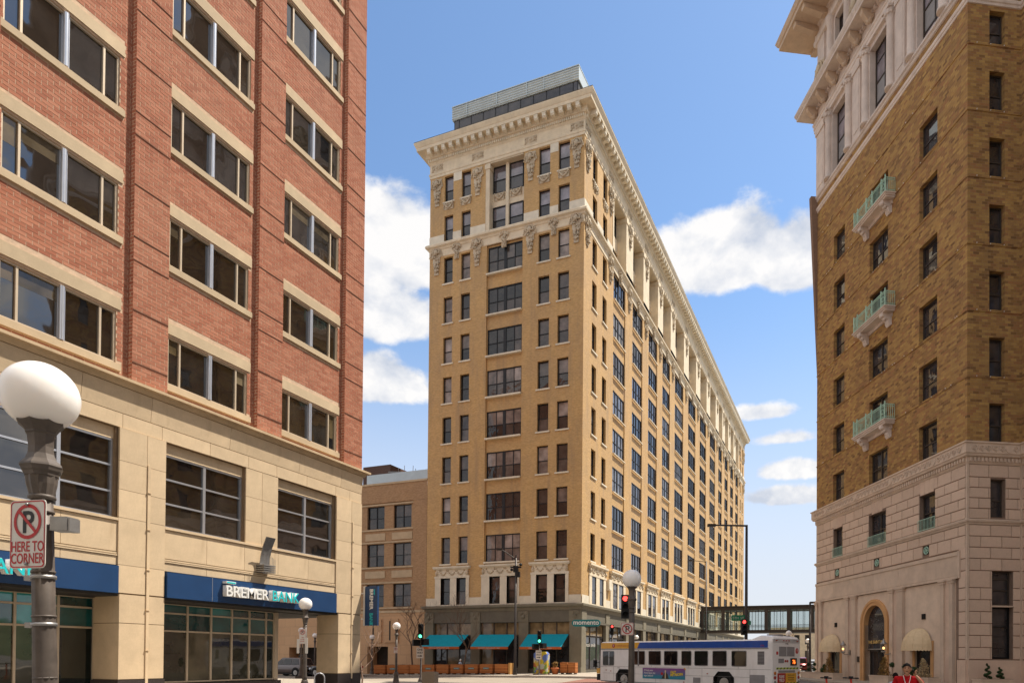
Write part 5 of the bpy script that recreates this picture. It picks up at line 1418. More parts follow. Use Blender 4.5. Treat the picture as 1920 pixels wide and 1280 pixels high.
for key, (x, y, z, lab) in {'L2': (-18.46, 19.06, .06, 'globe lamp in front of the bank storefront, no parking sign on its post'),
        'L3': (-25.57, 33.78, 0, 'globe lamp with a small parking sign, left of the green traffic light'),
        'L4': (-40.96, 50.53, -.1, 'small globe lamp behind the bare shrub, right of the vertical banner sign'),
        'L5': (-4.95, 15.76, .13, 'globe lamp with a square no parking sign, in front of the bus'),
        'L6': (-4.25, 54.16, .15, 'globe lamp rising above the rear end of the bus'),
        'L7': (-3.53, 67.33, -.1, 'far globe lamp between the bus and the hotel wall'),
        'L8': (-24.15+3.2, 68.5, .35, 'far globe lamp showing over the front end of the bus'),
        'L9': (-39.46, 40.37, .1, 'white globe lamp half hidden behind the post of the bank lamp'),
        'L10': (-45.8, 48.5, 0, 'small far globe lamp just right of the bank lamp post')}.items():
    lamps[key] = copy_tree(L1, (x, y, z), .2, lab)

def no_park(R, w, h, lines, loc, rz, size, square=False, disc=None):
    """white sheet sign with red border, P in a barred ring and red words; faces local -y"""
    S_ = put('parking_sign', None, R, loc, rz)
    mb = MB(); r = .09*min(w, h); pts = []
    for cx_, cz_, t0 in ((w/2-r, h/2-r, 0), (-w/2+r, h/2-r, PI/2), (-w/2+r, -h/2+r, PI), (w/2-r, -h/2+r, 3*PI/2)):
        for k in range(5): t = t0+PI/2*k/4; pts.append((cx_+r*math.cos(t), cz_+r*math.sin(t)))
    mb.extrude(pts, 'y', -.004, .0); mb.build('sheet', [M_signw], S_)
    mb = MB(); k = len(pts)
    for i in range(k):
        a, b = pts[i], pts[(i+1) % k]; f1, f2 = .965, .915
        mb.add([(a[0]*f1, -.006, a[1]*(1-(1-f1)*w/h)), (b[0]*f1, -.006, b[1]*(1-(1-f1)*w/h)), (b[0]*f2, -.006, b[1]*(1-(1-f2)*w/h)), (a[0]*f2, -.006, a[1]*(1-(1-f2)*w/h))], [(0, 1, 2, 3)])
    cz_, ro = disc if disc else (h*.19, w*.36); ri = ro*.80
    for i in range(28):
        t, t2 = 2*PI*i/28, 2*PI*(i+1)/28
        mb.add([(ro*math.cos(t), -.0075, cz_+ro*math.sin(t)), (ro*math.cos(t2), -.0075, cz_+ro*math.sin(t2)), (ri*math.cos(t2), -.0075, cz_+ri*math.sin(t2)), (ri*math.cos(t), -.0075, cz_+ri*math.sin(t))], [(0, 1, 2, 3)])
    c, s = math.cos(-PI/4), math.sin(-PI/4); hw = ro*.09
    mb.add([(c*u_-s*v_, -.009, cz_+s*u_+c*v_) for u_, v_ in ((-ri*1.02, -hw), (ri*1.02, -hw), (ri*1.02, hw), (-ri*1.02, hw))], [(0, 1, 2, 3)])
    mb.build('ring_and_border', [M_redpaint], S_)
    text('sign_letter', 'P', ro*1.75, M_blackp, S_, (0.02*ro, -.0072, cz_-ro*.62), (PI/2, 0, 0), .0002, bold=.003*ro/.1)
    for (t, sz, z) in lines: text('sign_lettering', t, sz, M_redpaint, S_, (0, -.006, z), (PI/2, 0, 0), .0004, bold=.0012, sx=.72)
    return S_
L1.rotation_euler = (.0057, -.0334, .2)     # the post leans a little
# the big sign by the camera, turned away from the lens
mbolt = None
s1 = no_park(L1, .305, .457, [('HERE TO', .098, -.115), ('CORNER', .098, -.195)], (0, 0, 0), 0, .1, disc=(.085, .118))
def place_on(s, lamp, wx, wy, z, rzw):
    """world placement for a child of an unscaled lamp"""
    M = Matrix.Translation(lamp.location) @ lamp.rotation_euler.to_matrix().to_4x4()
    s.matrix_basis = M.inverted() @ Matrix.Translation((wx, wy, z)) @ Matrix.Rotation(rzw, 4, 'Z')
place_on(s1, L1, -5.126, 2.816, 2.596, math.radians(8))
for zz in (.2, -.2):
    mb = MB(); mb.ball((0, -.012, zz), .012, 8, 5); mb.build('bolt', [M_poleg], s1)
mb = MB(); mb.box(-.04, .085, -.05, .05, -.048, .048); mb.box(.05, .10, -.045, .045, -.052, .04); mb.tube((-.12, 0, 0), (0, 0, 0), .02); pb = mb.build('control_box', [M_poleg], L1)
place_on(pb, L1, -5.138, 3.024, 2.70, .32)
for z in (2.33, 2.0):
    mb = MB(); mb.box(-.14, -.085, -.02, .02, -.018, .018); mb.lathe([(.076, -.012), (.076, .012)], 16); c = mb.build('clamp', [M_poleg], L1); c.location = (0, 0, z)
s5 = no_park(lamps['L5'], .31, .31, [], (0, 0, 0), 0, .1, disc=(0, .125)); place_on(s5, lamps['L5'], -5.03, 15.66, 2.50, math.radians(22))
s2 = no_park(lamps['L2'], .24, .55, [('7 AM', .05, -.06), ('TO 6 PM', .05, -.13), ('MON FRI', .05, -.2)], (0, 0, 0), 0, .1, disc=(.15, .09)); place_on(s2, lamps['L2'], -18.48, 18.95, 2.48, math.radians(28))
mb = MB(); mb.box(-.19, -.1, -.01, .01, -.62, -.1); mb.box(.1, .19, -.01, .01, -.62, -.05); mb.build('side_sign', [M_signw], s2)
s3 = no_park(lamps['L3'], .23, .40, [('2 HR', .06, -.15)], (0, 0, 0), 0, .1, disc=(.06, .09)); place_on(s3, lamps['L3'], -25.55, 33.68, 2.15, math.radians(28))

def signal_head(R, loc, rz, on, mats_off=None):
    H = put('signal_head', None, R, loc, rz); mb = MB()
    mb.box(-.16, .16, -.1, .1, 0, .98); mb.build('housing', [M_rubber], H)
    for i, k in enumerate(('red', 'amber', 'green')):
        z = .82-.325*i; mb = MB(); mb.tube((0, -.1, z), (0, -.115, z), .105, .105, 16)
        mat = {'red': M_red_on, 'green': M_green_on}.get(k) if on == k else M_blackish()
        mb.build('lens', [mat], H)
        mb = MB(); n = 14
        for j in range(n):
            t, t2 = -.3+(PI+.6)*j/n, -.3+(PI+.6)*(j+1)/n
            mb.add([(.125*math.cos(t), -.1, z+.125*math.sin(t)), (.125*math.cos(t2), -.1, z+.125*math.sin(t2)), (.125*math.cos(t2), -.27, z+.125*math.sin(t2)-.02), (.125*math.cos(t), -.27, z+.125*math.sin(t)-.02)], [(0, 1, 2, 3)])
        mb.build('visor', [M_rubber], H)
    return H
def ped_head(R, loc, rz):
    mb = MB(); mb.box(-.22, .22, -.12, .1, 0, .42); mb.box(-.25, .25, -.26, -.1, .38, .42); mb.box(-.25, -.22, -.26, -.1, 0, .42); mb.box(.22, .25, -.26, -.1, 0, .42)
    return mb.build('pedestrian_head', [M_rubber], R, loc, rz)
def one_way(R, loc, rz):
    S_ = put('one_way_sign', None, R, loc, rz); mb = MB(); mb.box(-.23, .23, -.004, 0, 0, .72); mb.build('sheet', [M_signw], S_)
    text('sign_lettering', 'ONE', .19, M_blackp, S_, (0, -.006, .51), (PI/2, 0, 0), .0005, bold=.004, sx=.9); text('sign_lettering', 'WAY', .19, M_blackp, S_, (0, -.006, .30), (PI/2, 0, 0), .0005, bold=.004, sx=.9)
    mb = MB(); mb.add([(-.16, -.006, .12), (.04, -.006, .12), (.04, -.006, .08), (.17, -.006, .15), (.04, -.006, .22), (.04, -.006, .18), (-.16, -.006, .18)], [(0, 1, 2, 3, 4, 5, 6)]); mb.build('arrow', [M_blackp], S_)
def signal_post(label, x, y, z, face, on, sign=True, h=3.9):
    R = root('traffic_signal', label, 'traffic light', (x, y, z)); r = face
    mb = MB(); mb.lathe([(.2, 0), (.2, .12), (.15, .22), (.12, .3), (.065, .36), (.06, h)], 12); mb.build('post', [M_pole], R)
    signal_head(R, (.06, -.14, h-1.02), r, on)
    ped_head(R, (-.38, -.05, h-1.5), r+.5); ped_head(R, (.42, -.02, h-1.45), r-.9)
    mb = MB(); mb.tube((-.5, -.02, h-1.3), (.5, -.02, h-1.3), .03); mb.build('crossarm', [M_rubber], R)
    if sign: one_way(R, (-.02, -.1, h-2.32), r)
    return R
signal_post('traffic light showing green above a one way sign, left of the first teal awning', -26.66, 37.87, .02, math.radians(22), 'green', True, 3.95)
signal_post('traffic light with green arrow in front of the painted utility box', -23.13, 48.95, .17, math.radians(22), 'green', True, 3.75)
def signal_pole(label, x, y, z, rz, on, h, arm=None):
    R = root('traffic_signal', label, 'traffic light', (x, y, z)); mb = MB(); mb.lathe([(.12, 0), (.07, .3), (.055, h)], 10)
    if arm: mb.tube((0, 0, h-.45), (arm, 0, h-.45), .03)
    mb.build('post', [M_pole], R); signal_head(R, ((arm or 0), -.1, h-1.02), rz, on); return R
signal_pole('red traffic light just left of the globe lamp with the square sign', -8.33, 26.75, 0, math.radians(22), 'red', 4.45, -.33)
signal_pole('red traffic light seen over the front of the bus', -21.4, 61.9, .45, math.radians(22), 'red', 4.55)
def mast(label, x, y, z, h, arm, rz, extras):
    R = root('tall_mast', label, 'light pole', (x, y, z), rz); mb = MB(); mb.lathe([(.2, 0), (.16, .5), (.11, 1), (.075, h)], 12); mb.build('mast', [M_poledark], R)
    mb = MB()
    if arm[1] == 0: mb.tube((0, 0, h-.05), (arm[0], 0, h-.02), .06, .05)
    else: mb.tube((0, 0, h-.1), (arm[0], 0, h+arm[1]), .05, .03)
    mb.box(arm[0]-.35, arm[0]+.15, -.12, .12, h+arm[1]-.12, h+arm[1]+.04); mb.build('arm', [M_poledark], R); return R
m1 = mast('tall slim mast with arm to the left rising behind the bus', -5.91, 42.69, 0, 10.15, (-2.1, 0), math.radians(21.4), 0)
signal_head(m1, (-.17, -.1, 3.25), 0, 'red')
mb = MB(); mb.box(-.92, -.08, -.03, .0, 4.15, 4.5); mb.box(.08, .3, -.02, .0, 3.9, 4.15); mb.build('street_name_sign', [M_signg], m1)
text('sign_lettering', '5TH  ST', .2, M_signw, m1, (-.5, -.035, 4.25), (PI/2, 0, 0), .001)
m2 = mast('dark brown pole with camera cluster in front of the second teal awning', -25.4, 49.1, .14, 9.75, (-1.25, .75), math.radians(21.4), 0)
mb = MB(); mb.box(-.2, .2, -.2, .2, 8.6, 9.1); mb.box(-.45, .45, -.08, .08, 8.95, 9.05); mb.ball((-.35, 0, 8.8), .12, 8, 6); mb.ball((.4, -.1, 9.2), .13, 8, 6); mb.box(.05, .35, -.25, .25, 8.2, 8.6); mb.tube((0, 0, 9), (0, 0, 10.0), .05); mb.build('camera_cluster', [M_rubber], m2)
mast('distant slim street light with double arm beyond the skyway', -15.8, 80, .3, 13.1, (-1.8, .2), 0, 0)
mast('thin dark pole beside the skyway post close to the hotel wall', -2.9, 58.5, .3, 6.2, (.35, 0), 0, 0)

# ------------------------------------------------------------------ planters and clutter by the restaurant
def planter_proto(label, x, y, z, rz=0):
    R = root('wooden_planter', label, 'planter', (x, y, z), rz, 'wooden planters fencing the restaurant terrace')
    mb = MB(); w, d, h = .61, .28, .86; mb.box(-w, w, -d, d, .10, h)
    mb.build('box', [M_wood], R)
    mb = MB(); mb.box(-w+.12, -w+.26, -d+.03, d-.03, 0, .1); mb.box(w-.26, w-.12, -d+.03, d-.03, 0, .1); mb.build('foot', [M_brownframe], R)
    mb = MB(); r = random.Random(1); 
    for i in range(22):
        x_ = r.uniform(-w*.9, w*.9); y_ = r.uniform(-d*.7, d*.7); mb.tube((x_, y_, h), (x_+r.uniform(-.08, .08), y_, h+r.uniform(.03, .12)), .008, .004, 4)
    mb.build('dry_stems', [M_bark], R)
    return R
px_ = [-39.6, -38.15, -36.9, -35.8, -34.35, -32.9, -31.45, -30.0, -28.55, -27.1]
names = ['first wooden planter from the left end, beside the small globe lamp', 'second planter from the left with a teal momento badge', 'narrow planter set back behind the globe lamp post', 'plain wooden planter left of the green traffic light', 'planter with teal badge right of the green traffic light post', 'plain planter behind the concrete bin', 'planter with teal badge under the first teal awning', 'plain planter between the two badged planters', 'badged planter left of the brown camera pole', 'last planter of the row ending in a pale wood post']
P0 = None
for i, (x, nm) in enumerate(zip(px_, names)):
    y = 50.15-.012*(x+40)*0; z = g(x, y)+.14
    if P0 is None: P0 = planter_proto(nm, x, y, z)
    else: o = copy_tree(P0, (x, y, z), 0, nm)
for o in [ob for ob in COL.objects if ob.name.startswith('wooden_planter')]:
    if 'badge' in o['label']:
        mb = MB(); pts = [(.22*(1 if math.cos(t) > 0 else -1)+.07*math.cos(t), .52+.07*math.sin(t)) for t in [2*PI*i/12 for i in range(12)]]; mb.extrude(pts, 'y', -.295, -.28); mb.build('badge', [M_signteal], o)
        text('badge_lettering', 'momento', .12, M_white, o, (0, -.3, .49), (PI/2, 0, 0), .002)
mb = MB(); mb.box(-.1, .1, -.28, .28, 0, .95); tag(mb.build('fence_post', [M_postwood], None, (-26.32, 50.15, g(-26.3, 50.1)+.14)), 'pale wooden post closing the right end of the planter row', 'post')
for i, (x, nm) in enumerate(((-21.45, 'square wooden planter right of the clay pot'), (-20.75, 'square wooden planter nearest the storefront corner pier'))):
    o = copy_tree(P0, (x, 50.3, g(x, 50.3)+.14), 0, nm); o.scale = (.52, 1, 1.1)
def clay_pot():
    x, y = -22.15, 49.9; R = root('clay_pot', 'terracotta pot with orange plants beside the square planters', 'plant pot', (x, y, g(x, y)+.14))
    mb = MB(); mb.lathe([(.22, 0), (.3, .42), (.36, .44), (.36, .54), (.3, .52)], 16); mb.build('pot', [M_terrapot], R)
    mb = MB(); r = random.Random(4)
    for i in range(60):
        a = r.uniform(0, 6.3); q = r.uniform(0, .3); mb.ball((q*math.cos(a), q*math.sin(a), .55+r.uniform(0, .45)), r.uniform(.03, .06), 5, 4, jit=.3)
    mb.build('plants', [M_shrub], R)
clay_pot()
def utility_box():
    m, nt, b = base_mat('painted_mural', .5, .3); tc = nn(nt, 'ShaderNodeTexCoord'); n = nn(nt, 'ShaderNodeTexVoronoi', inp={'Scale': 2.4}); n2 = noise(nt, tc.outputs['Object'], 1.3, 3); va = nn(nt, 'ShaderNodeVectorMath', operation='ADD'); lk(nt, tc.outputs['Object'], va.inputs[0]); lk(nt, n2.outputs['Color'], va.inputs[1]); lk(nt, va.outputs[0], n.inputs['Vector'])
    ramp = nn(nt, 'ShaderNodeValToRGB'); ramp.color_ramp.interpolation = 'CONSTANT'; el = ramp.color_ramp.elements
    cs = [(.55, .42, .03), (.10, .16, .42), (.18, .30, .06), (.5, .35, .05), (.35, .10, .04), (.45, .45, .35)]
    while len(el) < len(cs): el.new(.5)
    for i, c in enumerate(cs): el[i].position = i/len(cs); el[i].color = col4(c)
    s = nn(nt, 'ShaderNodeSeparateColor'); lk(nt, n.outputs['Color'], s.inputs[0]); lk(nt, s.outputs[0], ramp.inputs[0]); lk(nt, ramp.outputs[0], b.inputs['Base Color'])
    x, y = -23.2, 49.55; R = root('utility_cabinet', 'utility cabinet painted with a bright yellow and blue mural behind the traffic light', 'utility box', (x, y, g(x, y)+.14))
    mb = MB(); mb.box(-.58, .58, -.3, .3, .08, 1.68); mb.hexa([(-.58, -.3, 1.68), (.58, -.3, 1.68), (.58, .3, 1.68), (-.58, .3, 1.68), (-.42, -.22, 1.86), (.42, -.22, 1.86), (.42, .22, 1.86), (-.42, .22, 1.86)]); mb.box(-.57, -.0, -.31, -.3, .2, 1.6); mb.box(.01, .57, -.31, -.3, .2, 1.6); mb.build('cabinet', [m], R)
    mb = MB(); mb.box(-.62, .62, -.34, .34, -.05, .08); mb.build('cabinet_base', [M_conc], R)
utility_box()
mb = MB(); mb.hexa([(-.34, -.3, 0), (.34, -.3, 0), (.34, .3, 0), (-.34, .3, 0), (-.36, -.32, .9), (.36, -.32, .9), (.36, .32, .9), (-.36, .32, .9)])
cb = root('concrete_litter_bin', 'square exposed aggregate litter bin on the near pavement below the planters', 'litter bin', (-20.95, 30.6, .02), .25)
mb.build('bin_body', [M_conc], cb); mb = MB(); mb.box(-.33, .33, -.29, .29, .9, .93); mb.build('lid', [M_conc], cb)
def bike_rack():
    R = root('bike_rack', 'bent galvanised hoop bike rack beside the arcade pier', 'bike rack', (-20.6, 22.1, .1), .9); mb = MB()
    pts = [(-.2, 0, 0), (-.2, 0, .75)]+[(-.2+.2*(1-math.cos(PI*i/8)), 0, .75+.2*math.sin(PI*i/8)) for i in range(1, 9)]+[(.2, 0, 0)]
    mb.path(pts, .025, 8); mb.build('hoop', [M_alu], R)
bike_rack()
def standpipe():
    R = root('wall_hydrant', 'small twin outlet standpipe by the arcade floor', 'hydrant', (-21.6, 22.6, .5)); mb = MB(); mb.tube((-.5, 0, 0), (0, 0, 0), .05); mb.ball((.05, -.1, 0), .07, 8, 6); mb.ball((.05, .1, 0), .07, 8, 6); mb.build('outlets', [M_alu], R)
standpipe()
# ------------------------------------------------------------------ bus
def bus():
    PH = math.radians(26)
    # local x runs from the rear (0) to the front (12.2); local y from near side (0) to far side (2.55)
    R = root('city_bus', 'white city bus with blue and yellow roof band, seen from its rear left corner', 'bus', (-3.4, 33.9, 0), PI-PH)
    # mirrored frame: near side is at local y = 0, body extends to negative y
    Lb, Wb = 12.2, 2.55
    def B(mb, x0, x1, y0, y1, z0, z1, mi=0): return mb.box(x0, x1, -y1, -y0, z0, z1, mi)
    wh = [(2.9, .62), (10.15, .60)]; zb, zr = .32, 2.78
    # side skin with wheel arches (octagonal)
    def side(y, nm):
        mb = MB(); pts = [(.02, zb)]
        for c, r in wh:
            pts += [(c-r, zb), (c-r, .78), (c-r*.55, 1.08), (c+r*.55, 1.08), (c+r, .78), (c+r, zb)]
        pts += [(Lb-.05, zb), (Lb-.02, 1.2), (Lb-.08, 2.6), (.02, 2.6)]
        vs = [(x, y, z) for x, z in pts]+[(x, y+(.04 if y < -1 else -.04), z) for x, z in pts]; n = len(pts)
        mb.add(vs, [tuple(range(n)), tuple(range(n, 2*n))]+[(i, (i+1) % n, n+(i+1) % n, n+i) for i in range(n)]); mb.build(nm, [M_buswhite], R)
    side(0, 'side_panel'); side(-Wb, 'side_panel')
    mb = MB(); B(mb, .02, Lb-.02, .04, Wb-.04, .9, 1.25); B(mb, .1, Lb-.4, .08, Wb-.08, .3, .34); mb.build('floor', [M_rubber], R)
    # roof with rounded shoulders, raised cap at the rear
    def prof(zt, ins=0.): return [(-ins, 2.58), (-.02-ins, 2.68), (-.10-ins, zt-.03), (-.30, zt), (-Wb+.30, zt), (-Wb+.10+ins, zt-.03), (-Wb+.02+ins, 2.68), (-Wb+ins, 2.58)]
    mb = MB(); mb.extrude(prof(2.77), 'x', .9, Lb-.1); mb.build('roof', [M_buswhite], R)
    mb = MB()
    for i, (x0, x1, za, zb_) in enumerate(((.0, .12, 2.80, 2.92), (.12, .75, 2.92, 2.97), (.75, 1.25, 2.97, 2.80))):
        p0 = prof(za); p1 = prof(zb_); n = len(p0); vs = [(x0, y, z) for y, z in p0]+[(x1, y, z) for y, z in p1]; mb.add(vs, [(k, (k+1) % n, n+(k+1) % n, n+k) for k in range(n)]+[tuple(range(n))], 0)
    mb.build('rear_roof_cap', [M_buswhite], R)
    # coloured band under the roof
    mb = MB(); B(mb, .28, 9.05, -.012, .02, 2.34, 2.69); mb.build('blue_band', [M_blue], R)
    mb = MB(); mb.add([(9.05, .014, 2.34), (Lb-.1, .014, 2.34), (Lb-.1, .014, 2.69), (8.85, .014, 2.69)], [(0, 1, 2, 3)]); B(mb, 9.0, Lb-.1, -.008, .02, 2.34, 2.69); mb.build('yellow_band', [M_yellow], R)
    mb = MB(); B(mb, .25, Lb-.06, -.02, .0, 2.28, 2.325); mb.build('gutter_trim', [M_busgrey], R)
    mb = MB(); mb.tube((11.0, .016, 2.51), (11.0, .022, 2.51), .12, .12, 16); mb.build('logo_disc', [M_redpaint], R)
    rt = (PI/2, 0, PI)
    text('logo_letter', 'T', .17, M_white, R, (11.0, .026, 2.45), rt, .001, bold=.004)
    text('bus_lettering', 'metrotransit.org', .17, M_orangec, R, (10.2, .018, 2.46), rt, .001)
    # windows: near side
    def side_window(x0, x1, z0, z1, y, fm=M_busgrey):
        W_ = put('window', None, R, ((x0+x1)/2, y, z0)); w, h = x1-x0, z1-z0; mb = MB(); pts = []
        r = .07
        for cx_, cz_, t0 in ((w/2-r, h-r, 0), (-w/2+r, h-r, PI/2), (-w/2+r, r, PI), (w/2-r, r, 3*PI/2)):
            for k in range(4): t = t0+PI/2*k/3; pts.append((cx_+r*math.cos(t), cz_+r*math.sin(t)))
        s = .012 if y > -1 else -.012
        inner = [(a*.94, h/2+(b-h/2)*.92) for a, b in pts]; n = len(pts)
        mb.add([(a, s, b) for a, b in pts]+[(a, s*1.6, b) for a, b in inner]+[(a, s*.5, b) for a, b in inner], [(i, (i+1) % n, n+(i+1) % n, n+i) for i in range(n)]+[(n+i, n+(i+1) % n, 2*n+(i+1) % n, 2*n+i) for i in range(n)]); mb.build('frame', [fm], W_)
        mb = MB(); mb.add([(a, s*.8, b) for a, b in inner], [tuple(range(n))]); mb.build('pane', [M_gl_bus], W_)
    ws = [(1.50, 2.42), (2.70, 3.62), (3.90, 4.82), (5.02, 5.72), (5.98, 6.98), (7.2, 8.15), (8.42, 9.7)]
    for a, b in ws: side_window(a, b, 1.38, 2.2, 0)
    side_window(10.95, 11.95, 1.30, 2.2, 0)
    mb = MB(); B(mb, 11.38, 11.42, -.02, 0, 1.34, 2.16); mb.build('window_divider', [M_alu], R)
    for a, b in ws: side_window(a, b, 1.38, 2.2, -Wb)
    # body lines and panels
    mb = MB(); B(mb, .1, Lb-.1, -.006, .0, 1.245, 1.26)
    for x in (1.3, 4.3, 7.6, 9.2, 11.0): B(mb, x, x+.012, -.005, 0, .36, 1.24)
    B(mb, .1, Lb-.1, -.01, .0, .33, .38); mb.build('panel_joint', [M_busgrey], R)
    mb = MB(); B(mb, .48, .86, -.01, .0, 1.5, 2.16); B(mb, .45, 1.32, -.012, .0, .40, .98); 
    for i in range(9): B(mb, .48, .86, -.018, -.01, 1.53+i*.07, 1.55+i*.07, 1)
    mb.build('side_grille', [M_busgrey, M_blackish()], R)
    mb = MB()
    for x in (2.0, 5.2, 7.9): B(mb, x, x+.012, -.006, 0, 1.27, 2.28)
    B(mb, 8.9, 8.99, -.02, .0, 1.3, 2.24); B(mb, .3, 11.9, -.012, 0, .84, .852); B(mb, 4.4, 4.9, -.008, 0, .45, .75); mb.build('panel_joint', [M_busgrey], R)
    # wheels
    for c, r in wh:
        for s in (0, 1):
            y = -.02 if s == 0 else -Wb+.02; q = y-.28 if s == 0 else y+.28
            W_ = put('wheel', None, R, (c, y, .5)); mb = MB(); sg = -1 if s == 0 else 1
            mb.tube((0, sg*.02, 0), (0, sg*.3, 0), .5, .5, 28); mb.build('tyre', [M_tyre], W_)
            mb = MB(); mb.tube((0, sg*.0, 0), (0, sg*.03, 0), .28, .29, 24); mb.tube((0, -sg*.07, 0), (0, 0, 0), .09, .11, 12)
            for k in range(8): t = 2*PI*k/8; mb.ball((.18*math.cos(t), -sg*.01, .18*math.sin(t)), .028, 6, 4)
            mb.build('rim', [M_rim], W_)
        mb = MB(); B(mb, c-r, c+r, .3, Wb-.3, .3, 1.08); mb.build('wheel_housing', [M_blackish()], R)
        mb = MB(); pts = [(c-r, zb), (c-r, .78), (c-r*.55, 1.08), (c+r*.55, 1.08), (c+r, .78), (c+r, zb)]
        for p, q in zip(pts[:-1], pts[1:]): mb.tube((p[0], .015, p[1]), (q[0], .015, q[1]), .03, .03, 6)
        mb.build('arch_trim', [M_rubber], R)
    # advertising panel between the wheels
    m, nt, b = base_mat('advert_print', .4, .4); tc = nn(nt, 'ShaderNodeTexCoord'); s = nn(nt, 'ShaderNodeSeparateXYZ'); lk(nt, tc.outputs['Object'], s.inputs[0])
    rp = nn(nt, 'ShaderNodeValToRGB'); lk(nt, rng(nt, s.outputs[2], .58, 1.22), rp.inputs[0]); e = rp.color_ramp.elements; e[0].color = (.02, .25, .36, 1); e[1].color = (.26, .06, .25, 1); x_ = e.new(.45); x_.color = (.12, .16, .34, 1); x2 = e.new(.25); x2.color = (.04, .25, .36, 1); lk(nt, rp.outputs[0], b.inputs['Base Color'])
    mb = MB(); B(mb, 5.45, 8.6, -.012, 0, .60, 1.21); mb.build('advert_panel', [m], R)
    for i, t in enumerate(("I'll help your", 'friend leave the', 'vape behind!')): text('advert_lettering', t, .155, M_white, R, (8.5, .015, 1.03-.155*i), rt, .0008, bold=.002, align='LEFT', shear=.25, sx=.9)
    text('advert_lettering', 'FAST', .2, M_yellowp(), R, (6.5, .018, .93), (PI/2, .0, PI), .001, bold=.008, align='LEFT', shear=.2, sx=.9); text('advert_lettering', 'METABORN', .2, M_yellowp(), R, (6.5, .018, .77), (PI/2, -.08, PI), .001, bold=.008, align='LEFT', shear=.2, sx=.85)
    mb = MB()
    mb.add([(6.6, .014, .62), (7.15, .014, .62), (7.0, .014, .9), (6.9, .014, .97), (6.8, .014, .97), (6.7, .014, .88)], [(0, 1, 2, 3, 4, 5)]); mb.build('advert_figure_coat', [M_brownframe], R)
    mb = MB(); mb.tube((6.86, .014, 1.05), (6.86, .017, 1.05), .055, .055, 12); mb.add([(6.83, .016, .62), (6.91, .016, .62), (6.90, .016, 1.02), (6.83, .016, 1.02)], [(0, 1, 2, 3)]); mb.build('advert_figure', [M_cream], R)
    mb = MB(); mb.tube((7.12, .0135, .9), (7.12, .014, .9), .09, .09, 14); mb.build('advert_spot', [M_redpaint], R)
    mb = MB(); mb.ball((5.5, .0, 1.17), .09, 8, 6, sc=(1, .15, 1)); mb.build('advert_star', [M_yellow], R)
    text('bus_number', '1776', .11, M_blackp, R, (10.6, .006, 1.14), rt, .001); 
    for x, z in ((11.6, 1.0), (5.5, .45), (3.9, .95), (9.6, .85), (11.2, .95)): mb = MB(); B(mb, x, x+.09, -.01, 0, z, z+.05); mb.build('marker_lamp', [M_red], R)
    text('bus_lettering', '1776', .12, M_redpaint, R, (.6, .016, 2.4), rt, .001)
    # front end
    mb = MB(); mb.hexa([(Lb-.06, 0, .32), (Lb+.04, -.25, .32), (Lb+.04, -Wb+.25, .32), (Lb-.06, -Wb, .32), (Lb-.1, 0, 2.62), (Lb-.02, -.25, 2.62), (Lb-.02, -Wb+.25, 2.62), (Lb-.1, -Wb, 2.62)]); mb.build('front_panel', [M_buswhite], R)
    mb = MB(); mb.add([(Lb+.06, -.2, 1.0), (Lb+.06, -Wb+.2, 1.0), (Lb+.0, -Wb+.2, 2.3), (Lb+.0, -.2, 2.3)], [(0, 1, 2, 3)]); mb.build('windscreen', [M_gl_bus], R)
    mb = MB(); mb.box(Lb, Lb+.3, -Wb+.05, -.02, .38, .78); mb.build('bumper', [M_rubber], R)
    mb = MB(); mb.box(Lb+.0, Lb+.28, -.3, .02, .8, 1.12); mb.build('bike_carrier', [M_yellow], R)
    mb = MB(); mb.tube((Lb, .02, 1.5), (Lb+.25, .14, 1.45), .02); mb.box(Lb+.2, Lb+.3, .06, .3, 1.2, 1.62); mb.build('mirror', [M_rubber], R)
    # ---- rear end: local frame facing -x
    Q = put('rear_panel', None, R, (0, 0, 0)); 
    mb = MB(); mb.hexa([(.0, 0, .52), (.0, -Wb, .52), (.06, -Wb, .52), (.06, 0, .52), (.0, -.0, 2.78), (.0, -Wb, 2.78), (.06, -Wb, 2.78), (.06, 0, 2.78)]); mb.build('rear_skin', [M_buswhite], Q)
    def RB(name, y0, y1, z0, z1, mat, o=.012): mb = MB(); mb.box(-o, .0, -y1, -y0, z0, z1); return mb.build(name, [mat], Q)
    RB('rear_grille', .55, 1.24, 1.92, 2.40, M_busgrey); RB('rear_grille', 1.29, 2.0, 1.92, 2.40, M_busgrey); RB('rear_vent', .50, 1.0, 1.58, 1.80, M_busgrey); RB('rear_vent', .5, 2.05, 1.10, 1.22, M_busgrey)
    RB('display', 1.62, 2.2, 1.46, 1.83, M_rubber, .03); text('display_number', '76', .27, M_led, Q, (-.034, -1.91, 1.55), (PI/2, 0, -PI/2), .001, bold=.008)
    RB('yellow_notice', 1.16, 2.18, .60, 1.08, M_yellow); RB('red_notice', .42, 1.16, .60, 1.08, M_redpaint, .014)
    text('notice_lettering', 'PLEASE', .17, M_white, Q, (-.018, -.79, .86), (PI/2, 0, -PI/2), .001, bold=.005, sx=.9); text('notice_lettering', 'YIELD', .21, M_white, Q, (-.018, -.79, .66), (PI/2, 0, -PI/2), .001, bold=.005, sx=.9)
    for i, t in enumerate(('When bus signals', 'you must yield', 'Minnesota Law')): text('notice_lettering', t, .095, M_brownframe, Q, (-.016, -1.67, .95-.12*i), (PI/2, 0, -PI/2), .001)
    for zz in (1.27, .53):
        for i in range(7):
            y0 = .32+i*.31; mb = MB(); mb.add([(-.013, -y0, zz), (-.013, -y0-.1, zz), (-.013, -y0-.18, zz+.09), (-.013, -y0-.08, zz+.09)], [(0, 1, 2, 3)]); mb.build('hazard_stripe', [M_rubber], Q)
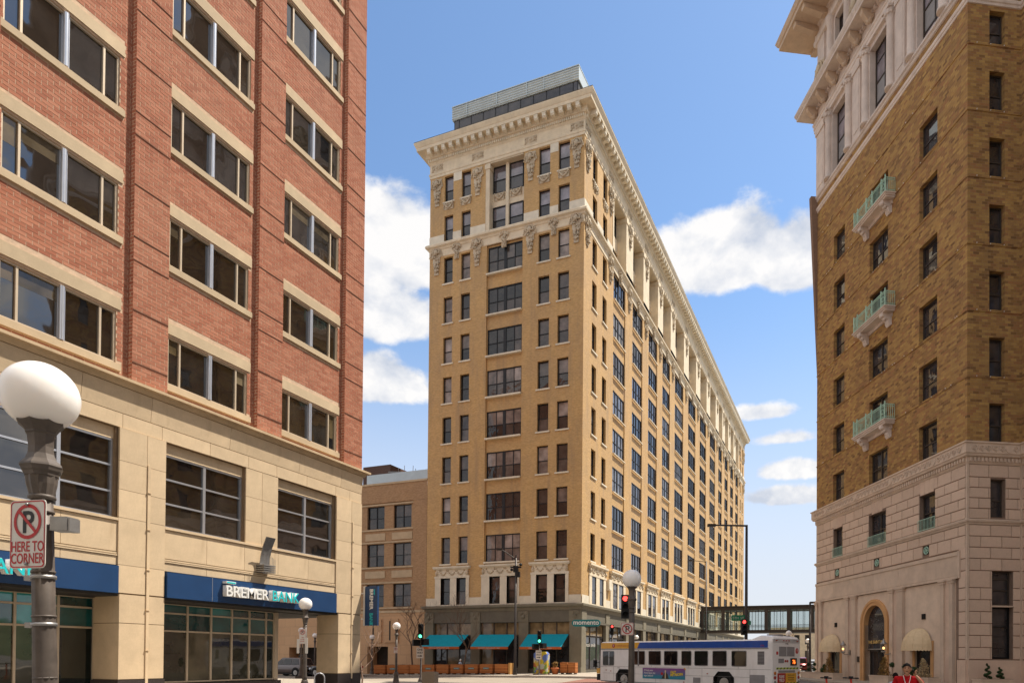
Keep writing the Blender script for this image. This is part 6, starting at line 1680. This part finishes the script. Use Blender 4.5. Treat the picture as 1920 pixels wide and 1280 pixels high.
    RB('stripe_ground', .3, 2.4, 1.27, 1.36, M_chartreuse(), .008); RB('stripe_ground', .3, 2.4, .53, .62, M_chartreuse(), .008)
    for y in (.18, 2.4):
        for z, mt in ((1.08, M_amber), (.86, M_red), (.62, M_poleg)): mb = MB(); mb.tube((-.035, -y, z), (0, -y, z), .085, .085, 14); mb.build('tail_lamp', [mt], Q)
    for y in (1.14, 1.32): mb = MB(); mb.tube((-.03, -y, 1.68), (0, -y, 1.68), .06, .06, 12); mb.build('brake_lamp', [M_red], Q)
    for y in (.3, .95, 1.2, 1.45, 2.25): RB('marker_lamp', y-.04, y+.04, 2.68, 2.72, M_red, .05)
    mb = MB(); mb.tube((-.012, -2.25, 2.2), (0, -2.25, 2.2), .14, .14, 16); mb.build('logo_disc', [M_redpaint], Q); text('logo_letter', 'T', .2, M_white, Q, (-.016, -2.25, 2.13), (PI/2, 0, -PI/2), .001, bold=.004)
    text('bus_number', '1776', .13, M_blackp, Q, (-.014, -1.25, 2.5), (PI/2, 0, -PI/2), .001); RB('notice_plate', .3, .46, 2.0, 2.15, M_redpaint)
    mb = MB(); mb.box(-.08, .1, -Wb+.05, -.05, .34, .5); mb.build('rear_bumper', [M_rubber], Q)
    mb = MB(); mb.box(.5, 1.1, -1.8, -1.2, 2.95, 3.05); mb.box(.0, .0, 0, 0, 0, 0); mb.build('roof_hatch', [M_busgrey], R)
def M_yellowp(): return MATS['print_yellow'] if 'print_yellow' in MATS else solid('print_yellow', (.85, .62, .02), .4, .4)
def M_chartreuse(): return MATS['reflective_lime'] if 'reflective_lime' in MATS else solid('reflective_lime', (.5, .62, .1), .4, .4)
bus()

# ------------------------------------------------------------------ cars
def car(label, loc, rz, paint, suv=True, plate=True):
    R = root('parked_car', label, 'car', loc, rz)
    L, Wd = 4.55, 1.82; h1 = .98 if suv else .9; h2 = 1.66 if suv else 1.42
    # side profile stations: x from rear (-) to front (+)
    st = [(-L/2, .42, .86, .70), (-L/2+.12, .30, .98, .84), (-1.6, .26, h1+.02, .90), (-.6, .25, h1, .91), (.5, .25, h1, .91), (1.25, .26, h1-.04, .90), (1.9, .28, .90, .86), (L/2-.12, .33, .78, .76), (L/2, .42, .66, .62)]
    mb = MB(); vs = []; n = 8
    for (x, zl, zh, w) in st:
        hw = w*Wd/1.82; vs += [(x, -hw*.92, zl), (x, -hw, zl+.18), (x, -hw, zh-.22), (x, -hw*.94, zh), (x, hw*.94, zh), (x, hw, zh-.22), (x, hw, zl+.18), (x, hw*.92, zl)]
    fs = [(i*n+j, i*n+(j+1) % n, (i+1)*n+(j+1) % n, (i+1)*n+j) for i in range(len(st)-1) for j in range(n)]; fs += [tuple(range(n)), tuple((len(st)-1)*n+j for j in range(n))]
    mb.add(vs, fs, 0, True); o = mb.build('body', [paint], R)
    # cabin
    roof = [(-1.9, h1-.02), (-1.62, h2-.08), (-1.2, h2), (.1, h2), (.35, h2-.03), (1.2, h1-.03)] if suv else [(-1.75, h1-.02), (-1.1, h2-.05), (-.6, h2), (.1, h2-.01), (.4, h2-.06), (1.2, h1-.05)]
    mb = MB(); m_ = len(roof); vs = []
    for s in (-1, 1):
        for (x, z) in roof: vs.append((x, s*(.84 if z < h1+.1 else .64), z))
    mb.add(vs, [(i, i+1, m_+i+1, m_+i) for i in range(m_-1)]+[tuple(range(m_)), tuple(range(m_, 2*m_))], 0, False); mb.build('cabin', [paint], R)
    def pt(x, z, s, e=.012):
        t = (z-h1)/(h2-h1); y = .84-.20*min(1, t*1.1); return (x, s*(y+e), z)
    for s in (-1, 1):
        for (a, b, c, d) in (((-1.72, h1+.05), (-.85, h1+.05), (-.85, h2-.1), (-1.5, h2-.14)), ((-.78, h1+.05), (.15, h1+.05), (.08, h2-.1), (-.78, h2-.1)), ((.22, h1+.05), (1.02, h1+.04), (.42, h2-.12), (.16, h2-.1))):
            mb = MB(); mb.add([pt(*q, s) for q in (a, b, c, d)], [(0, 1, 2, 3)]); mb.build('side_window', [M_gl_bus], R)
    mb = MB(); mb.add([(1.19, -.74, h1+.01), (1.19, .74, h1+.01), (.40, .60, h2-.06), (.40, -.60, h2-.06)], [(0, 1, 2, 3)]); mb.build('windscreen', [M_gl_bus], R)
    mb = MB(); a = roof[0]; b = roof[1]; mb.add([(a[0]-.01, -.7, a[1]+.06), (a[0]-.01, .7, a[1]+.06), (b[0]-.02, .58, b[1]-.04), (b[0]-.02, -.58, b[1]-.04)], [(0, 1, 2, 3)]); mb.build('rear_window', [M_gl_bus], R)
    for x in (-1.38, 1.42):
        for s in (-1, 1):
            W_ = put('wheel', None, R, (x, s*.80, .35)); mb = MB(); mb.tube((0, -.12, 0), (0, .12, 0), .35, .35, 22); mb.build('tyre', [M_tyre], W_); mb = MB(); mb.tube((0, s*.115, 0), (0, s*.13, 0), .22, .21, 16)
            for k in range(5): t = 2*PI*k/5; mb.box(-.02+.1*math.cos(t), .02+.1*math.cos(t), s*.13-.01, s*.13+.01, -.1+.1*math.sin(t), .1+.1*math.sin(t), 0)
            mb.build('rim', [M_rim], W_)
            mb = MB(); mb.tube((x, s*.90, .40), (x, s*.915, .40), .42, .42, 20); mb.build('wheel_arch', [M_rubber], R)
    for s in (-1, 1):
        mb = MB(); mb.box(-L/2-.01, -L/2+.22, s*.58, s*.84, .78, .94); mb.build('tail_lamp', [M_red], R); mb = MB(); mb.box(L/2-.3, L/2-.03, s*.5, s*.78, .62, .76); mb.build('headlight', [M_alu], R); mb = MB(); mb.box(.9, 1.05, s*.9, s*1.05, h1-.02, h1+.1); mb.build('mirror', [paint], R)
    mb = MB(); mb.box(-L/2-.02, -L/2, -.2, .2, .55, .66); mb.build('number_plate', [M_signw], R)
    mb = MB(); mb.box(-L/2+.1, L/2-.1, -.9, .9, .2, .34); mb.build('sill_trim', [M_rubber], R)
    return R
P_grey = car_paint('grey_car_paint', (.12, .09, .085)); P_dark = car_paint('dark_car_paint', (.035, .03, .035)); P_red = car_paint('red_car_paint', (.28, .015, .01)); P_wh = car_paint('silver_car_paint', (.45, .45, .45))
car('grey small suv parked on the side street, seen through the bank arcade', (-46.3, 46.2, g(-46, 46)), PI, P_grey)
car('dark hatchback parked just behind the grey suv, beside the arcade pier', (-41.4, 46.3, g(-41.4, 46.3)), PI-.02, P_dark, False)
car('red car on the far street beyond the bus', (-5.0, 78.5, .3), PI/2+.1, P_red)
car('silver car on the far street behind the red car', (-3.9, 92, .3), PI/2, P_wh, False)

# ------------------------------------------------------------------ scooters
def scooter(label, x, y, z, rz):
    R = root('electric_scooter', label, 'scooter', (x, y, z), rz, 'rental scooters in front of the hotel planters'); mb = MB()
    mb.tube((.35, 0, .18), (.22, 0, 1.1), .032); mb.build('stem', [M_redpaint2()], R)
    mb = MB(); mb.tube((.21, -.27, 1.13), (.21, .27, 1.13), .018); mb.tube((.21, -.3, 1.13), (.21, -.17, 1.13), .024); mb.tube((.21, .17, 1.13), (.21, .3, 1.13), .024); mb.box(.17, .27, -.05, .05, 1.10, 1.19); mb.build('handlebar', [M_rubber], R)
    mb = MB(); mb.box(-.45, .3, -.09, .09, .14, .2); mb.build('deck', [M_rubber], R)
    for q in (-.5, .38): mb = MB(); mb.tube((q, -.03, .12), (q, .03, .12), .12, .12, 16); mb.build('wheel', [M_tyre], R)
def M_redpaint2(): return MATS['scooter_orange_red'] if 'scooter_orange_red' in MATS else solid('scooter_orange_red', (.7, .05, .02), .4, .5)
scooter('orange red rental scooter nearer the bus end of the hotel planters', -.83, 23.3, .05, .6)
scooter('orange red rental scooter further right, in front of the door planter', -.03, 23.6, .05, .9)

# ------------------------------------------------------------------ people
def skin_body(name, joints, bones, rad, mat, parent, sub=2):
    me = bpy.data.meshes.new(name); me.from_pydata(joints, bones, []); o = bpy.data.objects.new(name, me); COL.objects.link(o)
    m1_ = o.modifiers.new('skin', 'SKIN'); m1_.use_smooth_shade = True
    for i, r in enumerate(rad):
        v = me.skin_vertices[0].data[i]; v.radius = (r, r) if not isinstance(r, tuple) else r; v.use_root = (i == 0)
    m2_ = o.modifiers.new('sub', 'SUBSURF'); m2_.levels = sub; m2_.render_levels = sub
    dg = bpy.context.evaluated_depsgraph_get(); nm = bpy.data.meshes.new_from_object(o.evaluated_get(dg)); bpy.data.objects.remove(o); nm.materials.clear(); nm.materials.append(mat)
    for p in nm.polygons: p.use_smooth = True
    return put(name, nm, parent)
def head(parent, loc, s=1., hat=None, turn=0):
    H = put('head', None, parent, loc, turn)
    mb = MB(); n, m_ = 20, 16; vs = []
    for j in range(m_+1):
        ph = PI*j/m_; z = math.cos(ph); r = math.sin(ph)
        for i in range(n):
            t = 2*PI*i/n; x = r*math.cos(t); y = r*math.sin(t); w = .078-(.018*max(0, -z)**1.2); d = .098-.012*max(0, -z)
            vs.append((x*w*s, y*d*s, z*.118*s))
    mb.add(vs, [(j*n+i, (j+1)*n+i, (j+1)*n+(i+1) % n, j*n+(i+1) % n) for j in range(m_) for i in range(n)], 0, True)
    mb.ball((0, -.102*s, -.012*s), .017*s, 8, 6, sc=(1, 1.1, 1.7))
    for q in (-1, 1): mb.ball((q*.08*s, .0, -.008*s), .02*s, 8, 6, sc=(.5, 1, 1.6)); mb.ball((q*.033*s, -.078*s, .036*s), .018*s, 8, 6, sc=(1.3, .5, .45))
    mb.ball((0, -.082*s, -.085*s), .028*s, 8, 6, sc=(1.1, .8, .8)); mb.build('face', [M_skin], H)
    mb = MB()
    for q in (-1, 1): mb.ball((q*.032*s, -.089*s, .014*s), .010*s, 8, 6, sc=(1.3, .6, .6)); mb.box((q*.032-.017)*s, (q*.032+.017)*s, -.1*s, -.09*s, .036*s, .043*s)
    mb.ball((0, -.096*s, -.055*s), .014*s, 8, 5, sc=(1.7, .5, .35))
    # hair: short, high forehead in front, down to the nape behind
    vs = []
    for j in range(9):
        for i in range(n):
            t = 2*PI*i/n; f = -math.sin(t)                   # 1 at the forehead
            lim = PI*(.60-.27*max(0, f)**.7) if f > 0 else PI*(.60+.04*(-f))
            ph = lim*j/8; z = math.cos(ph); r = math.sin(ph); k = 1.06+.03*z
            vs.append((r*math.cos(t)*.078*k*s, r*math.sin(t)*.098*k*s, z*.118*k*s))
    mb.add(vs, [(j*n+i, (j+1)*n+i, (j+1)*n+(i+1) % n, j*n+(i+1) % n) for j in range(8) for i in range(n)], 0, True); mb.build('hair', [M_hair if not hat else hat], H)
    return H
def hand(parent, loc, rot, s=1., curl=.9):
    """palm in local xz plane, fingers along +z, palm faces -y"""
    Hn = put('hand', None, parent, loc); Hn.rotation_euler = rot; J = [(0, 0, 0), (0, 0, .045*s), (0, -.0, .085*s)]; Bn = [(0, 1), (1, 2)]; rd = [(.024*s, .02*s), (.036*s, .016*s), (.034*s, .013*s)]
    skin_body('palm', J, Bn, rd, M_skin, Hn, 2)
    for k, (x, ln) in enumerate(((-.03, .066), (-.010, .076), (.010, .071), (.029, .056))):
        p = Vector((x*s, 0, .08*s)); pts = [tuple(p-Vector((0, 0, .02*s)))]; a = 0
        for j, f in enumerate((.42, .32, .26)): a += curl*(.5+.35*j)*.6; p = p+Vector((0, -math.sin(a), math.cos(a)))*ln*f*s; pts.append(tuple(p))
        skin_body('finger', pts, [(0, 1), (1, 2), (2, 3)], [.0095*s, .009*s, .008*s, .007*s], M_skin, Hn, 1)
    pts = [(-.018*s, 0, .02*s), (-.042*s, -.012*s, .045*s), (-.05*s, -.03*s, .07*s), (-.045*s, -.045*s, .09*s)]
    skin_body('thumb', pts, [(0, 1), (1, 2), (2, 3)], [.012*s, .011*s, .0095*s, .008*s], M_skin, Hn, 1)
    return Hn
def man():
    # local: faces -y, z up
    R = root('person', 'man in red short sleeved shirt with white lanyard holding a phone to his ear', 'person', (1.16, 15.49, 0), -.05)
    R.location.z = -.03
    # continuous body: pelvis root, legs, torso, neck, arms
    J = [(0, 0, .95), (0, .01, 1.12), (0, .02, 1.30), (0, .01, 1.43), (0, -.005, 1.50), (0, -.01, 1.56),
         (.19, .015, 1.42), (.35, -.03, 1.23), (.22, -.10, 1.43), (.155, -.075, 1.51),
         (-.19, .015, 1.42), (-.27, .04, 1.16), (-.225, -.07, .95), (-.215, -.09, .90),
         (.095, .0, .88), (.11, -.01, .48), (.11, .03, .09), (.115, -.10, .04),
         (-.095, .0, .88), (-.11, -.01, .48), (-.11, .03, .09), (-.115, -.10, .04)]
    Bn = [(0, 1), (1, 2), (2, 3), (3, 4), (4, 5), (3, 6), (6, 7), (7, 8), (8, 9), (3, 10), (10, 11), (11, 12), (12, 13), (0, 14), (14, 15), (15, 16), (16, 17), (0, 18), (18, 19), (19, 20), (20, 21)]
    rd = [(.15, .10), (.13, .095), (.145, .095), (.12, .07), (.055, .055), (.052, .052), (.055, .052), (.043, .043), (.034, .034), (.026, .024), (.055, .052), (.043, .043), (.034, .03), (.027, .024), (.09, .09), (.058, .058), (.045, .045), (.04, .03), (.09, .09), (.058, .058), (.045, .045), (.04, .03)]
    skin_body('body', J, Bn, rd, M_skin, R, 2)
    # clothing grown on the same skeleton, slightly larger
    e = .016
    sJ = [J[0], J[1], J[2], J[3], (0, 0, 1.475), J[6], (.30, -.012, 1.29), J[10], (-.262, .035, 1.20)]
    sB = [(0, 1), (1, 2), (2, 3), (3, 4), (3, 5), (5, 6), (3, 7), (7, 8)]
    sr = [(.175, .13), (.17, .13), (.20, .15), (.185, .125), (.095, .085), (.085, .08), (.072, .07), (.085, .08), (.072, .07)]
    skin_body('shirt', sJ, sB, sr, M_shirt, R, 2)
    tJ = [(0, 0, .97), (.095, 0, .86), (.112, -.01, .48), (.112, .03, .12), (-.095, 0, .86), (-.112, -.01, .48), (-.112, .03, .12)]
    skin_body('trousers', tJ, [(0, 1), (1, 2), (2, 3), (0, 4), (4, 5), (5, 6)], [(.17, .125), (.105, .105), (.08, .08), (.07, .07), (.105, .105), (.08, .08), (.07, .07)], M_trouser, R, 2)
    # collar, placket, lanyard
    mb = MB()
    for s in (-1, 1): mb.add([(s*.015, -.118, 1.42), (s*.085, -.095, 1.455), (s*.075, -.05, 1.515), (s*.03, -.085, 1.50)], [(0, 1, 2, 3)])
    mb.build('collar', [M_shirt], R)
    mb = MB()
    for s in (-1, 1):
        pts = [(s*.07, -.07, 1.50), (s*.055, -.125, 1.42), (s*.03, -.14, 1.33), (0, -.146, 1.27)]; mb.path(pts, .007, 5)
    mb.box(-.035, .035, -.156, -.15, 1.19, 1.26); mb.build('lanyard', [M_white], R)
    head(R, (0, -.02, 1.635), 1.0, turn=-.05)
    hand(R, (.155, -.075, 1.51), (.15, -.45, 1.1), .95, 1.0)
    hand(R, (-.215, -.09, .90), (PI, 0, .4), .95, .5)
    mb = MB(); mb.box(-.005, .005, -.03, .03, -.05, .05); p = mb.build('phone', [M_rubber], None, (0, 0, 0)); p.parent = R; p.location = (.118, -.085, 1.585); p.rotation_euler = (.35, -.35, .3)
    for s in (-1, 1): mb = MB(); mb.ball((s*.113, -.05, .05), .075, 10, 6, sc=(.65, 1.7, .6)); mb.build('shoe', [M_rubber], R)
man()
def second():
    R = root('person', 'person almost hidden behind the man in red, pale sleeve showing', 'person', (1.12, 18.35, 0), math.radians(200)); R.scale = (.88, .88, .88)
    J = [(0, 0, .9), (0, 0, 1.12), (0, 0, 1.34), (0, 0, 1.46), (.17, 0, 1.35), (.24, 0, 1.1), (.22, -.05, .88), (-.17, 0, 1.35), (-.24, 0, 1.1), (-.22, -.05, .88), (.09, 0, .82), (.1, 0, .45), (.1, 0, .08), (-.09, 0, .82), (-.1, 0, .45), (-.1, 0, .08)]
    Bn = [(0, 1), (1, 2), (2, 3), (2, 4), (4, 5), (5, 6), (2, 7), (7, 8), (8, 9), (0, 10), (10, 11), (11, 12), (0, 13), (13, 14), (14, 15)]
    skin_body('body', J, Bn, [(.15, .11), (.14, .1), (.14, .1), (.05, .05), (.06, .06), (.05, .05), (.03, .03), (.06, .06), (.05, .05), (.03, .03), (.09, .09), (.06, .06), (.05, .05), (.09, .09), (.06, .06), (.05, .05)], M_bluecloth(), R, 1)
    head(R, (0, -.02, 1.56), .95)
def M_bluecloth(): return MATS['pale_blue_cloth'] if 'pale_blue_cloth' in MATS else solid('pale_blue_cloth', (.42, .48, .58), .8, .1)
second()
def seated():
    x, y = -31.9, 51.2; R = root('person', 'seated diner in pale blue with a white cap, behind the planters', 'person', (x, y, g(x, y)+.14), 2.6)
    J = [(0, 0, .5), (0, .02, .75), (0, .02, 1.0), (0, 0, 1.12), (.16, .02, 1.0), (.22, -.02, .76), (.15, -.25, .72), (-.16, .02, 1.0), (-.22, -.02, .76), (-.15, -.25, .72), (.1, -.4, .5), (.1, -.42, .08), (-.1, -.4, .5), (-.1, -.42, .08)]
    Bn = [(0, 1), (1, 2), (2, 3), (2, 4), (4, 5), (5, 6), (2, 7), (7, 8), (8, 9), (0, 10), (10, 11), (0, 12), (12, 13)]
    skin_body('body', J, Bn, [(.16, .12), (.15, .12), (.15, .1), (.05, .05), (.07, .07), (.055, .055), (.035, .035), (.07, .07), (.055, .055), (.035, .035), (.07, .07), (.05, .05), (.07, .07), (.05, .05)], M_bluecloth(), R, 1)
    head(R, (0, -.02, 1.22), 1., M_white)
    C_ = root('cafe_chair', 'dark metal cafe chair under the seated diner', 'chair', (x, y, g(x, y)+.14), 2.6)
    mb = MB(); mb.box(-.22, .22, -.22, .22, .38, .41); mb.build('seat', [M_rubber], C_)
    mb = MB(); mb.box(-.22, .22, .2, .23, .45, .9); mb.build('backrest', [M_rubber], C_)
    for a in (-1, 1):
        for b in (-1, 1): mb = MB(); mb.tube((a*.2, b*.2, 0), (a*.2, b*.2, .38), .015); mb.build('leg', [M_rubber], C_)
seated()

# ------------------------------------------------------------------ greenery by the hotel
def leaves(mb, r, c, shape, n, sz):
    for i in range(n):
        while True:
            p = Vector((r.uniform(-1, 1), r.uniform(-1, 1), r.uniform(-1, 1)))
            if .45 < p.length < 1: break
        q = Vector((c[0]+p.x*shape[0], c[1]+p.y*shape[1], c[2]+p.z*shape[2]))
        a = Vector((r.uniform(-1, 1), r.uniform(-1, 1), r.uniform(-1, 1))).normalized(); b = a.orthogonal().normalized(); s = sz*r.uniform(.6, 1.3)
        mb.add([q-a*s, q+b*s*.5, q+a*s, q-b*s*.5], [(0, 1, 2, 3)])
HP = 'stone planters along the hotel wall'
def stone_planter(label, u_, v_, w, d, h, z=.14, lab2=None):
    p = hpt(v_, u_, z); R = root('stone_planter', label, 'planter', p, HR-PI/2, HP)
    mb = MB(); mb.hexa([(-w/2+.04, -d/2+.04, 0), (w/2-.04, -d/2+.04, 0), (w/2-.04, d/2-.04, 0), (-w/2+.04, d/2-.04, 0), (-w/2, -d/2, h), (w/2, -d/2, h), (w/2, d/2, h), (-w/2, d/2, h)]); mb.box(-w/2-.03, w/2+.03, -d/2-.03, d/2+.03, h, h+.06); mb.build('trough', [M_hstone2], R)
    mb = MB(); mb.box(-w/2+.06, w/2-.06, -d/2+.06, d/2-.06, h+.06, h+.07); mb.build('soil', [M_bark], R); return p, h+.2
def cone_shrub(label, x, y, z, h, r0, mat, seed, loose=False):
    r = random.Random(seed); R = root('cone_shrub', label, 'shrub', (x, y, z), 0, 'shrubs in the hotel planters'); mb = MB(); mb.tube((0, 0, 0), (0, 0, h*.8), .025, .01, 6)
    for i in range(9):
        a = r.uniform(0, 6.3); zz = r.uniform(.1, .7)*h; k = r0*(1-zz/h*.6); mb.tube((0, 0, zz), (k*math.cos(a), k*math.sin(a), zz+.15), .01, .004, 4)
    mb.build('stem', [M_bark], R)
    mb = MB()
    for k in range(12):
        t = k/11; leaves(mb, r, (r.uniform(-.04, .04), r.uniform(-.04, .04), h*(.06+.86*t)), (r0*(1-.72*t), r0*(1-.72*t), h*.09), int(95*(1-.5*t)), .045)
    mb.build('foliage', [mat], R)
def ball_topiary(label, x, y, z, balls, seed):
    r = random.Random(seed); R = root('ball_topiary', label, 'shrub', (x, y, z), 0, 'shrubs in the hotel planters'); mb = MB(); mb.tube((0, 0, 0), (0, 0, max(b[2] for b in balls)), .02, .015, 6); mb.build('stem', [M_bark], R)
    mb = MB()
    for (dx, dy, zz, rr_) in balls: mb.ball((dx, dy, zz), rr_*.8, 10, 8, jit=.05); leaves(mb, r, (dx, dy, zz), (rr_, rr_, rr_), 260, .03)
    mb.build('foliage', [M_hedge], R)
def spiral_topiary(label, x, y, z, h, seed):
    r = random.Random(seed); R = root('spiral_topiary', label, 'shrub', (x, y, z), 0, 'shrubs in the hotel planters'); mb = MB(); mb.tube((0, 0, 0), (0, 0, h*.9), .02, .01, 6); mb.build('stem', [M_bark], R)
    mb = MB()
    for i in range(46):
        t = i/45; a = t*2.6*2*PI; rr_ = .20*(1-t*.75); q = (rr_*.75*math.cos(a), rr_*.75*math.sin(a), .05+t*h); s = .09*(1-t*.5); mb.ball(q, s*.8, 6, 5, jit=.1); leaves(mb, r, q, (s, s, s), 26, .025)
    mb.build('foliage', [M_hedge], R)
d = -1.35
p1, z1 = stone_planter('long low stone planter at the street end of the hotel, holding ball topiaries', 13.9, d, 5.2, .75, .62)
p2, z2 = stone_planter('stone planter right of the hotel door with a golden cone shrub', 5.6, d, 2.1, .75, .62)
p3, z3 = stone_planter('stone planter under the right domed awning with a dry shrub', 2.4, d, 3.3, .75, .62)
pp = hpt(.75, -1.0, .14); R_ = root('stone_planter', 'stone planter at the hotel corner with two spiral topiaries', 'planter', pp, HR, HP)
mb = MB(); mb.box(-.95, .95, -.35, .35, 0, .62); mb.box(-.98, .98, -.38, .38, .62, .68); mb.build('trough', [M_hstone2], R_); mb = MB(); mb.box(-.9, .9, -.3, .3, .68, .69); mb.build('soil', [M_bark], R_)
q = hpt(-1.4, 19.0, .14); R_ = root('round_planter', 'large round concrete planter between the bus and the hotel', 'planter', q); mb = MB(); mb.lathe([(.55, 0), (.7, .3), (.78, .72), (.84, .74), (.84, .82), (.74, .8)], 20); mb.build('bowl', [M_hstone2], R_)
cone_shrub('yellow brown cone shrub in the round planter behind the bus', q[0], q[1], .9, 1.05, .42, M_shrub, 1)
q = hpt(-1.35, 12.6); cone_shrub('golden cone shrub under the left domed awning', q[0], q[1], .78, 1.15, .45, M_shrub, 2)
q = hpt(-1.35, 5.6); cone_shrub('golden green cone shrub right of the arched door', q[0], q[1], .78, 1.2, .42, M_shrub, 3)
q = hpt(-1.35, 1.7); cone_shrub('pale dry shrub right of the man in red', q[0], q[1], .78, 1.1, .46, M_shrubp, 4)
q = hpt(-1.35, 15.4); ball_topiary('pair of stacked dark ball topiaries left of the left domed awning', q[0], q[1], .78, [(-.2, 0, .22, .14), (.24, 0, .22, .14), (-.2, 0, .62, .14), (.24, 0, .62, .14)], 5)
q = hpt(-1.35, 13.5); ball_topiary('low dark shrub in front of the left hotel window', q[0], q[1], .78, [(0, 0, .2, .24), (.1, 0, .5, .16)], 15)
q = hpt(-1.35, 4.75); ball_topiary('single dark ball topiary on a thin stem behind the man in red', q[0], q[1], .70, [(0, 0, .78, .17)], 6)
q = hpt(-1.35, 3.25); ball_topiary('two dark round shrubs below the right domed awning', q[0], q[1], .78, [(-.1, .1, .6, .18), (.35, -.1, .45, .2), (.1, 0, .15, .3)], 7)
q = hpt(.42, -1.0); spiral_topiary('taller dark spiral topiary at the hotel corner', q[0], q[1], .84, .72, 8)
q = hpt(1.12, -1.0); spiral_topiary('shorter dark spiral topiary right of the taller one', q[0], q[1], .84, .52, 9)

# ------------------------------------------------------------------ bare trees
def bare_tree(label, x, y, z, h, trunk_r, spread, seed, mat, levels=4, lean=(0, 0), first=.35):
    r = random.Random(seed); R = root('bare_tree', label, 'tree', (x, y, z)); mt = MB(); mc = MB()
    def grow(p, d, ln, rad, lv):
        seg = 3; mb = mt if lv == 0 else mc
        pts = [p]
        for s in range(seg):
            d = (d+Vector((r.uniform(-.16, .16), r.uniform(-.16, .16), r.uniform(-.05, .14)))).normalized(); q = pts[-1]+d*ln/seg; pts.append(q)
            r0 = rad*(1-.25*s/seg); r1 = rad*(1-.25*(s+1)/seg); mb.tube(pts[-2], q, r0, r1, 6 if lv < 2 else 4, caps=False)
        if lv >= levels: return
        n = 4 if lv == 0 else 3
        for k in range(n):
            base = pts[-1] if k < 2 else pts[r.randrange(2, seg+1) if lv else 2+(k % 2)]
            a = r.uniform(0, 2*PI); side = Vector((math.cos(a), math.sin(a), 0)); nd = (d*(.75)+side*spread*r.uniform(.6, 1.1)+Vector((0, 0, .25))).normalized(); grow(base, nd, ln*r.uniform(.55, .8), rad*.55, lv+1)
    grow(Vector((0, 0, 0)), Vector((lean[0], lean[1], 1)).normalized(), h*first, trunk_r, 0)
    mt.build('trunk', [mat], R); mc.build('crown', [mat], R)
bare_tree('slim bare street tree behind the planters, left of the brown pole', -31.2, 50.5, g(-31.2, 50.5)+.1, 7.2, .07, .75, 5, M_bark, 5, (.0, 0), .34)
bare_tree('pale bare shrub tree beside the far corner of the office block', -24.9, 29.9, .05, 4.3, .05, .95, 12, M_barkp, 5, (.05, 0), .32)
bare_tree('taller bare tree spreading in front of the buff ground floor wall', -37.5, 52.0, g(-37, 52)+.1, 7.8, .09, .85, 21, M_bark, 5, (0, 0), .34)
bare_tree('bare tree on the far street beyond the bus roof', -8.5, 118, .3, 8, .12, .8, 31, M_barkp, 5, (0, 0), .3)
bare_tree('bare tree between the far lamp and the hotel wall', -1.5, 74, .3, 7, .1, .7, 33, M_bark, 5, (0, 0), .3)
# ------------------------------------------------------------------ buildings that close the far street
def far_block():
    R = root('far_cream_building', 'low cream building with tall windows far down the street behind the bus roof', 'building', (-17.5, 165, 0)); F = Face('F'); mb = MB()
    hs = [(x, x+1.2, z, z+2.2, .3) for x in [1+2.4*i for i in range(9)] for z in (1.5, 5.2)]
    F.wall(mb, 0, 23, 0, 9.2, hs); mb.add([(23, 0, 0), (23, 14, 0), (23, 14, 9.2), (23, 0, 9.2)], [(0, 1, 2, 3)]); mb.add([(0, 0, 9.2), (23, 0, 9.2), (23, 14, 9.2), (0, 14, 9.2)], [(0, 1, 2, 3)]); mb.add([(0, 0, 0), (0, 14, 0), (0, 14, 9.2), (0, 0, 9.2)], [(0, 1, 2, 3)]); mb.build('wall', [M_terra], R)
    for h in hs: window(F, R, h[0], h[1], h[2], h[3], .25, (), ((.5, .08),), .1, M_brownframe, M_gl_dark, False)
far_block()

# ------------------------------------------------------------------ added unseen blocks, for window reflections and bounced light
def back_block(name, label, x, y, rz, w, h, d, mat, rows, pitch):
    R = root(name, label, 'building', (x, y, 0), rz); B_ = Face('F'); mb = MB(); hs = []
    n = int(w/pitch)
    for r_ in range(rows):
        for i in range(n): hs.append((i*pitch+pitch*.3, i*pitch+pitch*.72, 5+r_*3.9, 5+r_*3.9+2.3, .3))
    B_.wall(mb, 0, w, 0, h, hs); mb.add([(0, 0, 0), (0, d, 0), (0, d, h), (0, 0, h)], [(0, 1, 2, 3)]); mb.add([(w, 0, 0), (w, d, 0), (w, d, h), (w, 0, h)], [(0, 1, 2, 3)]); mb.add([(0, 0, h), (w, 0, h), (w, d, h), (0, d, h)], [(0, 1, 2, 3)]); mb.build('wall', [mat], R)
    mb = MB(); mb.mould([(0, h-1.2), (.2, h-1.1), (.3, h-.6), (.9, h-.5), (1.0, h), (0, h+.1)], [(0, 0), (w, 0)]); mb.mould([(0, 4.2), (.2, 4.3), (.3, 4.6), (0, 4.7)], [(0, 0), (w, 0)]); mb.build('cornice', [M_terra], R)
    me = pane_mesh(pitch*.42, 2.3, M_gl_dark)
    for hh in hs: put('window', me, R, ((hh[0]+hh[1])/2, .28, hh[2]))
back_block('added_bounce_block', 'added pale stone block behind the photographer, unseen, bouncing sunlight', 14, -34, PI, 52, 24, 14, M_lime, 4, 3.6)
back_block('added_reflection_block', 'added brown brick block right of the photographer, unseen, for window reflections', 31, 24, -PI/2, 50, 44, 14, M_hot, 9, 3.4)
